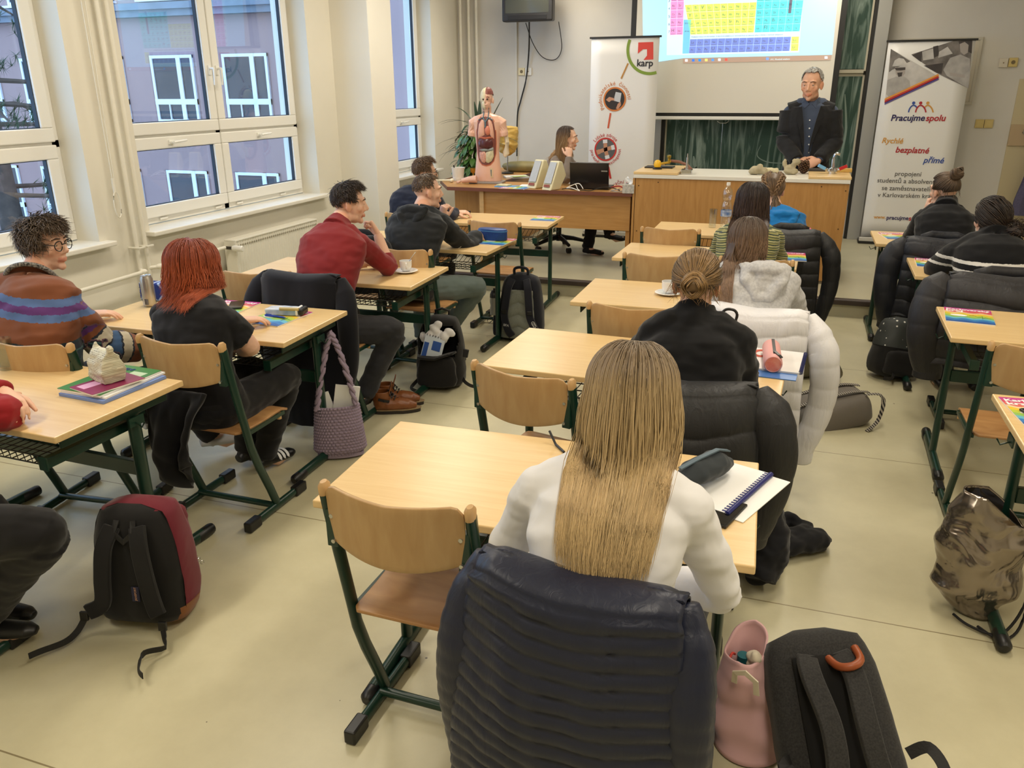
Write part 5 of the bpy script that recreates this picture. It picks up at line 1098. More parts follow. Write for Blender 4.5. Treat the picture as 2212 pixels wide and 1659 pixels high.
def person(label, J, female=True, skin=None, top=None, trousers=None, shoes=None, sleeve=1.0, top_infl=.012, hem=-.02, head=None, hands=None, collar=0, res=.007, vest=False, along=None, hood=None, disp=(9, .010), k=1., wide=1, deep=1, shoe_mat=None, parts=None, leg_r=1., eyes=True, name='person', stubble=False, arm_r=1., topname='jumper'):
    """J: joints. Body = one skin; clothes, hair and shoes are its children."""
    root = thing(name, label, 'person', (J['pel'][0], J['pel'][1], 0)); off = Vector(root.location)
    J = {a: (Vector(b_)-off if isinstance(b_, (tuple, Vector)) else b_) for a, b_ in J.items()}
    P = dict(pel=J['pel'], che=J.get('che', lerp(J['pel'], J['nek'], .55)), nek=J['nek'], hipv=(J['hipR']-J['hipL']).normalized(), shv=(J['shR']-J['shL']).normalized(), k=k, wide=wide, deep=deep)
    HM = head_matrix(J['head'], *head)
    B = MB(); B.loft(torso_rings(P, female, -.012)); hp = head_pieces(not female); B.add([HM @ Vector(v) for v in hp.v], hp.f)
    jaw = HM @ V(0, -.025, -.055); B.tube([P['nek']+(P['che']-P['nek'])*.12, lerp(P['nek'], jaw, .5), jaw], [.058*k*.95, .052*k if female else .058*k, .05*k], 16)
    for s_ in 'LR': B.tube([P['nek']+(P['che']-P['nek'])*.10, lerp(P['nek'], J['sh'+s_], .55)+V(0, 0, -.012), J['sh'+s_]+V(0, 0, -.01)], [.044*k, .036*k, .030*k], 12)
    for s_ in 'LR':
        J.setdefault('toe'+s_, J['ank'+s_]+V(0, .14, 0)); dt = J['toe'+s_]-J['ank'+s_]
        if V(dt.x, dt.y, 0).length > .2 or V(dt.x, dt.y, 0).length < .05: q = V(dt.x, dt.y, 0); q = q.normalized()*.13 if q.length > .01 else V(0, .13, 0); J['toe'+s_] = J['ank'+s_]+q
        sh, el, wr = J['sh'+s_], J['el'+s_], J['wr'+s_]; ua = .78 if sleeve > .4 else .95; fa = .8 if sleeve > .8 else 1; limb(B, [sh, lerp(sh, el, .4), el, lerp(el, wr, .35), wr], [r*k*arm_r*(.9 if female else 1) for r in (.046*.9, .046*ua, .040*min(1, fa*1.05), .041*fa, .027)], 14)
        hi, kn, an = J['hip'+s_], J['knee'+s_], J['ank'+s_]; lf = .7 if trousers else 1; limb(B, [hi, lerp(hi, kn, .5), kn, lerp(kn, an, .35), an], [r*k*leg_r*lf for r in (.082, .07, .053, .052, .036/lf**.5)], 14)
        toe = J.get('toe'+s_, an+V(0, .14, 0)); toe.z = an.z-.055; B.tube([an+V(0, 0, -.02), lerp(an, toe, .5)+V(0, 0, -.035), toe], [.036, .036, .024], 10)
    body = remesh(B, res, 2)
    ms = [body]
    for s_, h in (hands or {}).items():
        ms.append(hand_mesh(J['wr'+s_], h[0], h[1], h[2], h[3] if len(h) > 3 else .5, k=k*(.92 if female else 1.), **(h[4] if len(h) > 4 else {})))
    me = join(ms) if len(ms) > 1 else body
    # pigment: lips, cheeks, ears, stubble
    HI = HM.inverted(); cols = []
    for v in me.vertices:
        p = HI @ v.co; c = (1, 1, 1)
        if abs(p.x) < .12 and abs(p.z) < .16 and abs(p.y) < .14:
            if p.y > .07 and abs(p.x) < .026 and -.077 < p.z < -.053: c = (.86, .62, .6)
            elif stubble and (p.z < -.045 and p.y > .0 and not (p.y > .07 and abs(p.x) < .026 and p.z > -.077)): c = (.86, .86, .88) if p.z < -.078 else (.9, .84, .8)
            elif p.y > .04 and .02 < abs(p.x) < .06 and -.05 < p.z < -.01: c = (1, .9, .87)
            elif abs(p.x) > .07: c = (1, .86, .8)
        cols += [*c, 1]
    a = me.color_attributes.new('pigment', 'FLOAT_COLOR', 'POINT'); a.data.foreach_set('color', cols)
    mesh_part('body', me, skin or SK, root)
    # clothes
    rings = torso_rings(P, female, top_infl, hem, .99)
    T = MB(); T.loft(rings)
    ti = top_infl
    for s_ in 'LR':
        sh, el, wr = J['sh'+s_], J['el'+s_], J['wr'+s_]; ar = k*arm_r*(.9 if female else 1)
        if sleeve <= .4: T.tube([sh, lerp(sh, el, .35), lerp(sh, el, .35+sleeve)], [.058*ar+ti, .053*ar+ti, .054*ar+ti*1.3], 16)
        elif sleeve < .8: limb(T, [sh, lerp(sh, el, .4), el, lerp(el, wr, .25), lerp(el, wr, sleeve)], [.056*ar+ti, .049*ar+ti, .043*ar+ti, .043*ar+ti, .037*ar+ti], 16)
        else: limb(T, [sh, lerp(sh, el, .4), el, lerp(el, wr, .35), lerp(el, wr, .85), lerp(el, wr, .97)], [.056*ar+ti, .049*ar+ti, .043*ar+ti, .045*ar+ti, .032*ar+ti, .03*ar+ti*.6], 16)
        T.tube([P['nek']+(P['che']-P['nek'])*.10, lerp(P['nek'], sh, .5)+V(0, 0, .004), sh+V(0, 0, -.006)], [.058*k+ti*.7, .055*k+ti, .054*ar+ti], 14); T.ball(sh, .054*ar+ti)
    if collar:
        up = (HM @ V(0, -.03, -.08)-P['nek']).normalized(); T.tube([P['nek']-up*.03, P['nek']+up*.02, P['nek']+up*(.025+collar)], [.085*k, .068*k+ti*.4, .064*k+ti*.3], 20)
    tm = remesh(T, min(res, .007), 3, disp)
    P['bvh'] = BVHTree.FromPolygons([v.co.copy() for v in tm.vertices], [tuple(p.vertices) for p in tm.polygons])
    if along: set_attr(tm, 'along', [along(v.co, J) for v in tm.vertices])
    tm_o = mesh_part(topname, tm, top, root)
    TR = MB()
    if trousers:
        TR.loft(torso_rings(P, female, .010, -.12, .14)); R_ = k*leg_r
        for s_ in 'LR':
            hi, kn, an = J['hip'+s_], J['knee'+s_], J['ank'+s_]; limb(TR, [hi, lerp(hi, kn, .5), kn, lerp(kn, an, .35), lerp(kn, an, 1.03)], [.098*R_, .086*R_, .072*R_, .066*R_, .058*R_], 16); TR.ball(kn, .066*R_)
        mesh_part('trousers', remesh(TR, .008, 3, (10, .007)), trousers, root)
    if shoes:
        for s_ in 'LR':
            an = J['ank'+s_]; toe = J.get('toe'+s_, an+V(0, .14, 0)); d = toe-an; d.z = 0; d.normalize(); zz = an.z-.075; S_ = MB()
            S_.tube([an+V(0, 0, .03 if shoes != 'low' else -.02), an+V(0, 0, -.03), an-d*.02+V(0, 0, -.05)], [.045, .047, .04], 14); S_.tube([an-d*.055+V(0, 0, -.045), an+d*.0+V(0, 0, -.04), an+d*.08+V(0, 0, -.05), an+d*.15+V(0, 0, -.056), an+d*.18+V(0, 0, -.06)], [.03, .042, .042, .036, .018], 14, (1, .72))
            so = mesh_part('shoe', remesh(S_, .006, 2), shoe_mat or M_black, root)
    if eyes:
        for sx in (-1, 1):
            e = MB(); e.ball(HM @ V(sx*.032, .0765, .006), .0105, n=12, m=8); e.m = 1; e.ball(HM @ V(sx*.0325, .0825, .004), .0052, n=10, m=6); e.build('eye', [pm('eye_white', (214, 206, 198), .2), pm('eye_iris', (58, 44, 36), .15)], root, smooth=180)
            e = MB(); e.tube([HM @ V(sx*.014, .0925, .030), HM @ V(sx*.034, .0905, .035), HM @ V(sx*.052, .077, .028)], [.003, .0042, .002], 6); e.build('eyebrow', pm('eyebrow_brown', (84, 62, 48), .7), root, smooth=180)
    return root, HM, rings, P, J, off
def seated(x, y, z=.53, yaw=0, spread=.11, knee_f=.44, lean=None):
    """default seated joints at a chair; y is the pelvis"""
    c, s_ = cos(radians(yaw)), sin(radians(yaw)); R = lambda a, b_, zz: V(x+a*c-b_*s_, y+a*s_+b_*c, zz)
    return dict(pel=V(x, y, z), hipL=R(-.085, .02, z-.03), hipR=R(.085, .02, z-.03), kneeL=R(-spread, knee_f, z-.03), kneeR=R(spread, knee_f, z-.03), ankL=R(-spread*.9, knee_f-.06, .085), ankR=R(spread*.9, knee_f-.06, .085), toeL=R(-spread, knee_f+.1, .03), toeR=R(spread, knee_f+.1, .03))
def glasses(HM, root, mat, wide=1):
    g = MB()
    for sx in (-1, 1):
        c = V(sx*.034*wide, .101, .002); g.tube([HM @ (c+V(.026*cos(2*pi*q/20), -.006*abs(cos(2*pi*q/20)), .022*sin(2*pi*q/20))) for q in range(21)], .0023, 6, cap=False); g.tube([HM @ V(sx*.060, .094, .008), HM @ V(sx*.074, .07, .010), HM @ V(sx*.081, .0, .008), HM @ V(sx*.08, -.018, -.004)], .0022, 6)
    g.tube([HM @ V(-.009, .1, .006), HM @ V(0, .105, .010), HM @ V(.009, .1, .006)], .0022, 6); o = g.build('glasses', mat, root, smooth=60)
    l = MB()
    for sx in (-1, 1): l.add([HM @ V(sx*.034*wide+.024*cos(2*pi*q/20), .100-.006*abs(cos(2*pi*q/20)), .002+.020*sin(2*pi*q/20)) for q in range(20)], [tuple(range(20))])
    l.build('lens', glass_mat('lens_glass', (.95, .96, .96), .06) if 'lens_glass' not in bpy.data.materials else bpy.data.materials['lens_glass'], o)
M_blackcloth = cloth_mat('black_cotton', (20, 20, 23), .9, .3); M_blacktr = cloth_mat('black_trousers', (24, 23, 24), .9, .3); M_dkjean = cloth_mat('black_denim', (44, 44, 47), .85, .4, 16)
M_wool = cloth_mat('black_knit', (18, 18, 20), .95, .25, 14)
LW = lambda HM, off: Matrix.Translation(off) @ HM
# ================================================================ everyone in the room
def limb_along(p, J, arm0=2., scale=1.):
    """pattern coordinate: height on the trunk, 2+distance along the nearest arm"""
    best = None
    for s_ in 'LR':
        for a, b_, base in ((J['sh'+s_], J['el'+s_], 0), (J['el'+s_], J['wr'+s_], (J['el'+s_]-J['sh'+s_]).length)):
            t, d = seg_t(p, a, b_)
            if d < .078 and (best is None or d < best[0]) and not (base == 0 and t < .10): best = (d, base+t*(b_-a).length)
    return arm0+best[1] if best else p.z*scale
# ---- blonde girl in white, nearest
J = seated(-.305, 1.44, .545, -4); J.update(che=V(-.305, 1.43, .80), nek=V(-.292, 1.535, 1.065), head=V(-.285, 1.62, 1.195), shL=V(-.465, 1.515, .995), shR=V(-.142, 1.52, 1.005), elL=V(-.575, 1.60, .735), elR=V(-.055, 1.615, .75), wrL=V(-.36, 1.74, .665), wrR=V(-.22, 1.735, .675))
M_white_jersey = cloth_mat('white_jersey', (228, 227, 228), .8, .9, 11)
pr, HM, RG, P, J, off = person('girl with long blonde hair in a white long-sleeved top at the nearest desk', J, True, SK2, M_white_jersey, cloth_mat('dark_grey_trousers', (64, 66, 72), .85, .3), True, top_infl=.006, hem=-.06, head=(4, 16, 0), hands={'L': ((.8, .3, -.1), (0, .3, 1), 1, .5), 'R': ((-.8, .3, -.1), (0, .3, 1), -1, .5)}, res=.006, disp=(9, .008), eyes=False, topname='top', shoe_mat=M_black, wide=.97, deep=.92)
hr = Hair(HM, 1); ps = back_pusher(P)
hr.long(3600, lambda az: .40-.0012*abs(az), 134, w=.0019, wave=.007, spread=.25, push=ps, taper=.45, off=.016, polend=98, gather=2.6)
hr.done(hair_mat('blonde_hair', (124, 106, 84), (206, 178, 130), .4, .16), pr)
# ---- girl with low bun
J = seated(-.275, 2.80, .53, 0); J.update(che=V(-.285, 2.79, .78), nek=V(-.295, 2.875, 1.025), head=V(-.302, 2.95, 1.150), shL=V(-.435, 2.86, .965), shR=V(-.135, 2.86, .965), elL=V(-.50, 3.0, .795), elR=V(-.105, 2.945, .755), wrL=V(-.33, 3.15, .80), wrR=V(-.19, 3.10, .80))
pr, HM, RG, P, J, off = person('girl in a loose black jumper with a low messy bun of light brown hair', J, True, SK2, M_wool, M_blacktr, True, top_infl=.022, hem=-.08, head=(2, 6, 0), hands={'L': ((.6, .6, -.1), (0, 0, 1), -1, .3), 'R': ((-.8, .5, -.05), (0, .1, 1), 1, .4)}, collar=.045, disp=(8, .014), eyes=False, res=.007)
hr = Hair(HM, 2); hr.to_point((0, -.115, .02), 1200, w=.0023, off=.008, loose=1.6); hr.bun((0, -.126, .012), .044, 300, w=.0024, messy=.34); hr.done(hair_mat('light_brown_hair', (92, 74, 54), (160, 126, 82)), pr)
# ---- grey hoodie
J = seated(-.14, 3.88, .53, 0); J.update(che=V(-.14, 3.87, .77), nek=V(-.165, 3.965, 1.0), head=V(-.188, 4.05, 1.122), shL=V(-.305, 3.965, .935), shR=V(.0, 3.965, .935), elL=V(-.38, 4.07, .79), elR=V(.065, 4.09, .775), wrL=V(-.24, 4.25, .80), wrR=V(-.06, 4.24, .80))
M_greyhood = cloth_mat('heather_grey_fleece', (196, 195, 194), .95, .3, 9, 90, (176, 175, 176))
pr, HM, RG, P, J, off = person('girl in a pale grey hoodie with long brown hair over her left shoulder', J, True, SK2, M_greyhood, M_blacktr, True, top_infl=.032, hem=-.08, head=(6, 8, 0), hands={'L': ((.6, .6, 0), (0, 0, 1), -1, .3), 'R': ((-.7, .6, 0), (0, 0, 1), 1, .3)}, disp=(8, .014), eyes=False, topname='hoodie', res=.008)
h = MB(); o = -off
def hood(cx, cy, cz, w_, h_, par, mat, rz=0):
    h = MB(); c = V(cx, cy, cz)-Vector(par.location)
    h.tube([c+V(-.085*w_, .05, .055*h_), c+V(-.06*w_, .0, .0), c+V(-.02*w_, -.02, -.055*h_), c+V(.02*w_, -.02, -.055*h_), c+V(.06*w_, .0, .0), c+V(.085*w_, .05, .055*h_)], [.03, .042, .045, .045, .042, .03], 12, (1, .75)); h.ball(c+V(0, .0, -.035*h_), (.08*w_, .036, .065*h_)); h.ball(c+V(0, .025, .045*h_), (.095*w_, .045, .03))
    return mesh_part('hood', remesh(h, .007, 4, (14, .008)), mat, par)
hood(-.09, 3.825, .985, 1.12, 1.25, pr, M_greyhood)
hr = Hair(HM, 3); ps = back_pusher(P, .004)
def push8(p, o): return ps(p-V(0, 0, 0), o)
hr.long(1900, lambda az: .32 if az < -40 else (.10 if az > 30 else .14), 132, w=.0022, wave=.010, spread=-.1, push=push8, taper=.35, off=.008)
for i in range(260):
    R = hr.r; a = HM @ scalp(R.uniform(-110, -40), 100, .008); hr.strand([a, a+V(-.01, -.02, -.06), a+V(-.012+R.gauss(0, .012), -.05, -.13), a+V(-.015+R.gauss(0, .018), -.062, -.2), a+V(-.02+R.gauss(0, .02), -.07, -.27-R.random()*.05)], .0026, True)
hr.done(hair_mat('ash_brown_hair', (82, 66, 54), (140, 112, 88)), pr)
# ---- green striped jumper
J = seated(-.24, 5.13, .53, 0); J.update(che=V(-.24, 5.12, .78), nek=V(-.242, 5.27, 1.02), head=V(-.243, 5.35, 1.150), shL=V(-.385, 5.265, .945), shR=V(-.095, 5.265, .945), elL=V(-.44, 5.39, .785), elR=V(-.05, 5.39, .785), wrL=V(-.32, 5.56, .80), wrR=V(-.17, 5.56, .80))
g = [(0, (62, 78, 58)), (.14, (152, 150, 96)), (.28, (84, 92, 64)), (.40, (176, 170, 118)), (.55, (48, 62, 58)), (.66, (150, 146, 92)), (.80, (96, 100, 66)), (.9, (190, 184, 136))]
pr, HM, RG, P, J, off = person('girl in a green striped knit jumper with long dark hair, seen from behind', J, True, SK, stripe_mat('green_striped_knit', g, .055), M_blacktr, True, top_infl=.016, hem=-.06, head=(0, 4, 0), hands={'L': ((.5, .7, 0), (0, 0, 1), -1, .3), 'R': ((-.5, .7, 0), (0, 0, 1), 1, .3)}, disp=(9, .009), eyes=False, along=lambda p, J: p.z+.25*abs(p.x), res=.008, wide=1.05)
hr = Hair(HM, 4); ps = back_pusher(P); hr.long(1600, .24, 130, w=.0024, wave=.01, spread=.15, push=ps, taper=.3, off=.018); hr.done(hair_mat('dark_brown_hair', (46, 36, 34), (78, 60, 52)), pr)
# ---- blue hoodie with braids
J = seated(-.05, 6.12, .53, 0); J.update(che=V(-.055, 6.12, .74), nek=V(-.11, 6.27, .985), head=V(-.152, 6.36, 1.115), shL=V(-.20, 6.255, .895), shR=V(.02, 6.24, .895), elL=V(-.26, 6.40, .785), elR=V(.07, 6.36, .775), wrL=V(-.2, 6.58, .80), wrR=V(.0, 6.55, .80))
M_blueh = cloth_mat('bright_blue_fleece', (22, 112, 178), .9, .3, 9)
pr, HM, RG, P, J, off = person('girl in a bright blue hoodie with plaited hair in a ponytail', J, True, SK2, M_blueh, M_blacktr, True, top_infl=.026, hem=-.08, head=(-6, 8, 0), hands={'L': ((.3, .8, 0), (0, 0, 1), -1, .3), 'R': ((-.4, .8, 0), (0, 0, 1), 1, .3)}, disp=(9, .012), eyes=False, topname='hoodie', res=.008)
hood(-.055, 6.10, .93, 1., 1., pr, M_blueh)
hr = Hair(HM, 5); hr.to_point((.03, -.105, -.05), 700, w=.003, off=.005)
for sx in (-1, 1): hr.braid([scalp(sx*150, 40, .004), scalp(sx*120, 32, .006), scalp(sx*70, 52, .007), scalp(sx*35, 82, .007), (.03, -.11, -.05)], .017)
hr.tail((.035, -.115, -.055), (.45, -.35, -.8), .17, 110, w=.004, r=.02); hr.done(hair_mat('dark_blond_hair', (98, 80, 62), (142, 112, 80)), pr)
# ---- boy in black hoodie with clippered hair
J = seated(-2.44, 4.90, .54, 0); J.update(che=V(-2.45, 4.98, .77), nek=V(-2.455, 5.17, 1.03), head=V(-2.445, 5.28, 1.150), shL=V(-2.605, 5.16, .955), shR=V(-2.315, 5.185, .95), elL=V(-2.56, 5.43, .81), elR=V(-2.205, 5.40, .745), wrL=V(-2.385, 5.37, .955), wrR=V(-2.20, 5.605, .805), kneeR=V(-2.07, 5.235, .50), ankR=V(-2.36, 5.36, .13), toeR=V(-2.38, 5.5, .06), hipR=V(-2.36, 4.93, .53), hipL=V(-2.53, 4.93, .53))
M_blackhood = cloth_mat('black_sweatshirt', (29, 31, 33), .85, .25, 9)
pr, HM, RG, P, J, off = person('boy in a black hooded sweatshirt and grey-green trousers, chin on his hand', J, False, SK2, M_blackhood, cloth_mat('grey_green_trousers', (96, 108, 104), .85, .35, 10), True, top_infl=.022, hem=-.1, head=(-52, 2, 0), hands={'L': ((.25, -.0, .95), (-.5, -.8, .1), 1, 1.1), 'R': ((.5, .75, .05), (.5, -.4, .75), 1, .75)}, disp=(8, .013), topname='sweatshirt', res=.006, stubble=False, leg_r=1.05)
hood(-2.455, 5.01, 1.015, 1.1, 1., pr, M_blackhood)
s = MB(); el, wr = J['elR'], J['wrR']; sh = J['shR']
s.tube([lerp(sh, el, .62)+V(.066*cos(a)*.9, .02*sin(a)-.01, .066*sin(a)) for a in [(-2.4+3.4*k/14) for k in range(15)]], .0028, 6); s.build('white_piping', M_paper, pr, smooth=60)
hr = Hair(HM, 6); hr.short(620, .03, .25, .004, (0, .2), .0034, 104, 88, 46, .35); hr.done(hair_mat('short_brown_hair', (74, 60, 48), (120, 96, 72)), pr)
# ---- boy in navy with glasses
J = seated(-3.06, 6.22, .53, -10); J.update(che=V(-3.06, 6.22, .77), nek=V(-3.03, 6.34, 1.04), head=V(-2.995, 6.42, 1.165), shL=V(-3.19, 6.30, .95), shR=V(-2.90, 6.34, .95), elL=V(-3.2, 6.5, .795), elR=V(-2.82, 6.47, .80), wrL=V(-2.98, 6.66, .80), wrR=V(-2.80, 6.63, .805))
pr, HM, RG, P, J, off = person('boy with glasses and wavy brown hair in a navy jumper, hand on the desk', J, False, SK2, cloth_mat('navy_jumper', (24, 30, 48), .9, .25, 9), M_blacktr, True, top_infl=.016, hem=-.06, head=(-55, 4, 0), hands={'R': ((.85, .25, .05), (0, -.2, 1), 1, .55), 'L': ((.7, .5, 0), (0, 0, 1), -1, .3)}, disp=(9, .010), res=.007)
glasses(HM, pr, M_black); s = MB(); wr, el = J['wrR'], J['elR']; d = (el-wr).normalized(); s.tube([wr+d*.03, wr+d*.055], .034, 14); s.build('watch_strap', M_black, pr, smooth=40)
hr = Hair(HM, 7); hr.short(1500, .058, .4, .012, (0, .5), .0026, 112, 94, 44, .55); hr.done(hair_mat('wavy_brown_hair', (70, 54, 42), (116, 90, 66)), pr)
# ---- boy in red jumper
J = seated(-2.45, 3.87, .54, 0); J.update(che=V(-2.475, 3.92, .79), nek=V(-2.50, 4.13, 1.075), head=V(-2.478, 4.245, 1.198), shL=V(-2.655, 4.105, .985), shR=V(-2.365, 4.135, .985), elL=V(-2.66, 4.33, .805), elR=V(-2.295, 4.345, .805), wrL=V(-2.5, 4.45, .80), wrR=V(-2.372, 4.375, 1.0), hipR=V(-2.36, 3.9, .53), kneeR=V(-2.13, 4.06, .50), ankR=V(-2.28, 3.93, .14), toeR=V(-2.30, 3.80, .07), kneeL=V(-2.57, 4.3, .5), ankL=V(-2.55, 4.15, .09))
M_redj = cloth_mat('dark_red_knit', (126, 34, 36), .9, .22, 12)
pr, HM, RG, P, J, off = person('boy in a dark red jumper resting his mouth on his fist, elbow on the desk', J, False, SK2, M_redj, M_dkjean, True, sleeve=.42, top_infl=.012, hem=-.06, head=(-58, 6, 0), hands={'R': ((-.45, -.05, .85), (.75, .5, .2), 1, 1.25), 'L': ((.9, .2, 0), (0, 0, 1), -1, .3)}, collar=.03, disp=(8, .010), res=.006)
s = MB(); wr, el = J['wrR'], J['elR']; d = (el-wr).normalized(); s.tube([wr+d*.035, wr+d*.05], .0305, 14); s.build('bracelet', pm('brown_bracelet', (110, 56, 40), .6), pr, smooth=40)
hr = Hair(HM, 8); hr.short(2200, .058, .34, .009, (0, .55), .0023, 114, 92, 44, .5); hr.done(hair_mat('near_black_hair', (36, 31, 28), (66, 54, 46)), pr)
# ---- boy in the multicoloured striped jumper
J = seated(-3.03, 2.50, .53, -8); J.update(che=V(-3.06, 2.50, .77), nek=V(-3.165, 2.635, 1.035), head=V(-3.185, 2.745, 1.178), shL=V(-3.35, 2.56, .945), shR=V(-2.975, 2.60, .945), elL=V(-3.42, 2.72, .79), elR=V(-2.90, 2.70, .735), wrL=V(-3.2, 2.92, .80), wrR=V(-2.84, 2.86, .68), kneeL=V(-3.2, 2.98, .5), ankL=V(-3.25, 3.26, .13), toeL=V(-3.2, 3.4, .06), kneeR=V(-2.85, 2.96, .5), ankR=V(-2.78, 3.16, .13), toeR=V(-2.68, 3.28, .06))
BR, BL, PU, TE, NV_, CR = (122, 72, 46), (84, 108, 154), (92, 52, 112), (36, 56, 66), (38, 42, 52), (188, 178, 156)
st = [(0, TE), (.385, (40, 66, 76)), (.40, TE), (.425, (58, 92, 96)), (.432, NV_), (.44, TE), (.448, BR), (.47, BR), (.474, BL), (.482, PU), (.490, BL), (.499, BR), (.66, (70, 90, 140)), (.675, PU), (.69, BR), (.7, TE), (.712, PU), (.726, BR), (.738, NV_), (.742, CR), (.766, NV_), (.77, (56, 84, 120)), (.80, NV_), (.803, CR), (.822, NV_), (.826, BR), (.86, PU), (.87, BL), (.9, TE), (.92, BR)]
st2 = [(p, c) for p, c in st]
def al1(p, J):
    a = limb_along(p, J, 10.); 
    if a >= 10: return .66+(a-10)*.45
    return .5+(p.z-.885+.10*(p.x+.1))*.55
e = st2
pr, HM, RG, P, J, off = person('boy with curly brown hair and glasses in a multicoloured striped knit jumper', J, False, SK2, stripe_mat('multicolour_striped_knit', [(0, TE), (.40, (46, 78, 86)), (.41, TE), (.43, (60, 94, 98)), (.437, TE), (.455, (72, 106, 106)), (.46, NV_), (.476, TE), (.48, BR), (.525, BL), (.54, PU), (.556, BL), (.572, BR), (.66, BL), (.675, PU), (.69, BR), (.70, TE), (.712, PU), (.724, BR), (.736, NV_), (.74, CR), (.763, NV_), (.767, (56, 84, 120)), (.796, NV_), (.80, CR), (.817, NV_), (.821, BR), (.85, PU), (.858, (56, 84, 120)), (.875, TE), (.9, BR)]), M_blacktr, True, top_infl=.03, hem=-.08, head=(-78, 2, 0), hands={'R': ((.55, .8, -.05), (.1, 0, 1), 1, .5), 'L': ((.6, .7, 0), (0, 0, 1), -1, .3)}, along=al1, disp=(7, .014), res=.006, shoe_mat=pm('white_canvas', (206, 204, 204), .7), wide=1.06)
s = MB(); c = P['nek']; up = (HM @ V(0, -.03, -.08)-c).normalized(); sd, u, _ = frame_of(up)
s.tube([c+up*.0, c+up*.03], [.098, .082], 22, (1.05, 1)); s.build('collar', pm('brown_knit_collar', (110, 66, 44), .9, bump=(120, .4, .004)), pr, smooth=60)
s = MB(); s.tube([c-up*.005+sd*.107*cos(a)+u*.10*sin(a) for a in [2*pi*k/26 for k in range(27)]], .0105, 8); s.build('collar_braid', pm('black_white_braid', (150, 146, 138), .9, n=(120, .85), col2=(26, 26, 30)), pr, smooth=60)
glasses(HM, pr, M_black)
hr = Hair(HM, 9); hr.short(2600, .074, .42, .018, (0, .3), .0025, 122, 102, 50, .85); hr.done(hair_mat('curly_brown_hair', (58, 48, 40), (100, 84, 68)), pr)
# ---- red haired girl
J = seated(-2.36, 2.70, .53, -6); J.update(che=V(-2.37, 2.68, .75), nek=V(-2.42, 2.775, .985), head=V(-2.462, 2.85, 1.098), shL=V(-2.565, 2.755, .895), shR=V(-2.265, 2.755, .895), elL=V(-2.62, 2.9, .79), elR=V(-2.205, 2.835, .765), wrL=V(-2.42, 3.06, .80), wrR=V(-2.345, 2.955, .69), kneeR=V(-2.235, 3.12, .52), ankR=V(-2.40, 3.10, .10), toeR=V(-2.36, 3.24, .04), kneeL=V(-2.45, 3.15, .52), ankL=V(-2.53, 3.12, .10), toeL=V(-2.5, 3.25, .04))
pr, HM, RG, P, J, off = person('girl with wavy copper red hair in a black T-shirt', J, True, SK2, M_blackcloth, M_blacktr, 'low', sleeve=.34, top_infl=.012, hem=-.1, head=(2, 4, 0), hands={'R': ((-.8, .5, -.1), (0, .3, 1), 1, .4), 'L': ((.6, .6, 0), (0, 0, 1), -1, .3)}, disp=(8, .012), eyes=False, topname='t_shirt', res=.006, arm_r=1.15, shoe_mat=M_black, wide=1.04)
for q in ('R', 'L'):
    a, b_ = J['ank'+q], J['toe'+q]; d = (b_-a); d.z = 0; d.normalize(); sd = V(d.y, -d.x, 0)
    for k in range(3): s = MB(); c = a+d*(.06+.024*k)+V(0, 0, -.055); s.tube([c+sd*.046*cos(t)+V(0, 0, .036*sin(t)) for t in [pi*j/12 for j in range(13)]], .006, 6, (1.3, .5)); s.build('slide_stripe', M_paper, pr, smooth=60)
hr = Hair(HM, 10); ps = back_pusher(P); hr.long(2600, lambda az: .155 if abs(az) < 70 else .14, 138, w=.0022, wave=.015, spread=.5, push=ps, taper=.3, off=.026); hr.done(hair_mat('copper_red_hair', (140, 64, 38), (186, 94, 58), .42, .22), pr)
# ---- girl with a top bun, right column
J = seated(1.0, 6.15, .53, 0); J.update(che=V(1.0, 6.14, .78), nek=V(1.0, 6.29, 1.045), head=V(.985, 6.37, 1.148), shL=V(.865, 6.29, .955), shR=V(1.135, 6.285, .955), elL=V(.83, 6.46, .80), elR=V(1.18, 6.42, .79), wrL=V(.905, 6.455, 1.0), wrR=V(1.05, 6.58, .80))
pr, HM, RG, P, J, off = person('girl with a high brown bun in a black turtleneck, head leaning on her hand', J, True, SK2, M_wool, M_blacktr, True, top_infl=.014, hem=-.06, head=(32, 4, -6), hands={'L': ((.1, .0, .98), (-.9, .1, .1), 1, 1.1), 'R': ((-.5, .7, 0), (0, 0, 1), 1, .3)}, collar=.05, disp=(9, .008), res=.007, wide=1.05)
hr = Hair(HM, 11); hr.to_point((.01, -.085, .10), 900, w=.0025, off=.005, loose=.5); hr.bun((.01, -.10, .115), .042, 200, w=.0026, messy=.28); hr.done(hair_mat('mid_brown_hair', (72, 58, 46), (118, 96, 74)), pr)
# ---- girl with white stripes and dark curly bun
J = seated(1.12, 5.10, .53, 0); J.update(che=V(1.11, 5.09, .77), nek=V(1.105, 5.225, 1.02), head=V(1.088, 5.30, 1.105), shL=V(.925, 5.21, .915), shR=V(1.26, 5.205, .915), elL=V(.855, 5.38, .79), elR=V(1.33, 5.38, .79), wrL=V(1.0, 5.56, .80), wrR=V(1.2, 5.56, .80))
def al12(p, J): 
    a = limb_along(p, J, 10.); return .80-(a-10)*.45 if a >= 10 else p.z
pr, HM, RG, P, J, off = person('girl with a dark curly low bun in a black jumper with two white stripes', J, True, SK2, stripe_mat('black_knit_white_stripes', [(0, (18, 18, 20)), (.845, (226, 222, 214)), (.862, (18, 18, 20)), (.893, (226, 222, 214)), (.912, (18, 18, 20))]), M_blacktr, True, top_infl=.026, hem=-.08, head=(20, 4, 0), hands={'L': ((.5, .7, 0), (0, 0, 1), -1, .3), 'R': ((-.5, .7, 0), (0, 0, 1), 1, .3)}, collar=.05, along=lambda p, J: p.z, disp=(8, .006), res=.007, wide=1.1)
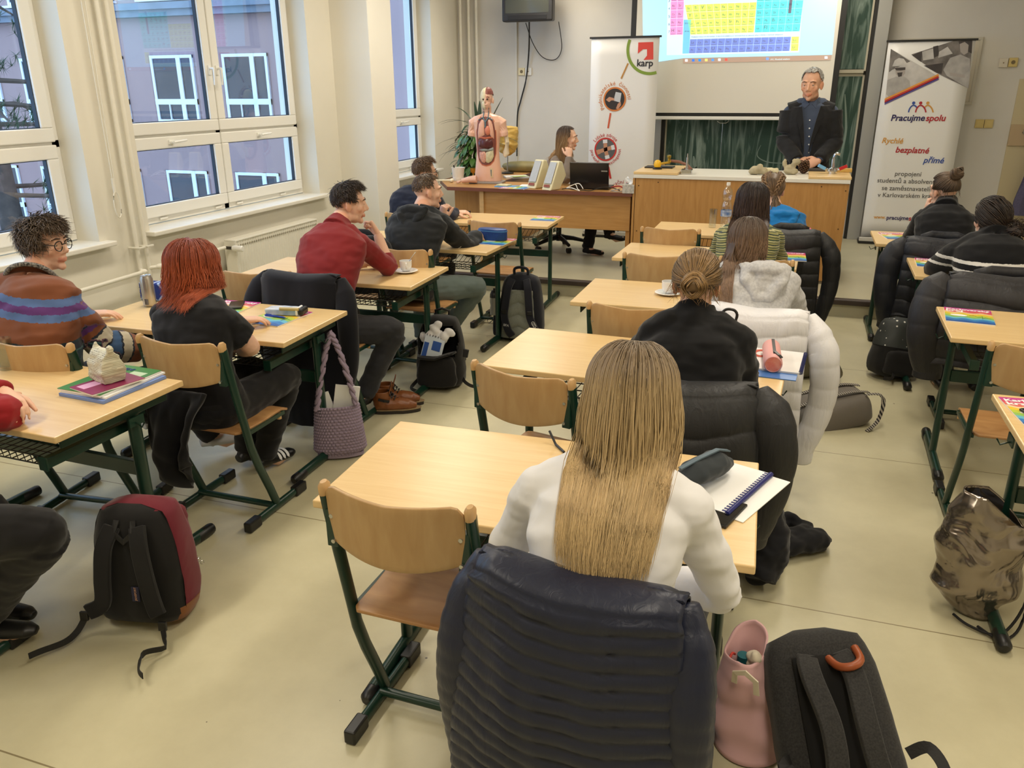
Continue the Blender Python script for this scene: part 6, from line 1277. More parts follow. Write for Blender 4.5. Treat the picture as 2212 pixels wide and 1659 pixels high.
hr = Hair(HM, 12); hr.to_point((.05, -.10, -.045), 900, w=.003, off=.012); hr.bun((.075, -.12, -.05), .046, 160, w=.0042, messy=.4)
for i in range(90):
    R = hr.r; c = V(.075, -.12, -.05); d = V(R.gauss(0, 1), R.gauss(0, 1)-.4, R.gauss(0, 1)).normalized(); p = c+d*.04; hr.strand([p+V(sin(k*1.7+i)*.008, cos(k*1.9+i)*.008, sin(k*2.1)*.006)+d*.006*k for k in range(7)], .003)
hr.done(hair_mat('black_brown_curls', (40, 33, 30), (76, 62, 52)), pr)
s = MB(); c = HM @ V(-.082, .0, -.065); s.tube([c+V(0, .014*cos(a), .014*sin(a)) for a in [2*pi*k/16 for k in range(17)]], .0016, 6); s.build('hoop_earring', pm('silver_hoop', (200, 196, 186), .25, 1), pr, smooth=60)
# ---- woman at the teacher table
J = dict(pel=V(-2.42, 8.60, .66), hipL=V(-2.40, 8.68, .64), hipR=V(-2.40, 8.52, .64), kneeL=V(-1.95, 8.60, .66), kneeR=V(-1.99, 8.46, .62), ankL=V(-1.80, 8.40, .40), toeL=V(-1.64, 8.36, .40), ankR=V(-2.03, 8.40, .235), toeR=V(-1.86, 8.38, .17), che=V(-2.43, 8.55, .92), nek=V(-2.335, 8.44, 1.215), head=V(-2.265, 8.36, 1.348), shL=V(-2.35, 8.61, 1.12), shR=V(-2.38, 8.31, 1.115), elL=V(-2.15, 8.58, .96), elR=V(-2.20, 8.13, .965), wrL=V(-2.02, 8.40, .93), wrR=V(-2.205, 8.215, 1.18))
pr, HM, RG, P, J, off = person('woman with long brown hair seated at the teacher table, hand at her chin', J, True, SK2, cloth_mat('taupe_jumper', (124, 112, 102), .9, .25, 10), M_blacktr, True, top_infl=.012, hem=-.06, head=(-82, 4, 0), hands={'R': ((-.15, .25, .95), (.5, -.85, .0), -1, 1.0), 'L': ((.4, -.9, 0), (0, 0, 1), -1, .3)}, disp=(9, .009), res=.006, shoe_mat=pm('black_suede', (20, 18, 20), .8))
hr = Hair(HM, 13); ps = pusher(RG, .012); hr.long(1600, .30, 116, w=.0022, wave=.008, spread=.0, push=ps, taper=.3, off=.010); hr.done(hair_mat('ombre_brown_hair', (64, 48, 40), (176, 140, 96)), pr)
t = thing('office_chair', 'dark blue swivel office chair with a black star base under the seated woman', 'chair', (-2.42, 8.62, .154))
s = MB(); s.cyl((0, 0, .09), (0, 0, .42), .03, n=14); s.build('column', M_black, t, smooth=40)
for k in range(5):
    a = k*2*pi/5+.35; d = V(cos(a), sin(a), 0); f = MB(); f.tube([d*.02+V(0, 0, .13), d*.16+V(0, 0, .115), d*.29+V(0, 0, .085)], [.03, .024, .018], 10); fo = f.build('star_leg', M_black, t, smooth=60)
    f = MB(); sd = V(-d.y, d.x, 0)*.022; f.cyl(d*.29+V(0, 0, .029)-sd, d*.29+V(0, 0, .029)+sd, .028, n=14); f.build('castor', M_black, fo, smooth=40)
M_bluefab = cloth_mat('navy_upholstery', (40, 46, 84), .9, .1); s = MB(); s.box((0, 0, .445), (.44, .46, .05)); s.build('seat', M_bluefab, t, bevel=.02, seg=3)
s = MB(); s.grid(lambda u, v: V(-.25-.03*sin(pi*v)+.05*(2*u-1)**2, -.2+.4*u, .52+.38*v), 10, 8); s.build('backrest', M_bluefab, t, solid=.05, bevel=.02, smooth=60); s = MB(); s.bar([(-.1, 0, .42), (-.27, 0, .43), (-.30, 0, .6)], .05, .02); s.build('back_arm', M_black, t)
# ---- standing man in the dark suit
J = dict(pel=V(.085, 8.78, 1.06), hipL=V(.19, 8.78, 1.04), hipR=V(-.02, 8.78, 1.04), kneeL=V(.2, 8.76, .66), kneeR=V(-.03, 8.76, .66), ankL=V(.21, 8.80, .24), ankR=V(-.04, 8.80, .24), toeL=V(.24, 8.64, .17), toeR=V(-.06, 8.64, .17), che=V(.075, 8.77, 1.36), nek=V(.06, 8.77, 1.705), head=V(.050, 8.72, 1.855), shL=V(.26, 8.77, 1.605), shR=V(-.125, 8.77, 1.605), elL=V(.315, 8.74, 1.33), elR=V(-.145, 8.72, 1.33), wrL=V(.19, 8.545, 1.16), wrR=V(.0, 8.535, 1.15))
M_suit = cloth_mat('charcoal_suit', (27, 27, 29), .8, .3, 8)
pr, HM, RG, P, J, off = person('standing grey-haired man in a dark suit, hands folded behind the bench', J, False, SK, cloth_mat('blue_grey_shirt', (66, 76, 96), .8, .2, 9), M_suit, True, top_infl=.012, hem=-.02, head=(164, 10, 0, 1.22), hands={'R': ((.9, .1, -.35), (-.1, -.9, .3), -1, .7), 'L': ((-.9, -.05, -.35), (.1, -.9, .3), 1, .8)}, disp=(8, .006), res=.006, topname='shirt', stubble=True, k=1.12, deep=1.1, arm_r=.8)
# jacket: open front shell over the shirt
T = MB(); jr = torso_rings(P, False, .040, -.10, .94); T.loft(jr)
for q in 'LR':
    sh, el, wr = J['sh'+q], J['el'+q], J['wr'+q]; limb(T, [sh, lerp(sh, el, .4), el, lerp(el, wr, .4), lerp(el, wr, .93)], [.098, .092, .082, .075, .064], 18); T.tube([P['nek']+V(0, 0, -.05), lerp(P['nek'], sh, .55)+V(0, 0, -.012), sh], [.085, .082, .088], 14)
me = remesh(T, .006, 3, (7, .008)); bm = bmesh.new(); bm.from_mesh(me); dl = []
for v in bm.verts:
    p = v.co; zr = p.z
    if p.y < -.05 and abs(p.x+.018) < (.012+.072*max(0, min(1, (zr-1.06)/.5)) if zr > 1.10 else .012+.10*max(0, 1.10-zr)) and zr < 1.75 and not any(seg_t(p, J['el'+q], J['wr'+q])[1] < .085 for q in 'LR'): dl.append(v)
bmesh.ops.delete(bm, geom=dl, context='VERTS'); bm.to_mesh(me); bm.free(); jo = mesh_part('suit_jacket', me, M_suit, pr); m_ = jo.modifiers.new('solid', 'SOLIDIFY'); m_.thickness = .006
def frontp(x, z, o=.0):
    best = min(jr, key=lambda r: abs(sum(q.z for q in r)/len(r)-z)); c = [q for q in best if q.y < 0 or True]; k = min(best, key=lambda q: abs(q.x-x)+(0 if q.y < sum(w_.y for w_ in best)/len(best) else 9)); return V(x, k.y-o, z)
for sx in (-1, 1):
    x0 = -.018; pts = [(x0+sx*.085, 1.66), (x0+sx*.125, 1.56), (x0+sx*.085, 1.44), (x0+sx*.018, 1.22), (x0+sx*.03, 1.36), (x0+sx*.055, 1.52)]
    s = MB(); s.add([frontp(a, b_, .008) for a, b_ in pts], [tuple(range(len(pts)))]); s.build('lapel', cloth_mat('suit_lapel', (22, 22, 24), .75, .1), pr, solid=.008, flip=False)
    s = MB(); nk = P['nek']; pts = [nk+V(sx*.075, -.02, .035), nk+V(sx*.05, -.082, .015), nk+V(sx*.012, -.105, -.03), nk+V(sx*.05, -.115, -.07), nk+V(sx*.085, -.07, -.02)]; s.add(pts, [tuple(range(5))]); s.build('shirt_collar', bpy.data.materials['blue_grey_shirt'], pr, solid=.006, flip=False)
for k in range(6):
    z = 1.53-.075*k; r = min(RG, key=lambda r: abs(sum(q.z for q in r)/len(r)-z)); y_ = min(q.y for q in r)
    s = MB(); s.ball((-.018+.006*k, y_-.010, z), (.007, .004, .007), n=10, m=6); s.build('button', M_paper, pr, smooth=180)
s = MB(); s.box((-.0, min(q.y for q in RG[2])-.006, 1.075), (.03, .01, .022)); s.build('belt_buckle', M_steel, pr)
hr = Hair(HM, 14); hr.short(520, .022, .15, .002, (0, .2), .0034, 106, 90, 40, .5); hr.done(hair_mat('grey_hair', (146, 142, 136), (196, 192, 186)), pr)
# ---- person cut by the left edge
J = seated(-2.66, 1.42, .53, -60); J.update(che=V(-2.66, 1.46, .79), nek=V(-2.66, 1.58, 1.06), head=V(-2.64, 1.66, 1.19), shL=V(-2.80, 1.62, .985), shR=V(-2.56, 1.44, .985), elL=V(-2.70, 1.86, .82), elR=V(-2.42, 1.79, .815), wrL=V(-2.475, 1.865, .86), wrR=V(-2.62, 1.93, .805), kneeR=V(-2.11, 1.60, .53), ankR=V(-2.50, 1.60, .12), toeR=V(-2.36, 1.66, .045), hipR=V(-2.60, 1.40, .53), kneeL=V(-2.42, 1.66, .50), ankL=V(-2.62, 1.72, .10))
def al13(p, J): return limb_along(p, J, 10.)
pr, HM, RG, P, J, off = person('person cut by the left edge with a red sleeve and a black-trousered knee', J, True, SK2, stripe_mat('red_navy_sweater', [(0, (30, 32, 44)), (.5, (30, 32, 44)), (.82, (150, 30, 36))]), M_blacktr, True, top_infl=.02, hem=-.06, head=(-10, 5, 0), hands={'L': ((.85, -.35, -.25), (.1, .1, .95), -1, .45), 'R': ((-.6, .7, 0), (0, 0, 1), 1, .3)}, along=lambda p, J: .9 if seg_t(p, J['elR'], J['wrR'])[1] < .1 else .2, disp=(9, .01), eyes=False, res=.006, leg_r=1.12)
h_ = bpy.data.objects['person.014'] if False else None
# ================================================================ jackets on the chairs
def nylon(name, col, rough=.42, wr=.35):
    m = pm(name, col, rough); N, L, b = nodes_of(m); b.inputs['Sheen Weight'].default_value = .03
    tc = N.new('ShaderNodeTexCoord'); mp = N.new('ShaderNodeMapping'); mp.inputs['Scale'].default_value = (22, 22, 5); L.new(tc.outputs['Object'], mp.inputs[0])
    t = N.new('ShaderNodeTexNoise'); t.inputs['Scale'].default_value = 1.6; t.inputs['Detail'].default_value = 4; t.inputs['Distortion'].default_value = 1.; L.new(mp.outputs[0], t.inputs['Vector'])
    bp = N.new('ShaderNodeBump'); bp.inputs['Strength'].default_value = wr; bp.inputs['Distance'].default_value = .012; L.new(t.outputs[0], bp.inputs['Height']); L.new(bp.outputs[0], b.inputs['Normal']); return m
def draped(name, label, key, mat, W=.25, top=.90, drop=.6, quilt=.04, puff=.012, flare=.05, inner=.22, sleeves=((-1, .55), (1, .55)), sr=.06, wrap=.07, seed=1, collar=True, lean=0., cat='jacket', group=None, sx_off=.03, sleeve_out=.05, sq=None, bulge=.03, top_sag=.03):
    """a jacket hung over a chair back: back panel outside, lining inside, sleeves at the sides"""
    x, y, a = CH[key]; t = thing(name, label, cat, (x, y, 0), a, group); tot = inner+.10+drop
    def sh(u, v):
        e = 2*u-1; s_ = v*tot; tp = top-top_sag*(1-abs(e))*.6-.025*max(0, abs(e)-.8)*5*.6
        if s_ < inner: yy = .045; z = tp-.02-(inner-s_); ww = W*.92; q = 0
        elif s_ < inner+.10: f = (s_-inner)/.10; yy = .045-.13*(1-cos(pi*f))/2; z = tp-.02+.03*sin(pi*f); ww = W*.97; q = 0
        else:
            f = (s_-inner-.10)/drop; z = tp-.02-(s_-inner-.10); yy = -.085-bulge*sin(pi*min(1, f*1.2))-.02*f; ww = W*(1+flare*f*2); ph = (s_-inner-.10+.012*mnoise.noise(V(e*3, seed, f*2))+.02*e*e)/quilt; q = abs(sin(pi*ph))**.45
        yy -= puff*q; xx = e*ww
        if s_ >= inner+.05: yy += wrap*abs(e)**3.2
        n_ = mnoise.noise(V(xx*6, z*3, seed*3.1)); m_ = mnoise.noise(V(xx*24, z*7, seed)); yy += .016*n_*min(1, max(0, (s_-inner)/.1))-.004*m_*q
        return V(xx+.008*n_, yy, z)
    s = MB(); s.grid(sh, 44, int(tot/.006)); s.build('back_panel', mat, t, smooth=180, solid=.006, flip=False)
    for i, (sd, L_) in enumerate(sleeves):
        rnd = random.Random(seed*7+i); pts = []; rr = []; n = int(L_/.007); qq = sq or quilt*1.15
        p0 = V(sd*(W-.015), .02, top-.03)
        for k in range(n+1):
            f = k/n; out = sleeve_out*sin(pi*min(1, f*1.1)); pts.append(p0+V(sd*(sx_off*min(1, f*5)+out), -.03*min(1, f*4)-.03*sin(pi*f)+.01*sin(f*9+seed), -L_*f+.0)); rr.append((sr*(1-.28*f)*(.55+.45*min(1, f*9)))*(1+.06*(abs(sin(pi*f*L_/qq))**.5-.7)*(puff > .004)))
        s = MB(); s.tube(pts, rr, 22, (1.0, .8), up=(0, 1, 0)); so = s.build('sleeve', mat, t, smooth=180)
    if collar:
        s = MB(); s.tube([V(-W*.55, .05, top-.02), V(-W*.3, .075, top+.0), V(0, .085, top-.004), V(W*.3, .075, top), V(W*.55, .05, top-.02)], .022, 12, (1, 1.5)); s.build('collar', mat, t, smooth=180)
    return t
draped('quilted_jacket', 'navy quilted jacket hanging over the chair of the blonde girl in white', 'M5R', nylon('navy_nylon', (18, 25, 48), .42, .22), collar=False, W=.222, top=.93, drop=.72, quilt=.036, puff=.010, sr=.058, sleeves=((-1, .72), (1, .70)), seed=2, wrap=.05, sx_off=.012, sleeve_out=.03, flare=.10)
M_whitep = nylon('white_nylon', (226, 225, 228), .5, .35)
draped('white_puffer_jacket', 'white puffer jacket hanging over the chair of the girl in the grey hoodie', 'M3R', M_whitep, collar=False, W=.23, top=.89, drop=.66, quilt=.085, puff=.010, sr=.07, sleeves=((1, .68), (-1, .5)), seed=3, wrap=.05, sx_off=.05, sleeve_out=.06, flare=.03)
M_blackp = nylon('black_nylon', (24, 24, 26), .55, .3)
draped('black_puffer_jacket', 'black puffer jacket over the chair of the girl in the blue hoodie', 'M1R', M_blackp, W=.21, top=.90, drop=.6, quilt=.09, puff=.015, sr=.065, sleeves=((1, .66),), seed=4, wrap=.04, sx_off=.06, sleeve_out=.05)
draped('navy_puffer_jacket', 'dark navy puffer jacket over the chair of the girl with the top bun', 'R1L', nylon('dark_navy_nylon', (23, 26, 36), .55, .3), W=.24, top=.885, drop=.5, quilt=.10, puff=.018, sr=.085, sleeves=((-1, .60), (1, .5)), seed=5, wrap=.05, sx_off=.05, sleeve_out=.05)
draped('black_puffer_jacket', 'black puffer jacket with a big collar over the chair of the girl with white stripes', 'R2L', nylon('charcoal_nylon', (34, 33, 37), .55, .3), W=.31, top=.90, drop=.46, quilt=.11, puff=.022, sr=.10, sleeves=((-1, .56), (1, .5)), seed=6, wrap=.06, sx_off=.03, sleeve_out=.06, bulge=.05)
M_coat = cloth_mat('dark_wool_coat', (20, 21, 28), .95, .3, 6)
draped('wool_coat', 'long dark wool coat over the chair of the boy in the red jumper', 'L2R', M_coat, collar=False, W=.235, top=.915, drop=.80, quilt=.5, puff=.0, sr=.065, sleeves=((1, .62), (-1, .5)), seed=7, wrap=.07, sx_off=.015, sleeve_out=.06, cat='coat', flare=.04)
draped('black_jacket', 'crumpled black jacket on the chair left of the boy in the black hoodie', 'L1L', M_blackcloth, W=.2, top=.90, drop=.35, quilt=.4, puff=.0, sr=.06, sleeves=((1, .4), (-1, .4)), seed=8)
draped('black_down_jacket', 'black jacket bunched over the chair of the girl with the low bun', 'M4R', M_blackp, collar=False, W=.235, top=.895, drop=.45, quilt=.12, puff=.014, sr=.085, sleeves=((1, .55),), seed=9, bulge=.05, sx_off=.03)
# garment under the red haired girl's chair back
x, y, a = CH['L3R']; t = thing('black_cardigan', 'black cardigan hanging down behind the seat of the red haired girl', 'cardigan', (x, y, 0), a)
def cg(u, v):
    e = 2*u-1; z = .655-.43*v*(1-.22*max(0, e)-.08*sin(u*9)); return V(-.17+.28*u*(1-.3*v)+.02*v*sin(4*u), -.03-.05*sin(pi*v)*(1-.3*e)-.02*v+.05*sin(10*u+2.5*v)*v**.7+.02*mnoise.noise(V(u*6, v*5, 2)), z)
s = MB(); s.grid(cg, 40, 40); s.build('cloth', M_blackcloth, t, smooth=180, solid=.02, flip=False)
# black fleece fallen on the floor
s = MB(); s.tube([(.02, 2.80, .045), (.05, 2.95, .06), (.06, 3.1, .06), (.04, 3.3, .05)], [.04, .075, .085, .06], 14, (1, .75)); s.tube([(.05, 3.05, .05), (.15, 3.14, .05), (.27, 3.2, .04), (.29, 3.2, .03)], [.07, .08, .06, .03], 14, (1, .6)); s.tube([(.06, 3.25, .04), (.13, 3.33, .05), (.2, 3.27, .05), (.17, 3.18, .06)], .035, 10); s.tube([(.04, 2.78, .06), (.06, 2.86, .16), (.03, 2.98, .26), (-.02, 3.02, .3)], [.06, .075, .07, .03], 12)
tag(mesh_part('black_fleece', remesh(s, .008, 4, (12, .014)), M_blackcloth, None), 'black fleece lying crumpled on the floor by the middle aisle', 'jacket')
# ================================================================ bags
def bag_body(w_, d, h, top=.8, sq=3.2, n=36, m=18, disp=.006, seed=0, lean=0, front_bulge=.0):
    rings = []
    for i in range(m+1):
        t = i/m; q = (1-abs(2*t-1)**7)**(1/3.2) if 0 < t < 1 else .0; q = max(q, .12); s_ = (1-(1-top)*t**2.2); ring = []
        for k in range(n):
            a = 2*pi*k/n; cx = abs(cos(a))**(2/sq)*(1 if cos(a) > 0 else -1); cy = abs(sin(a))**(2/sq)*(1 if sin(a) > 0 else -1)
            p = V(cx*w_/2*s_*(.25+.75*q), cy*d/2*(s_*.6+.4)*(.2+.8*q)+(front_bulge*sin(pi*t) if cy > 0 else 0), h*t); nn = mnoise.noise(p*9+V(seed, 0, 0))+.5*mnoise.noise(p*22+V(0, seed, 0)); ring.append(p+V(cx, cy, 0)*disp*nn+V(0, lean*t, 0))
        rings.append(ring)
    return rings
def strap(pts, w_, th=.012, up=(0, -1, 0)):
    P_ = [Vector(p) for p in pts]; out = []
    for i in range(len(P_)-1):
        a, b_, c, d = P_[max(i-1, 0)], P_[i], P_[i+1], P_[min(i+2, len(P_)-1)]
        for k in range(6): u = k/6; out.append(.5*((2*b_)+(c-a)*u+(2*a-5*b_+4*c-d)*u*u+(3*b_-a-3*c+d)*u**3))
    out.append(P_[-1]); s = MB(); s.bar(out, w_, th, up); return s
def bag_root(name, label, loc, rx=0, ry=0, rz=0, cat='backpack'):
    t = thing(name, label, cat, loc); t.rotation_euler = (radians(rx), radians(ry), radians(rz)); return t
M_bagblack = cloth_mat('black_canvas', (24, 23, 23), .8, .5, 12); M_strap = pm('black_webbing', (26, 25, 25), .7, bump=(160, .3, .003))
def loose(name, label_mat, root, pts, w_=.022): o = strap(pts, w_, .003).build(name, label_mat, root, smooth=40); return o
# --- red backpack (black back toward the class room's rear)
t = bag_root('backpack', 'dark red backpack with a black back and a brown leather base by the left desk', (-2.085, 1.93, 0), -6, 0, 14)
M_redbag = cloth_mat('wine_red_canvas', (108, 28, 42), .75, .55, 12); M_leath = cloth_mat('brown_suede', (132, 84, 48), .8, .2, 20)
s = MB(); s.loft(bag_body(.345, .20, .47, .74, seed=2, front_bulge=.03)); s.build('body', M_redbag, t, smooth=60)
r = bag_body(.34, .20, .462, .73, seed=2); s = MB(); s.loft([[p for p in q] for q in [[V(v.x, min(-.052, v.y-.012), v.z+.004) for v in ring if True] for ring in r]]); s.build('back_panel', M_bagblack, t, smooth=60)
s = MB(); s.loft([[V(v.x*1.03, v.y*1.03, v.z) for v in ring] for ring in bag_body(.345, .205, .47, .74, seed=2)[:4]]); s.build('leather_base', M_leath, t, smooth=60)
s = MB(); s.loft([[V(v.x*.8+.0, v.y*.45+.125, v.z*.62+.05) for v in ring] for ring in bag_body(.30, .24, .4, .8, disp=.012, seed=5)]); s.build('front_pocket', M_redbag, t, smooth=60)
s = MB(); s.loft([[V(v.x*.7+.02, v.y*.5+.10, v.z*.5+.25) for v in ring] for ring in bag_body(.30, .2, .3, .8, disp=.014, seed=8)]); s.build('upper_pocket', M_redbag, t, smooth=60)
for sx in (-1, 1):
    st = strap([(sx*.045, -.10, .40), (sx*.065, -.135, .33), (sx*.08, -.14, .22), (sx*.095, -.135, .12), (sx*(.15 if sx < 0 else .11), -.14, .085)], .058, .018); so = st.build('shoulder_strap', M_bagblack, t, smooth=50, bevel=.004)
    b_ = MB(); c = (-.165, -.14, .07) if sx < 0 else (.12, -.14, .045); b_.box(c, (.03, .012, .035)); b_.build('buckle', M_black, so, bevel=.003)
    pts = [(-.165, -.14, .06), (-.185, -.16, .02), (-.20, -.21, .008), (-.25, -.27, .006), (-.27, -.30, .005)] if sx < 0 else [(.12, -.14, .035), (.14, -.17, .012), (.16, -.21, .006), (.12, -.27, .02), (.14, -.34, .006), (.17, -.37, .004)]
    loose('loose_strap', M_strap, so, pts)
s = MB(); s.bar([(-.03, -.095, .42), (-.035, -.115, .38), (.0, -.12, .35), (.035, -.115, .38), (.03, -.095, .42)], .02, .006, (0, -1, 0)); s.build('grab_handle', M_strap, t)
s = MB(); s.box((.02, -.115, .15), (.028, .004, .055)); s.build('sewn_label', pm('navy_label', (34, 36, 66), .7), t)
lettering([text_mesh('JANSPORT', .011, Matrix.Translation((.024, -.1175, .126)) @ FRONT @ Matrix.Rotation(pi/2, 4, 'Z'), .01, 0, 'LEFT')], 'label_lettering', pm('label_thread', (196, 150, 120), .7), t)
s = MB()
for k in range(9): q = V(.150+.004*sin(k*2.5), .03+.011*k, .285-.016*k+.006*sin(k)); s.tube([q+V(.004*cos(a), .006*cos(a), .007*sin(a)) for a in [2*pi*j/10 for j in range(11)]], .0016, 5)
s.build('chain', M_steel, t, smooth=60)
# --- blue-black backpack with grey padded back
t = bag_root('backpack', 'navy black backpack with a grey padded back beside the left aisle', (-1.885, 5.68, 0), -4, 0, 4)
M_nvb = cloth_mat('navy_black_canvas', (20, 22, 32), .75, .4, 12); M_pad = pm('grey_mesh_padding', (124, 128, 118), .85, n=(160, .18))
s = MB(); s.loft(bag_body(.36, .20, .52, .70, seed=3)); s.build('body', M_nvb, t, smooth=60)
s = MB()
def padf(u, v): e = 2*u-1; q = abs(sin(pi*(v*4+.55*abs(e)))); return V(e*(.135-.03*v), -.095-.018*q**.5*(1-e**6)+.02*v*0-.0*v, .03+.37*v)
s.grid(padf, 24, 48); s.build('back_padding', M_pad, t, smooth=60, solid=.01)
for sx in (-1, 1):
    so = strap([(sx*.055, -.085, .48), (sx*.075, -.125, .42), (sx*.09, -.14, .3), (sx*.10, -.135, .2), (sx*(.07 if sx < 0 else .15), -.14, .1), (sx*(.04 if sx < 0 else .165), -.12, .05)], .055, .02).build('shoulder_strap', M_nvb, t, smooth=50, bevel=.004)
    b_ = MB(); b_.box((sx*.098, -.15, .24), (.035, .012, .03)); b_.build('buckle', M_black, so, bevel=.003)
    if sx < 0: lettering([text_mesh('BFA', .026, Matrix.Translation((-.082, -.153, .128)) @ FRONT @ Matrix.Rotation(-.12, 4, 'Z'), .01)], 'strap_lettering', pm('reflective_print', (186, 186, 186), .4), so)
    else:
        b_ = MB()
        for k in range(3): b_.disc(Matrix.Translation((.128+.006*k, -.153, .165-.01*k)) @ FRONT, .014, 16, .010)
        b_.build('strap_print', MATS['reflective_print'], so)
s = MB(); limb(s, [(-.05, -.03, .5), (-.05, -.04, .55), (0, -.045, .565), (.05, -.04, .55), (.05, -.03, .5)], [.011]*5, 8); s.build('grab_handle', M_nvb, t, smooth=60)
s = MB(); s.loft([[V(v.x*.30-.175, v.y*.75, v.z*.42+.02) for v in ring] for ring in bag_body(.3, .2, .5, .9, seed=9)]); s.build('side_pocket', M_nvb, t, smooth=60)
s = MB(); s.tube([(-.2, -.07, .16), (-.235, -.09, .13), (-.25, -.09, .15), (-.225, -.085, .17)], .003, 6); s.build('pull_cord', M_strap, t)
b_ = thing('sports_bottle', 'silver sports bottle with a dark cap in the side pocket of the backpack', 'bottle', (-2.08, 5.62, .20)); s = MB(); s.lathe([(.034, 0), (.036, .04), (.031, .07), (.036, .10), (.034, .135)], n=18); s.build('body', pm('silver_plastic', (160, 160, 156), .35, .5), b_, smooth=60); s = MB(); s.lathe([(.036, .135), (.034, .16), (.022, .185), (.01, .19), (.01, .205)], n=18); s.build('cap', pm('smoke_cap', (44, 44, 46), .35), b_, smooth=50)
# --- open black backpack
t = bag_root('backpack', 'open black backpack with white cloth and a notebook inside, by the left aisle', (-2.055, 4.53, 0), -5, 0, 10)
rings = bag_body(.32, .22, .47, .72, seed=4, m=26, disp=.008); s = MB(); s.loft(rings); me = s.mesh('body'); bm = bmesh.new(); bm.from_mesh(me); dl = [f for f in bm.faces if f.normal.y < -.3 or f.normal.y > .3]
dl = [f for f in bm.faces if f.calc_center_median().y < -.05 and .20 < f.calc_center_median().z < .42 and abs(f.calc_center_median().x) < .105*(1.1-.8*((f.calc_center_median().z-.31)/.16)**2)+.02]; bmesh.ops.delete(bm, geom=dl, context='FACES'); bm.to_mesh(me); bm.free(); bo = mesh_part('body', me, M_bagblack, t); m_ = bo.modifiers.new('solid', 'SOLIDIFY'); m_.thickness = .008; m_.offset = -1
s = MB(); s.grid(lambda u, v: V((2*u-1)*(.125-.02*v), -.115-.06*sin(pi*v*.55)-.012*sin(5*u), .235-.005*v-.02*(1-abs(2*u-1)) + .03*sin(pi*u)*v*0-.0*v+(.03*(u-.3))), 16, 10); s.build('opened_flap', M_bagblack, t, smooth=180, solid=.012)
s = MB(); s.loft([[V(v.x*.82, v.y*.35-.118, v.z*.42+.02) for v in ring] for ring in bag_body(.32, .22, .5, .85, seed=6, disp=.010)]); s.build('front_pocket', M_bagblack, t, smooth=60)
s = MB(); s.tube([(-.04, .06, .44), (-.045, .05, .49), (0, .045, .505), (.045, .05, .49), (.04, .06, .44)], .008, 8); s.build('grab_handle', M_strap, t, smooth=60)
loose('loose_strap', M_strap, t, [(.14, -.02, .08), (.17, -.06, .05), (.22, -.05, .02), (.28, .02, .008)]); loose('loose_strap', M_strap, t, [(-.14, -.06, .05), (-.17, -.12, .01), (-.12, -.18, .006), (-.08, -.2, .006)]); s = MB(); s.box((.165, -.02, .23), (.04, .02, .05), ry=.2); s.build('compression_tab', M_strap, t)
s = MB(); rnd = random.Random(5)
for k in range(12): s.ball((-2.05+rnd.gauss(0, .04), 4.475+rnd.gauss(0, .012), .34+rnd.gauss(0, .03)), (.04, .022, .028), Matrix.Rotation(rnd.random()*3, 3, 'Y').to_4x4())
tag(mesh_part('white_garment', remesh(s, .006, 5, (14, .008)), cloth_mat('white_cotton', (222, 220, 220), .85, .4, 20), None), 'crumpled white garment stuffed in the open black backpack', 'clothes')
t = thing('blue_notebook', 'blue and white ring notebook in the open black backpack', 'notebook', (-2.06, 4.43, .285)); t.rotation_euler = (radians(-12), radians(14), radians(10)); MB().box((0, 0, 0), (.13, .01, .15)).build('cover', pm('pale_blue_cover', (206, 216, 226), .5), t, bevel=.001); MB().box((.02, -.006, .02), (.055, .002, .06)).build('printed_square', pm('print_royal', (40, 82, 160), .5), t); MB().box((-.045, -.006, -.02), (.03, .002, .1)).build('printed_strip', MATS['print_royal'], t)
s = MB()
for k in range(7): s.tube([V(-.055+.018*k, .006*cos(a), .076+.006*sin(a)) for a in [2*pi*j/8 for j in range(9)]], .002, 5)
s.build('ring_binding', M_black, t)
# --- lilac crochet bag hanging on the desk hook, resting on the floor
t = thing('crochet_bag', 'lilac crocheted shoulder bag hanging from the desk of the red haired girl', 'bag', (-2.12, 3.36, 0), radians(30))
M_lil = pm('lilac_yarn', (156, 140, 160), .95); N, L, b = nodes_of(M_lil); tc = N.new('ShaderNodeTexCoord'); mp = N.new('ShaderNodeMapping'); L.new(tc.outputs['UV'], mp.inputs[0])
def crochet(u, v):
    a = 2*pi*u; z = .02+.28*v; q = (1-max(0, .12-v)/.12*.35); w_ = .135*(1-.20*v)*q; d_ = .055*(1-.1*v)*q; row = v*17; st = abs(sin(pi*row))**.6*abs(sin(pi*(u*44+.5*int(row))))**.6
    return V(cos(a)*(w_+.009*st)*abs(cos(a))**-.15 if abs(cos(a)) > .05 else cos(a)*(w_+.009*st), sin(a)*(d_+.009*st), z)
s = MB(); s.grid(crochet, 264, 102); s.build('body', M_lil, t, smooth=180)
s = MB(); s.loft([[V(cos(2*pi*k/30)*.12, sin(2*pi*k/30)*.045, z) for k in range(30)] for z in (.012, .03)]); s.build('bottom', M_lil, t)
for yy, off in ((-.045, -.012), (.045, .012)):
    s = MB(); P_ = [V(-.10, yy, .29), V(-.075, yy*.6, .42), V(-.03, off, .6), V(.0, off, .685), V(.03, off, .6), V(.075, yy*.6, .42), V(.10, yy, .29)]; out = []
    for i in range(len(P_)-1):
        for k in range(8): out.append(P_[i].lerp(P_[i+1], k/8))
    for ph in (0, pi): s.tube([p+V(.008*cos(k*1.1+ph), .006*sin(k*1.1+ph), 0) for k, p in enumerate(out)], .0095, 7)
    s.build('handle', M_lil, t, smooth=60)
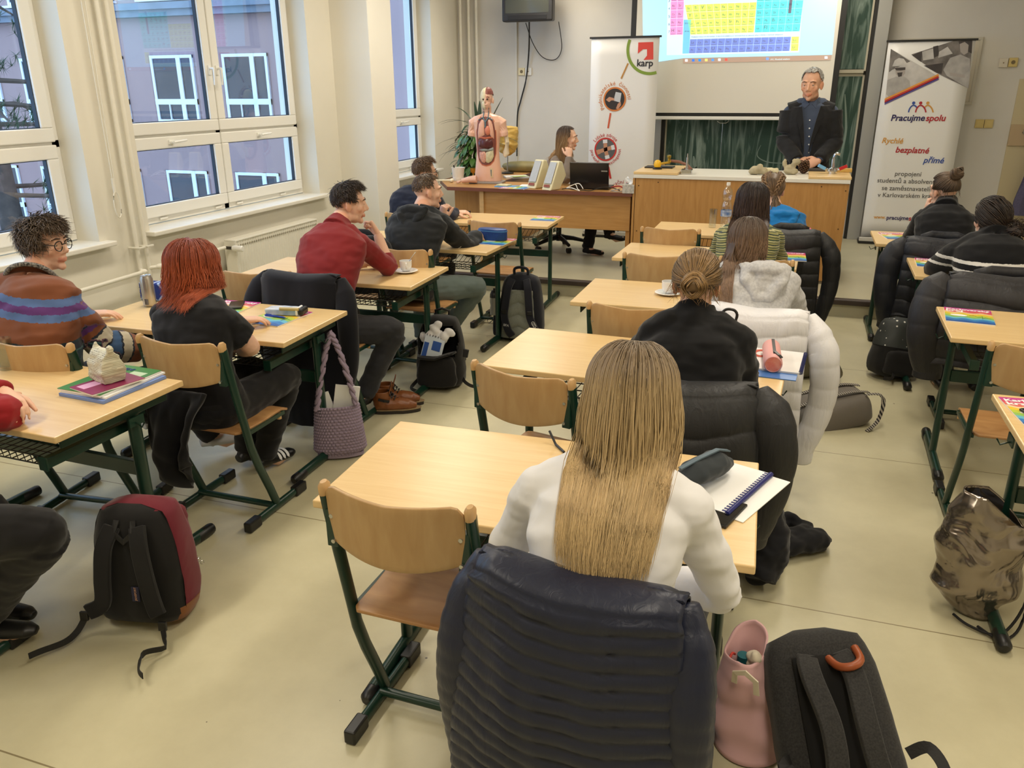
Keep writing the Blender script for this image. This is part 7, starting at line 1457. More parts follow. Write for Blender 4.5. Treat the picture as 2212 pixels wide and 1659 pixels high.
t = thing('white_papers', 'white sheets of paper sticking out of the lilac crochet bag', 'papers', (-2.10, 3.37, .17), radians(30)); s = MB(); s.box((.02, 0, .11), (.125, .01, .24), ry=.18); s.box((-.06, .005, .10), (.05, .008, .2), ry=-.25); s.build('sheets', M_paper, t)
# --- brown boots
def boot(x, y, rz, label):
    t = thing('boot', label, 'boot', (x, y, 0), rz, 'brown leather ankle boots'); s = MB()
    s.tube([(0, 0, .155), (0, 0, .10), (0, .0, .05)], [.05, .052, .048], 18, (.85, 1.05), up=(0, 1, 0)); s.tube([(0, -.04, .05), (0, .03, .055), (0, .10, .055), (0, .16, .045), (0, .205, .035)], [.03, .047, .046, .042, .022], 16, (.95, .85)); me = remesh(s, .005, 3, (20, .003))
    bm = bmesh.new(); bm.from_mesh(me); bmesh.ops.delete(bm, geom=[v for v in bm.verts if v.co.z > .146], context='VERTS'); bm.to_mesh(me); bm.free(); o = mesh_part('upper', me, pm('tan_leather', (134, 78, 38), .38, n=(14, .25), bump=(60, .15, .003)), t); m_ = o.modifiers.new('solid', 'SOLIDIFY'); m_.thickness = .005
    s = MB(); sole = [(.038*cos(a)*(1.05 if sin(a) > 0 else .9), .085+.145*sin(a)) for a in [2*pi*k/28 for k in range(28)]]; s.prism(sole, Matrix.Translation((0, 0, .0)), .024); s.build('sole', pm('dark_rubber', (44, 38, 34), .6), t, bevel=.003)
    s = MB(); s.prism([(p[0]*1.05, (p[1]-.085)*1.03+.085) for p in sole], Matrix.Translation((0, 0, .022)), .007); s.build('welt', pm('pale_welt', (150, 128, 96), .6), t)
    s = MB()
    for k in range(5): z = .085+.013*k; y = .085-.012*k; s.tube([(-.028, y, z-.006), (0, y+.012, z+.008), (.028, y, z-.006)], .0035, 6)
    s.tube([(0, .04, .14), (.03, .05, .13), (.038, .06, .105)], .003, 6); s.tube([(0, .04, .14), (-.03, .05, .13), (-.03, .065, .11)], .003, 6); s.build('laces', M_strap, t, smooth=60)
    s = MB(); s.bar([(.045, -.02, .105), (.05, .015, .095), (.046, .045, .088)], .003, .016); s.build('side_tape', M_strap, t); s = MB(); s.grid(lambda u, v: V((2*u-1)*.03, .045+.02*v, .13+.06*v), 4, 4); s.build('tongue', pm('tan_leather', (134, 78, 38)), t, solid=.006)
boot(-2.20, 3.98, radians(-62), 'brown leather ankle boot nearest the camera of the pair on the floor'); boot(-2.235, 4.10, radians(-66), 'brown leather ankle boot half hidden behind its twin on the floor')
# --- silver drawstring bag
t = bag_root('drawstring_bag', 'shiny bronze-grey drawstring bag leaning on the right desk leg', (.775, 2.90, 0), -4, 0, -12, 'bag')
M_sil = pm('metallic_foil_cloth', (150, 140, 130), .22, .88); N, L, b = nodes_of(M_sil); tc = N.new('ShaderNodeTexCoord'); tt_ = N.new('ShaderNodeTexNoise'); tt_.inputs['Scale'].default_value = 6; tt_.inputs['Detail'].default_value = 1.5; tt_.inputs['Distortion'].default_value = 2.2; L.new(tc.outputs['Object'], tt_.inputs['Vector']); bp = N.new('ShaderNodeBump'); bp.inputs['Strength'].default_value = .5; bp.inputs['Distance'].default_value = .05; L.new(tt_.outputs[0], bp.inputs['Height']); L.new(bp.outputs[0], b.inputs['Normal'])
rings = []; m = 44; n = 64
for i in range(m+1):
    f = i/m; z = .008+.47*f; w_ = .135*(.45+.55*min(1, f/.22))*(1 if f < .6 else 1-.42*((f-.6)/.4)**1.3); d_ = .085*(.5+.5*min(1, f/.2))*(1 if f < .7 else 1-.25*(f-.7)/.3); ring = []
    for k in range(n):
        a = 2*pi*k/n; p = V(cos(a)*w_-.02*f+.055*max(0, cos(a))*max(0, f-.55)*2, sin(a)*d_, z-.10*max(0, cos(a))*max(0, f-.5)*2); q = .022*mnoise.noise(V(p.x*8, p.y*8, p.z*9))+.007*mnoise.noise(V(p.x*16+p.z*9, p.y*16, p.z*22)); ring.append(p+V(cos(a), sin(a), 0)*q)
    rings.append(ring)
s = MB(); s.loft(rings, cap=False); o = s.build('body', M_sil, t, smooth=180, solid=.005); s = MB(); s.loft([[V(v.x*.97, v.y*.97, .008+.02*j) for v in rings[0]] for j in (0, 1)]); s.build('bottom', M_sil, t)
s = MB(); s.ball((-.03, 0, .385), (.055, .045, .03)); s.build('blue_lining', pm('blue_lining', (38, 54, 84), .7), t, smooth=180)
s = MB(); limb(s, [(.12, -.03, .33), (.155, -.05, .2), (.15, -.06, .1), (.12, -.08, .02), (.08, -.12, .006), (.0, -.10, .006), (-.05, -.06, .012)], [.005]*7, 7); limb(s, [(.12, -.03, .33), (.175, -.04, .22), (.165, -.04, .1), (.15, -.06, .01), (.10, -.14, .006), (.03, -.09, .006)], [.005]*6, 7); limb(s, [(.12, -.03, .33), (.18, -.04, .28), (.17, -.05, .24), (.15, -.04, .24)], [.006]*4, 7); s.build('drawcord', M_strap, t, smooth=60)
# --- pink tote
t = thing('tote_bag', 'pink cotton tote bag with red lettering slumped beside the dark grey backpack', 'bag', (.035, 1.98, 0), radians(-14)); M_pink = cloth_mat('pink_cotton', (222, 178, 178), .9, .35, 9)
rings = []
for i in range(29):
    f = i/28; z = .005+.33*f; ring = []
    for k in range(56):
        a = 2*pi*k/56; w_ = .10*(1-.38*f); d_ = .085*(1-.35*f); p = V(cos(a)*w_-.035*f, sin(a)*d_+.03*f, z+.04*f*sin(a+.9)-.05*f*f*max(0, cos(a))); q = .034*f**.5*mnoise.noise(V(p.x*12, p.y*12, p.z*6))+.022*mnoise.noise(V(p.x*5+7, p.y*5, p.z*16)); ring.append(p+V(cos(a), sin(a), 0)*q)
    rings.append(ring)
s = MB(); s.loft(rings, cap=False); o = s.build('body', M_pink, t, smooth=180, solid=.006)
s = MB(); s.ball((0, .0, .02), (.08, .07, .02)); s.build('bottom', M_pink, t, smooth=180)
s = MB(); s.bar([(-.03, -.075, .27), (-.028, -.085, .31), (.0, -.088, .325), (.03, -.085, .305), (.035, -.08, .26)], .016, .004, (0, -1, 0)); s.build('handle', pm('cream_tape', (226, 214, 190), .8), t)
s = MB()
for k in range(9):
    z = .06+.028*k; a = 2*pi*(.56+.0*k); s.tube([(cos(q)*.083*(1-.25*z/.33)-.0035, sin(q)*.077, z+.008*sin(q*9)) for q in [2.75+.55*j/6 for j in range(7)]], .004, 5)
s.build('red_lettering', pm('red_print', (206, 66, 54), .7), t)
t2 = thing('teal_bottle', 'teal drinking bottle inside the pink tote bag', 'bottle', (.005, 2.01, .06)); s = MB(); s.lathe([(.028, 0), (.028, .19), (.018, .21), (.018, .235)], n=16); s.build('body', pm('teal_metal', (34, 104, 112), .3, .4), t2, smooth=50)
t3 = thing('cream_cloth', 'cream cloth stuffed in the mouth of the pink tote bag', 'cloth', (.035, 2.01, .27)); s = MB(); s.ball((0, 0, 0), (.028, .03, .045)); s.ball((.005, -.015, .02), (.02, .02, .035)); mesh_part('cloth', remesh(s, .006, 2, (20, .008)), pm('cream_cotton', (222, 210, 186), .9), t3)
# --- dark grey backpack lying back
t = bag_root('backpack', 'dark grey backpack with an orange leather handle in the front right corner', (.325, 1.765, .03), -46, -6, 20)
M_dg = cloth_mat('charcoal_melange', (58, 57, 56), .9, .25, 10, 200, (44, 43, 43)); s = MB(); s.loft(bag_body(.325, .15, .49, .86, sq=4, seed=15, disp=.004)); s.build('body', M_dg, t, smooth=60)
s = MB(); s.grid(lambda u, v: V((2*u-1)*(.105-.02*v), -.078-.008*sin(pi*u), .03+.38*v), 10, 16); s.build('back_mesh', pm('black_spacer_mesh', (18, 17, 17), .95), t, smooth=60, solid=.008)
for sx in (-1, 1): so = strap([(sx*.045, -.075, .41), (sx*.055, -.12, .35), (sx*.045, -.15, .22), (sx*.06, -.13, .10), (sx*.12, -.10, .05), (sx*.15, -.05, .06)], .055, .022).build('shoulder_strap', M_dg, t, smooth=50, bevel=.004)
s = strap([(.15, -.03, .07), (.19, -.06, .06), (.235, -.07, .10), (.22, -.05, .16), (.17, -.03, .15)], .03, .004); s.build('side_loop', M_strap, t, smooth=40); s = strap([(-.14, -.05, .16), (-.165, -.08, .15), (-.15, -.10, .12)], .035, .01); s.build('strap_stub', M_strap, t)
s = MB(); limb(s, [(.01, -.085, .40), (.02, -.12, .375), (.05, -.135, .37), (.08, -.125, .385), (.085, -.09, .42)], [.011]*5, 10); s.build('leather_handle', pm('orange_leather', (158, 80, 42), .4), t, smooth=60); s = MB(); s.bar([(-.06, -.082, .33), (.1, -.082, .39)], .02, .004, (0, -1, 0)); s.build('top_band', M_dg, t)
# --- grey bag with striped webbing lying on the floor
t = bag_root('backpack', 'flat grey backpack with black and white striped webbing lying in the right aisle', (.13, 4.62, .012), -78, 0, -66)
M_gb = cloth_mat('grey_brown_canvas', (112, 106, 98), .85, .4, 10); s = MB(); s.loft(bag_body(.34, .2, .44, .82, seed=21, disp=.009)); s.build('body', M_gb, t, smooth=60)
M_web = pm('striped_webbing', (30, 30, 30), .7); N, L, b = nodes_of(M_web); tc = N.new('ShaderNodeTexCoord'); wv = N.new('ShaderNodeTexWave'); wv.bands_direction = 'Z'; wv.inputs['Scale'].default_value = 26; L.new(tc.outputs['Object'], wv.inputs['Vector']); r_ = N.new('ShaderNodeValToRGB'); r_.color_ramp.interpolation = 'CONSTANT'; r_.color_ramp.elements[1].position = .5; r_.color_ramp.elements[0].color = lin((30, 30, 30)); r_.color_ramp.elements[1].color = lin((170, 162, 148)); L.new(wv.outputs[0], r_.inputs[0]); L.new(r_.outputs[0], b.inputs['Base Color'])
for sx in (-.08, .06): strap([(sx, -.10, .02), (sx, -.112, .18), (sx*.9, -.108, .34), (sx*.8, -.08, .44)], .028, .004).build('striped_strap', M_web, t, smooth=40)
strap([(.09, -.09, .40), (.13, -.09, .46), (.15, -.04, .47), (.17, .05, .42), (.2, .08, .34)], .024, .003).build('striped_strap', M_web, t, smooth=40); s = MB(); s.bar([(-.10, -.06, .35), (-.09, -.085, .40), (-.05, -.085, .40), (-.04, -.06, .35)], .02, .006, (0, -1, 0)); s.build('grab_handle', M_gb, t)
# --- olive bag behind the grey hoodie girl
t = bag_root('backpack', 'olive rucksack with dangling straps in the aisle beside the black puffer jacket', (.15, 5.42, 0), -12, 0, 20); M_ol = cloth_mat('olive_canvas', (92, 86, 66), .85, .4, 10); s = MB(); s.loft(bag_body(.26, .17, .34, .8, seed=23, disp=.01)); s.build('body', M_ol, t, smooth=60)
strap([(.1, -.06, .2), (.19, -.08, .14), (.25, -.1, .04), (.2, -.13, .01), (.12, -.12, .012)], .03, .004).build('loose_strap', M_ol, t, smooth=40); strap([(.05, -.09, .25), (.08, -.13, .12), (.1, -.16, .01), (.16, -.2, .006)], .03, .004).build('loose_strap', M_ol, t, smooth=40)
# --- dotted black bag
t = bag_root('backpack', 'black backpack with white dots on its upper half in the right aisle', (.73, 5.62, 0), -10, 10, 24); M_dot = pm('dotted_grey_canvas', (52, 56, 56), .7); N, L, b = nodes_of(M_dot); tc = N.new('ShaderNodeTexCoord'); vo = N.new('ShaderNodeTexVoronoi'); vo.inputs['Scale'].default_value = 24; vo.inputs['Randomness'].default_value = .35; L.new(tc.outputs['Object'], vo.inputs['Vector']); lt = N.new('ShaderNodeMath'); lt.operation = 'LESS_THAN'; lt.inputs[1].default_value = .16; L.new(vo.outputs['Distance'], lt.inputs[0]); mx = N.new('ShaderNodeMix'); mx.data_type = 'RGBA'; mx.inputs[6].default_value = lin((54, 58, 57)); mx.inputs[7].default_value = lin((216, 214, 206)); L.new(lt.outputs[0], mx.inputs[0]); L.new(mx.outputs[2], b.inputs['Base Color'])
s = MB(); s.loft(bag_body(.30, .22, .40, .66, seed=25, disp=.008)); s.build('body', M_bagblack, t, smooth=60); s = MB(); s.loft([[V(v.x*1.02, v.y*1.03, v.z+.003) for v in ring] for ring in bag_body(.30, .22, .40, .66, seed=25, disp=.008)[9:]]); s.build('dotted_top', M_dot, t, smooth=60)
s = MB(); s.loft([[V(v.x*.75, v.y*.4-.10, v.z*.42+.02) for v in ring] for ring in bag_body(.3, .22, .4, .9, seed=26)]); s.build('front_pocket', M_bagblack, t, smooth=60); loose('loose_strap', M_strap, t, [(-.05, -.12, .05), (-.09, -.18, .008), (-.16, -.2, .005)]); strap([(.12, -.06, .22), (.2, -.07, .16), (.24, -.06, .1)], .03, .008).build('shoulder_strap', M_strap, t, smooth=40)
# ================================================================ things on the desks
M_mag = pm('rainbow_cover', (255, 255, 255), .3); N, L, b = nodes_of(M_mag); tc = N.new('ShaderNodeTexCoord'); sx_ = N.new('ShaderNodeSeparateXYZ'); L.new(tc.outputs['Generated'], sx_.inputs[0]); nz = N.new('ShaderNodeTexWave'); nz.bands_direction = 'X'; nz.inputs['Scale'].default_value = .8; nz.inputs['Distortion'].default_value = 2; L.new(tc.outputs['Generated'], nz.inputs['Vector'])
ad = N.new('ShaderNodeMath'); ad.operation = 'MULTIPLY_ADD'; L.new(nz.outputs[0], ad.inputs[0]); ad.inputs[1].default_value = .06; L.new(sx_.outputs[1], ad.inputs[2]); r = N.new('ShaderNodeValToRGB'); r.color_ramp.interpolation = 'CONSTANT'; L.new(ad.outputs[0], r.inputs[0]); e = r.color_ramp.elements
stops = [(0, (44, 92, 168)), (.14, (56, 128, 196)), (.26, (108, 188, 210)), (.36, (150, 196, 96)), (.46, (196, 208, 70)), (.56, (238, 200, 60)), (.66, (240, 214, 170)), (.72, (222, 110, 96)), (.82, (212, 70, 110)), (.9, (196, 62, 146))]
while len(e) < len(stops): e.new(.5)
for q, (p, c) in zip(e, stops): q.position = p; q.color = lin(c)
L.new(r.outputs[0], b.inputs['Base Color'])
def make_mag():
    t = thing('magazine', '', 'magazine', group='rainbow covered county magazines'); MB().bb(-.105, .105, -.14, .14, 0, .0045).build('pages', M_paper, t); MB().bb(-.105, .105, -.14, .14, .0046, .0056).build('cover', M_mag, t)
    lettering([text_mesh('Karlovarský', .034, Matrix.Translation((0, .098, .0062)), .03, 0, 'CENTER', .195), text_mesh('kraj', .038, Matrix.Translation((-.06, .064, .0062)), .03, 0, 'CENTER', .075)], 'title_lettering', M_paper, t)
    s = MB(); s.disc(Matrix.Translation((-.045, -.01, .0061)) @ Matrix.Diagonal((1.7, .8, 1, 1)), .022, 24); s.build('white_bubble', M_paper, t, flip=False); s = MB(); s.tube([(.0, -.01, .006), (.02, .0, .006), (.04, -.02, .006), (.06, .0, .006), (.055, -.05, .006), (.07, -.02, .006), (.095, -.03, .006)], .001, 5); s.build('line_drawing', pm('line_green', (50, 110, 80), .5), t); return t
MAGS = [(-2.365, 3.285, -4, 'rainbow magazine under the clear pencil pouch before the red haired girl'), (-2.72, 3.36, 3, 'rainbow magazine half hidden behind the red haired girl, a phone on it'), (-2.66, 4.36, -2, 'rainbow magazine mostly hidden by the boy in red, left half of his desk'), (-2.05, 5.605, -3, 'rainbow magazine under the big blue pencil case'), (-2.03, 6.80, 2, 'rainbow magazine at the right corner of the desk before the teacher table'),
        (.015, 5.655, 2, 'rainbow magazine right of the girl in the green striped jumper'), (.06, 6.78, 3, 'rainbow magazine right of the girl in the blue hoodie'), (.775, 6.72, 9, 'rainbow magazine on the desk of the girl with the top bun'), (.895, 5.70, -3, 'rainbow magazine left of the girl with white stripes'), (.878, 4.352, -6, 'rainbow magazine alone on the desk in the right column'), (.90, 3.02, 6, 'rainbow magazine under a black phone at the right edge'), (-2.63, 7.76, 84, 'rainbow magazine lying sideways on the teacher table')]
mp_ = None
for i, (x, y, a, lb) in enumerate(MAGS):
    z = .7605 if i < 11 else TT+.001
    if mp_ is None: mp_ = make_mag(); mp_.location = (x, y, z); mp_.rotation_euler.z = radians(a); mp_['label'] = lb
    else: dup(mp_, (x, y, z), radians(a), lb)
def phone(x, y, z, rz, label, k=1.):
    t = thing('phone', label, 'phone', (x, y, z), radians(rz)); MB().box((0, 0, .0045), (.072*k, .148*k, .009)).build('case', M_black, t, bevel=.003); MB().box((0, 0, .0093), (.066*k, .14*k, .0008)).build('glass', pm('phone_glass', (12, 13, 16), .08), t)
phone(-2.70, 3.40, .767, 30, 'dark phone on the magazine behind the red haired girl'); phone(.945, 5.73, .767, 50, 'black phone on the magazine left of the girl with white stripes'); phone(.90, 3.01, .767, -70, 'black phone on the magazine at the right edge'); phone(-.085, 1.965, .761, -18, 'black phone beside the elbow of the blonde girl in white')
# cups
def cup(x, y, label, spoon=0):
    t = thing('cup', label, 'cup', (x, y, .773), 0, 'white coffee cups'); s = MB(); s.lathe([(.022, .0), (.03, .004), (.037, .03), (.038, .062), (.035, .062), (.033, .03), (.02, .01)], n=26); M_c = pm('white_porcelain', (238, 237, 234), .15); s.build('bowl', M_c, t, smooth=50); s = MB(); s.tube([(.036, 0, .052), (.056, 0, .05), (.06, 0, .034), (.05, 0, .018), (.036, 0, .016)], .005, 8); s.build('ear', M_c, t, smooth=60); s = MB(); s.lathe([(.0, .045), (.035, .045)], n=24); s.build('coffee', pm('coffee', (80, 50, 30), .2), t)
    u = tag(MB().lathe([(.0, 0), (.035, 0), (.072, .012), (.074, .014), (.07, .016), (.035, .006), (.0, .006)], n=30).build('saucer', M_c, smooth=50), 'white saucer under the '+label.split('white ')[1], 'saucer', 'white saucers'); u.location = (x, y, .7605); t.rotation_euler.z = radians(-60)
    if spoon: t2 = thing('teaspoon', 'metal teaspoon standing in the cup beside the boy in red', 'spoon', (x, y, .79)); s = MB(); s.tube([(0, 0, 0), (.03, .02, .06), (.055, .035, .095)], [.004, .0022, .003], 6); s.build('handle', M_steel, t2, smooth=60); s = MB(); s.ball((-.005, -.003, -.004), (.01, .007, .004)); s.build('bowl', M_steel, t2, smooth=180)
cup(-2.225, 4.44, 'small white cup beside the elbow of the boy in red', 1); cup(-.595, 4.36, 'small white cup near the low bun girl')
# bottle and glass
t = thing('water_bottle', 'clear plastic water bottle with a blue label on the front middle desk', 'bottle', (-.505, 6.82, .7605)); s = MB(); s.lathe([(.03, 0), (.042, .008), (.043, .1), (.040, .115), (.043, .13), (.043, .17), (.036, .195), (.031, .205), (.036, .22), (.042, .245), (.04, .28), (.025, .31), (.013, .325), (.013, .34)], n=26); s.build('body', glass_mat('clear_pet', (.93, .95, .96), .16, .05), t, smooth=60)
s = MB(); s.lathe([(.0155, .33), (.0155, .352), (.0, .352)], n=18); s.build('cap', M_pvc, t, smooth=40); s = MB(); s.lathe([(.0437, .085), (.0437, .135)], n=26, cap=False); s.build('label', pm('blue_bottle_label', (64, 104, 170), .5, n=(30, .4), col2=(196, 206, 220)), t, smooth=60)
t = thing('tall_glass', 'tall empty drinking glass next to the plastic bottle', 'glass', (-.60, 6.74, .7605)); s = MB(); s.lathe([(.026, 0), (.028, .004), (.031, .15), (.0295, .15), (.025, .018), (.0, .016)], n=24); s.build('tumbler', M_tumbler, t, smooth=50)
t = thing('drinking_glass', 'clear glass of water cut by the left edge of the picture', 'glass', (-2.965, 2.27, .7605)); s = MB(); s.lathe([(.03, 0), (.034, .13), (.032, .13), (.028, .015), (.0, .012)], n=24); s.build('tumbler', M_tumbler, t, smooth=50); s = MB(); s.lathe([(.0, .014), (.0285, .016), (.031, .09), (.0, .09)], n=24); s.build('water', glass_mat('water', (.86, .93, .97), .06), t, smooth=50)
# can and plaid case
t = thing('drink_can', 'tall silver drink can with grey print, left of the red haired girl', 'can', (-3.15, 3.28, .7605)); s = MB(); s.lathe([(.024, 0), (.032, .008), (.033, .015), (.033, .145), (.027, .16), (.0265, .165), (.024, .163), (.0, .16)], n=28); M_alum = pm('brushed_can', (190, 186, 178), .3, .85); s.build('body', M_alum, t, smooth=45)
s = MB()
for k in range(11): s.box((-.0335+.0*k, -.006, .03+.009*k), (.001, .02+.008*((k*7) % 3), .003))
for k in range(7): s.box((.012+.0035*k-.012, -.0335, .03+.0), (.0018, .0012, .03))
s.build('print', pm('grey_print', (110, 108, 110), .5), t); s = MB(); s.tube([(0, 0, .166), (.01, .0, .168), (.014, 0, .167)], .004, 6); s.build('ring_pull', M_steel, t)
M_plaid = pm('blue_plaid', (40, 62, 140), .8); N, L, b = nodes_of(M_plaid); tc = N.new('ShaderNodeTexCoord'); mp = N.new('ShaderNodeMapping'); mp.inputs['Rotation'].default_value = (0, radians(45), 0); L.new(tc.outputs['Object'], mp.inputs[0]); br = N.new('ShaderNodeTexBrick'); br.offset = 0; br.inputs['Scale'].default_value = 10; br.inputs['Mortar Size'].default_value = .05; br.inputs['Color1'].default_value = lin((36, 56, 132)); br.inputs['Color2'].default_value = lin((28, 44, 112)); br.inputs['Mortar'].default_value = lin((160, 176, 208)); br.inputs['Brick Width'].default_value = .8; br.inputs['Row Height'].default_value = .8
sw = N.new('ShaderNodeMapping'); sw.inputs['Rotation'].default_value = (radians(90), 0, 0); L.new(mp.outputs[0], sw.inputs[0]); L.new(sw.outputs[0], br.inputs['Vector']); L.new(br.outputs[0], b.inputs['Base Color'])
def soft_box(name, w_, d, h, mat, par, seed=0, disp=.004, res=.006, smooth=4, M=None):
    s = MB(); s.box((0, 0, h/2), (w_, d, h)); me = remesh(s, res, smooth*3, (14, disp)); return mesh_part(name, me, mat, par)
t = thing('pencil_case', 'dark blue plaid pencil case behind the silver can', 'pencil case', (-3.18, 3.40, .7605), radians(4)); soft_box('body', .22, .07, .10, M_plaid, t); s = MB(); s.tube([(-.11, .0, .07), (-.125, 0, .06), (-.123, 0, .045)], .004, 6); s.build('zip_pull', M_black, t)
# oval blue pencil case
t = thing('pencil_case', 'big oval blue pencil case next to the hand of the boy in the black hoodie', 'pencil case', (-2.10, 5.655, .767), radians(-6)); ov = lambda k_, z: [V(.115*k_*(abs(cos(a))**.75)*(1 if cos(a) > 0 else -1), .048*k_*(abs(sin(a))**.75)*(1 if sin(a) > 0 else -1), z) for a in [2*pi*q/40 for q in range(40)]]
s = MB(); s.loft([ov(.97, 0), ov(1, .008), ov(1, .066)]); s.build('body', pm('royal_blue_fabric', (20, 58, 128), .7, n=(60, .15)), t, smooth=50); s = MB(); s.loft([ov(1.03, .064), ov(1.03, .071)]); s.build('zip_band', pm('pale_blue_zip', (70, 120, 176), .6), t, smooth=50); s = MB(); s.loft([ov(1, .07), ov(.98, .080), ov(.9, .084)]); s.build('lid', pm('blue_lid', (28, 74, 146), .35, n=(9, .3)), t, smooth=50)
# clear pouch and pen
t = thing('pencil_pouch', 'clear blue zip pencil pouch on the magazine before the red haired girl', 'pencil case', (-2.355, 3.345, .768), radians(12)); soft_box('body', .19, .08, .032, pm('pale_blue_vinyl', (150, 176, 214), .25, n=(12, .5), col2=(226, 230, 236)), t, res=.005, smooth=2); s = MB(); s.tube([(-.02, -.035, .033), (.08, -.035, .033)], .009, 8); s.build('cream_pens', pm('cream_pen', (196, 176, 120), .4), t, smooth=50); s = MB(); s.box((.085, 0, .017), (.03, .085, .036)); s.build('zip_end', M_black, t, bevel=.012, seg=3); s = MB(); s.box((.066, 0, .018), (.012, .084, .036)); s.build('zip_tape', M_paper, t, bevel=.004)
t = thing('ball_pen', 'blue ball pen lying in front of the clear pencil pouch', 'pen', (-2.375, 3.27, .772), radians(-6)); s = MB(); s.cyl((-.06, 0, 0), (.055, 0, 0), .005, n=10); s.cyl((.055, 0, 0), (.07, 0, 0), .005, .0015, 10); s.build('barrel', pm('blue_pen', (30, 60, 170), .3), t, smooth=50); s = MB(); s.bar([(-.055, .0, .006), (-.02, 0, .007)], .003, .002); s.build('clip', MATS['blue_pen'], t)
# left desk pile
booklet('notebook', -2.385, 2.235, .7605, .225, .30, .012, -4, pm('blue_white_sheets', (120, 146, 206), .6), 'blue notebook at the bottom of the pile on the left desk', 'notebook'); booklet('notebook', -2.39, 2.245, .773, .215, .30, .008, -1, M_paper, 'white ring notebook in the middle of the pile on the left desk', 'notebook')
t = thing('notebook', 'green A4 notebook with a white label band, upper part of the left pile', 'notebook', (-2.40, 2.24, .7815), radians(-3)); MB().bb(-.105, .105, -.148, .148, 0, .007).build('pages', M_paper, t); MB().bb(-.106, .106, -.149, .149, .007, .0085).build('cover', pm('leaf_green_cover', (58, 128, 54), .4), t); MB().bb(.015, .085, -.1, .1, .0086, .0092).build('label_band', pm('pale_green_label', (196, 216, 180), .5), t); lettering([text_mesh('FIXI', .03, Matrix.Translation((-.02, .10, .0094)), .02)], 'logo_lettering', pm('navy_print', (40, 50, 120), .5), t)
t = thing('exercise_book', 'maroon exercise book on the green notebook', 'notebook', (-2.365, 2.19, .7905), radians(-14)); MB().bb(-.074, .074, -.105, .105, 0, .005).build('pages', M_paper, t); MB().bb(-.075, .075, -.106, .106, .005, .0062).build('cover', pm('maroon_cover', (140, 36, 84), .35), t); MB().bb(-.055, -.005, -.09, .02, .0063, .0068).build('name_label', pm('pink_label', (226, 170, 206), .5), t)
M_news = pm('newsprint_cloth', (206, 202, 178), .6); N, L, b = nodes_of(M_news); tc = N.new('ShaderNodeTexCoord'); mp = N.new('ShaderNodeMapping'); mp.inputs['Scale'].default_value = (1, 1, 1); L.new(tc.outputs['Object'], mp.inputs[0]); br = N.new('ShaderNodeTexBrick'); br.inputs['Scale'].default_value = 60; br.inputs['Color1'].default_value = lin((204, 200, 172)); br.inputs['Color2'].default_value = lin((160, 156, 134)); br.inputs['Mortar'].default_value = lin((216, 212, 190)); br.inputs['Mortar Size'].default_value = .08; br.inputs['Brick Width'].default_value = .9; br.inputs['Row Height'].default_value = .35; sw = N.new('ShaderNodeMapping'); sw.inputs['Rotation'].default_value = (radians(90), 0, 0); L.new(mp.outputs[0], sw.inputs[0]); L.new(sw.outputs[0], br.inputs['Vector']); L.new(br.outputs[0], b.inputs['Base Color'])
t = thing('newsprint_pouch', 'cream newsprint-patterned pouch standing on the notebooks of the left desk', 'pencil case', (-2.385, 2.215, .798), radians(-20)); s = MB(); s.loft([[V(a*.058, b2*.042, 0) for a, b2 in ((-1, -1), (1, -1), (1, 1), (-1, 1))], [V(a*.064, b2*.046, .05) for a, b2 in ((-1, -1), (1, -1), (1, 1), (-1, 1))], [V(a*.058, b2*.03, .10) for a, b2 in ((-1, -1), (1, -1), (1, 1), (-1, 1))], [V(a*.06, b2*.01, .122) for a, b2 in ((-1, -1), (1, -1), (1, 1), (-1, 1))]]); s.ball((-.055, 0, .125), (.012, .012, .018)); s.ball((.055, 0, .128), (.012, .012, .018)); mesh_part('body', remesh(s, .005, 4, (20, .006)), M_news, t)
# pink pencil case and papers
t = thing('pencil_case', 'pink cylinder pencil case with a black zip on the low bun girl desk', 'pencil case', (-.015, 3.30, .8), radians(4)); s = MB(); s.tube([(0, -.13, 0), (0, -.125, 0), (0, .10, 0), (0, .105, 0)], [.033, .036, .036, .033], 26); s.build('body', pm('pink_vinyl', (226, 164, 160), .5), t, smooth=45); s = MB(); s.tube([(0, -.131, 0), (0, -.1315, 0)], [.031, .028], 26); s.build('stained_end', pm('stained_pink', (232, 150, 130), .6, n=(30, .25), col2=(226, 104, 90)), t); s = MB(); s.tube([V(.031*cos(a), -.129, .031*sin(a)) for a in [2*pi*q/26 for q in range(27)]], .003, 6); s.build('end_piping', MATS['pink_vinyl'], t, smooth=60); s = MB(); s.bar([(.004, -.1, .036), (.004, .1, .036)], .012, .003); s.build('zip', M_black, t); s = MB(); s.bar([(.004, -.085, .04), (.02, -.115, .035), (.03, -.125, .028)], .012, .004); s.build('zip_pull', M_black, t)
booklet('blue_folder', -.03, 3.27, .7605, .25, .31, .004, -4, pm('blue_plastic_folder', (70, 120, 190), .35), 'blue plastic folder under the drawing papers', 'folder')
t = thing('spiral_notebook', 'navy spiral notebook with drawings under the pink pencil case', 'notebook', (.005, 3.325, .765), radians(-4)); MB().bb(-.125, .10, -.14, .14, 0, .007).build('pages', pm('sketched_paper', (228, 226, 224), .7, n=(9, .1)), t); s = MB()
for k in range(24): s.tube([V(.104+.007*cos(a), -.13+.0113*k, .005+.007*sin(a)) for a in [2*pi*j/8 for j in range(9)]], .0016, 5)
s.build('spiral', pm('navy_wire', (36, 44, 100), .4), t); s = MB(); s.tube([V(-.07+.03*cos(a)*(1-.06*k), .06+.05*sin(a)*(1-.06*k)+.0, .0085) for k in range(6) for a in [2*pi*j/14 for j in range(15)]], .0022, 5); s.build('red_drawing', pm('red_chalk', (206, 100, 78), .7), t)
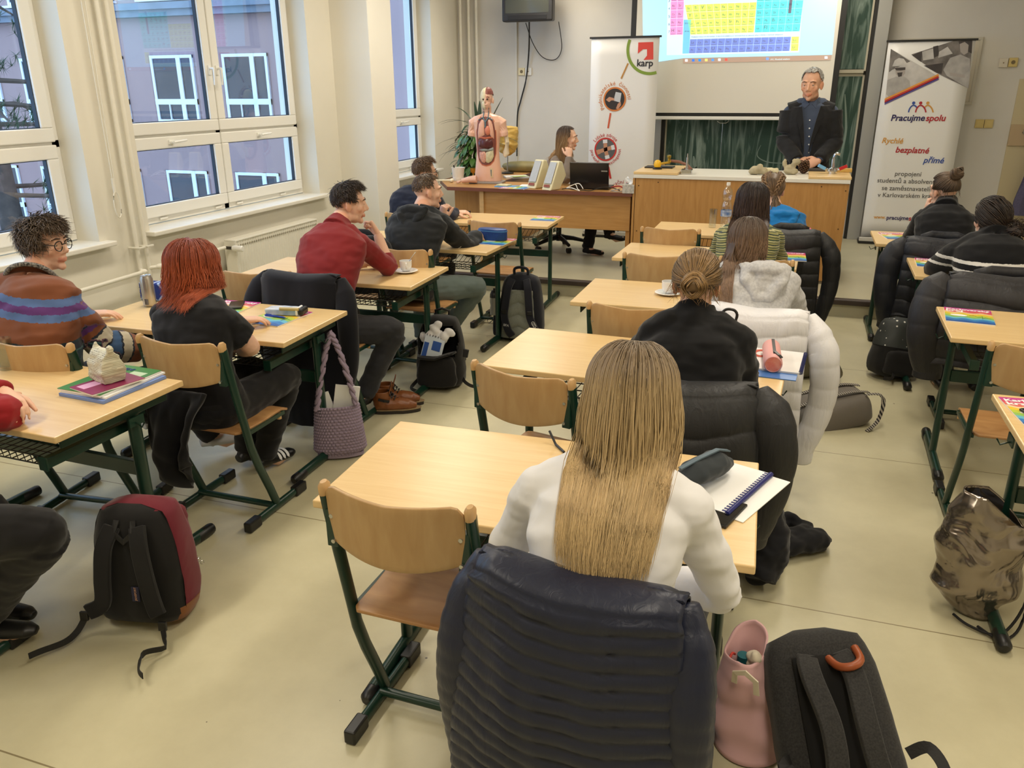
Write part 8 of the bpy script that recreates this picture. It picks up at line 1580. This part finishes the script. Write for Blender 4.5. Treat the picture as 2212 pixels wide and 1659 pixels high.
t = thing('black_pen', 'black pen beside the pink pencil case', 'pen', (-.07, 3.16, .777), radians(12)); MB().cyl((0, -.05, 0), (0, .06, 0), .006, n=10).build('barrel', M_black, t, smooth=50)
t = thing('drinking_bottle', 'drinking bottle with a black loop lid hidden behind the low bun girl', 'bottle', (-.20, 3.36, .7605)); s = MB(); s.lathe([(.034, 0), (.036, .01), (.036, .11), (.03, .13)], n=20); s.build('body', pm('grey_bottle', (120, 124, 128), .3), t, smooth=50); s = MB(); s.lathe([(.031, .128), (.031, .15), (.0, .152)], n=20); limb(s, [(-.026, 0, .15), (-.03, 0, .18), (-.015, 0, .198), (.015, 0, .198), (.03, 0, .18), (.026, 0, .15)], [.006]*6, 8); s.build('loop_lid', M_black, t, smooth=50)
# nearest desk
booklet('paper_sheets', -.075, 2.11, .7605, .21, .30, .003, -22, M_paper, 'loose white sheets under the ring-bound notes on the nearest desk', 'papers')
t = thing('ring_bound_notes', 'white ring-bound notes with a navy comb spine on the nearest desk', 'notebook', (-.095, 2.115, .764), radians(-20)); MB().bb(-.14, .07, -.148, .148, 0, .008).build('pages', M_paper, t); s = MB(); s.tube([(.073, -.148, .006), (.073, .148, .006)], .0075, 10); s.build('comb_spine', pm('navy_comb', (32, 36, 104), .4), t, smooth=50); s = MB()
for k in range(21): s.box((.062, -.14+.014*k, .0088), (.012, .006, .0016))
s.build('comb_tooth', MATS['navy_comb'], t)
M_case = cloth_mat('dark_teal_grey_canvas', (48, 54, 58), .8, .3, 14)
t = thing('pencil_case', 'open dark grey zip pencil case beside the blonde girl in white', 'pencil case', (-.155, 2.10, .7725), radians(-24)); s = MB(); s.tube([(-.02, -.13, .03), (-.01, -.05, .045), (.0, .06, .045), (.01, .12, .03)], [.02, .045, .045, .02], 18, (1, .8)); mesh_part('body', remesh(s, .005, 3, (16, .006)), M_case, t); s = MB(); s.bar([(-.02, -.1, .078), (-.005, -.02, .088), (.004, .06, .088), (.012, .11, .07)], .014, .004); s.build('zip', pm('steel_blue_zip', (86, 104, 116), .5), t)
t = thing('black_pen', 'thin black pen held upright before the blonde girl in white', 'pen', (-.63, 2.245, .765)); s = MB(); s.cyl((0, 0, 0), (-.03, .03, .03), .004, n=8); s.cyl((0, 0, 0), (.04, -.045, -.001), .004, n=8); s.build('barrel', M_black, t, smooth=50)
t = thing('black_case', 'flat black case with a pale label behind the hand of the boy in navy', 'case', (-2.87, 6.86, .7605), radians(-8)); soft_box('body', .2, .08, .03, M_bagblack, t, res=.005, smooth=2); MB().box((-.01, -.03, .032), (.045, .03, .002)).build('label', pm('pale_label', (196, 206, 226), .5), t)
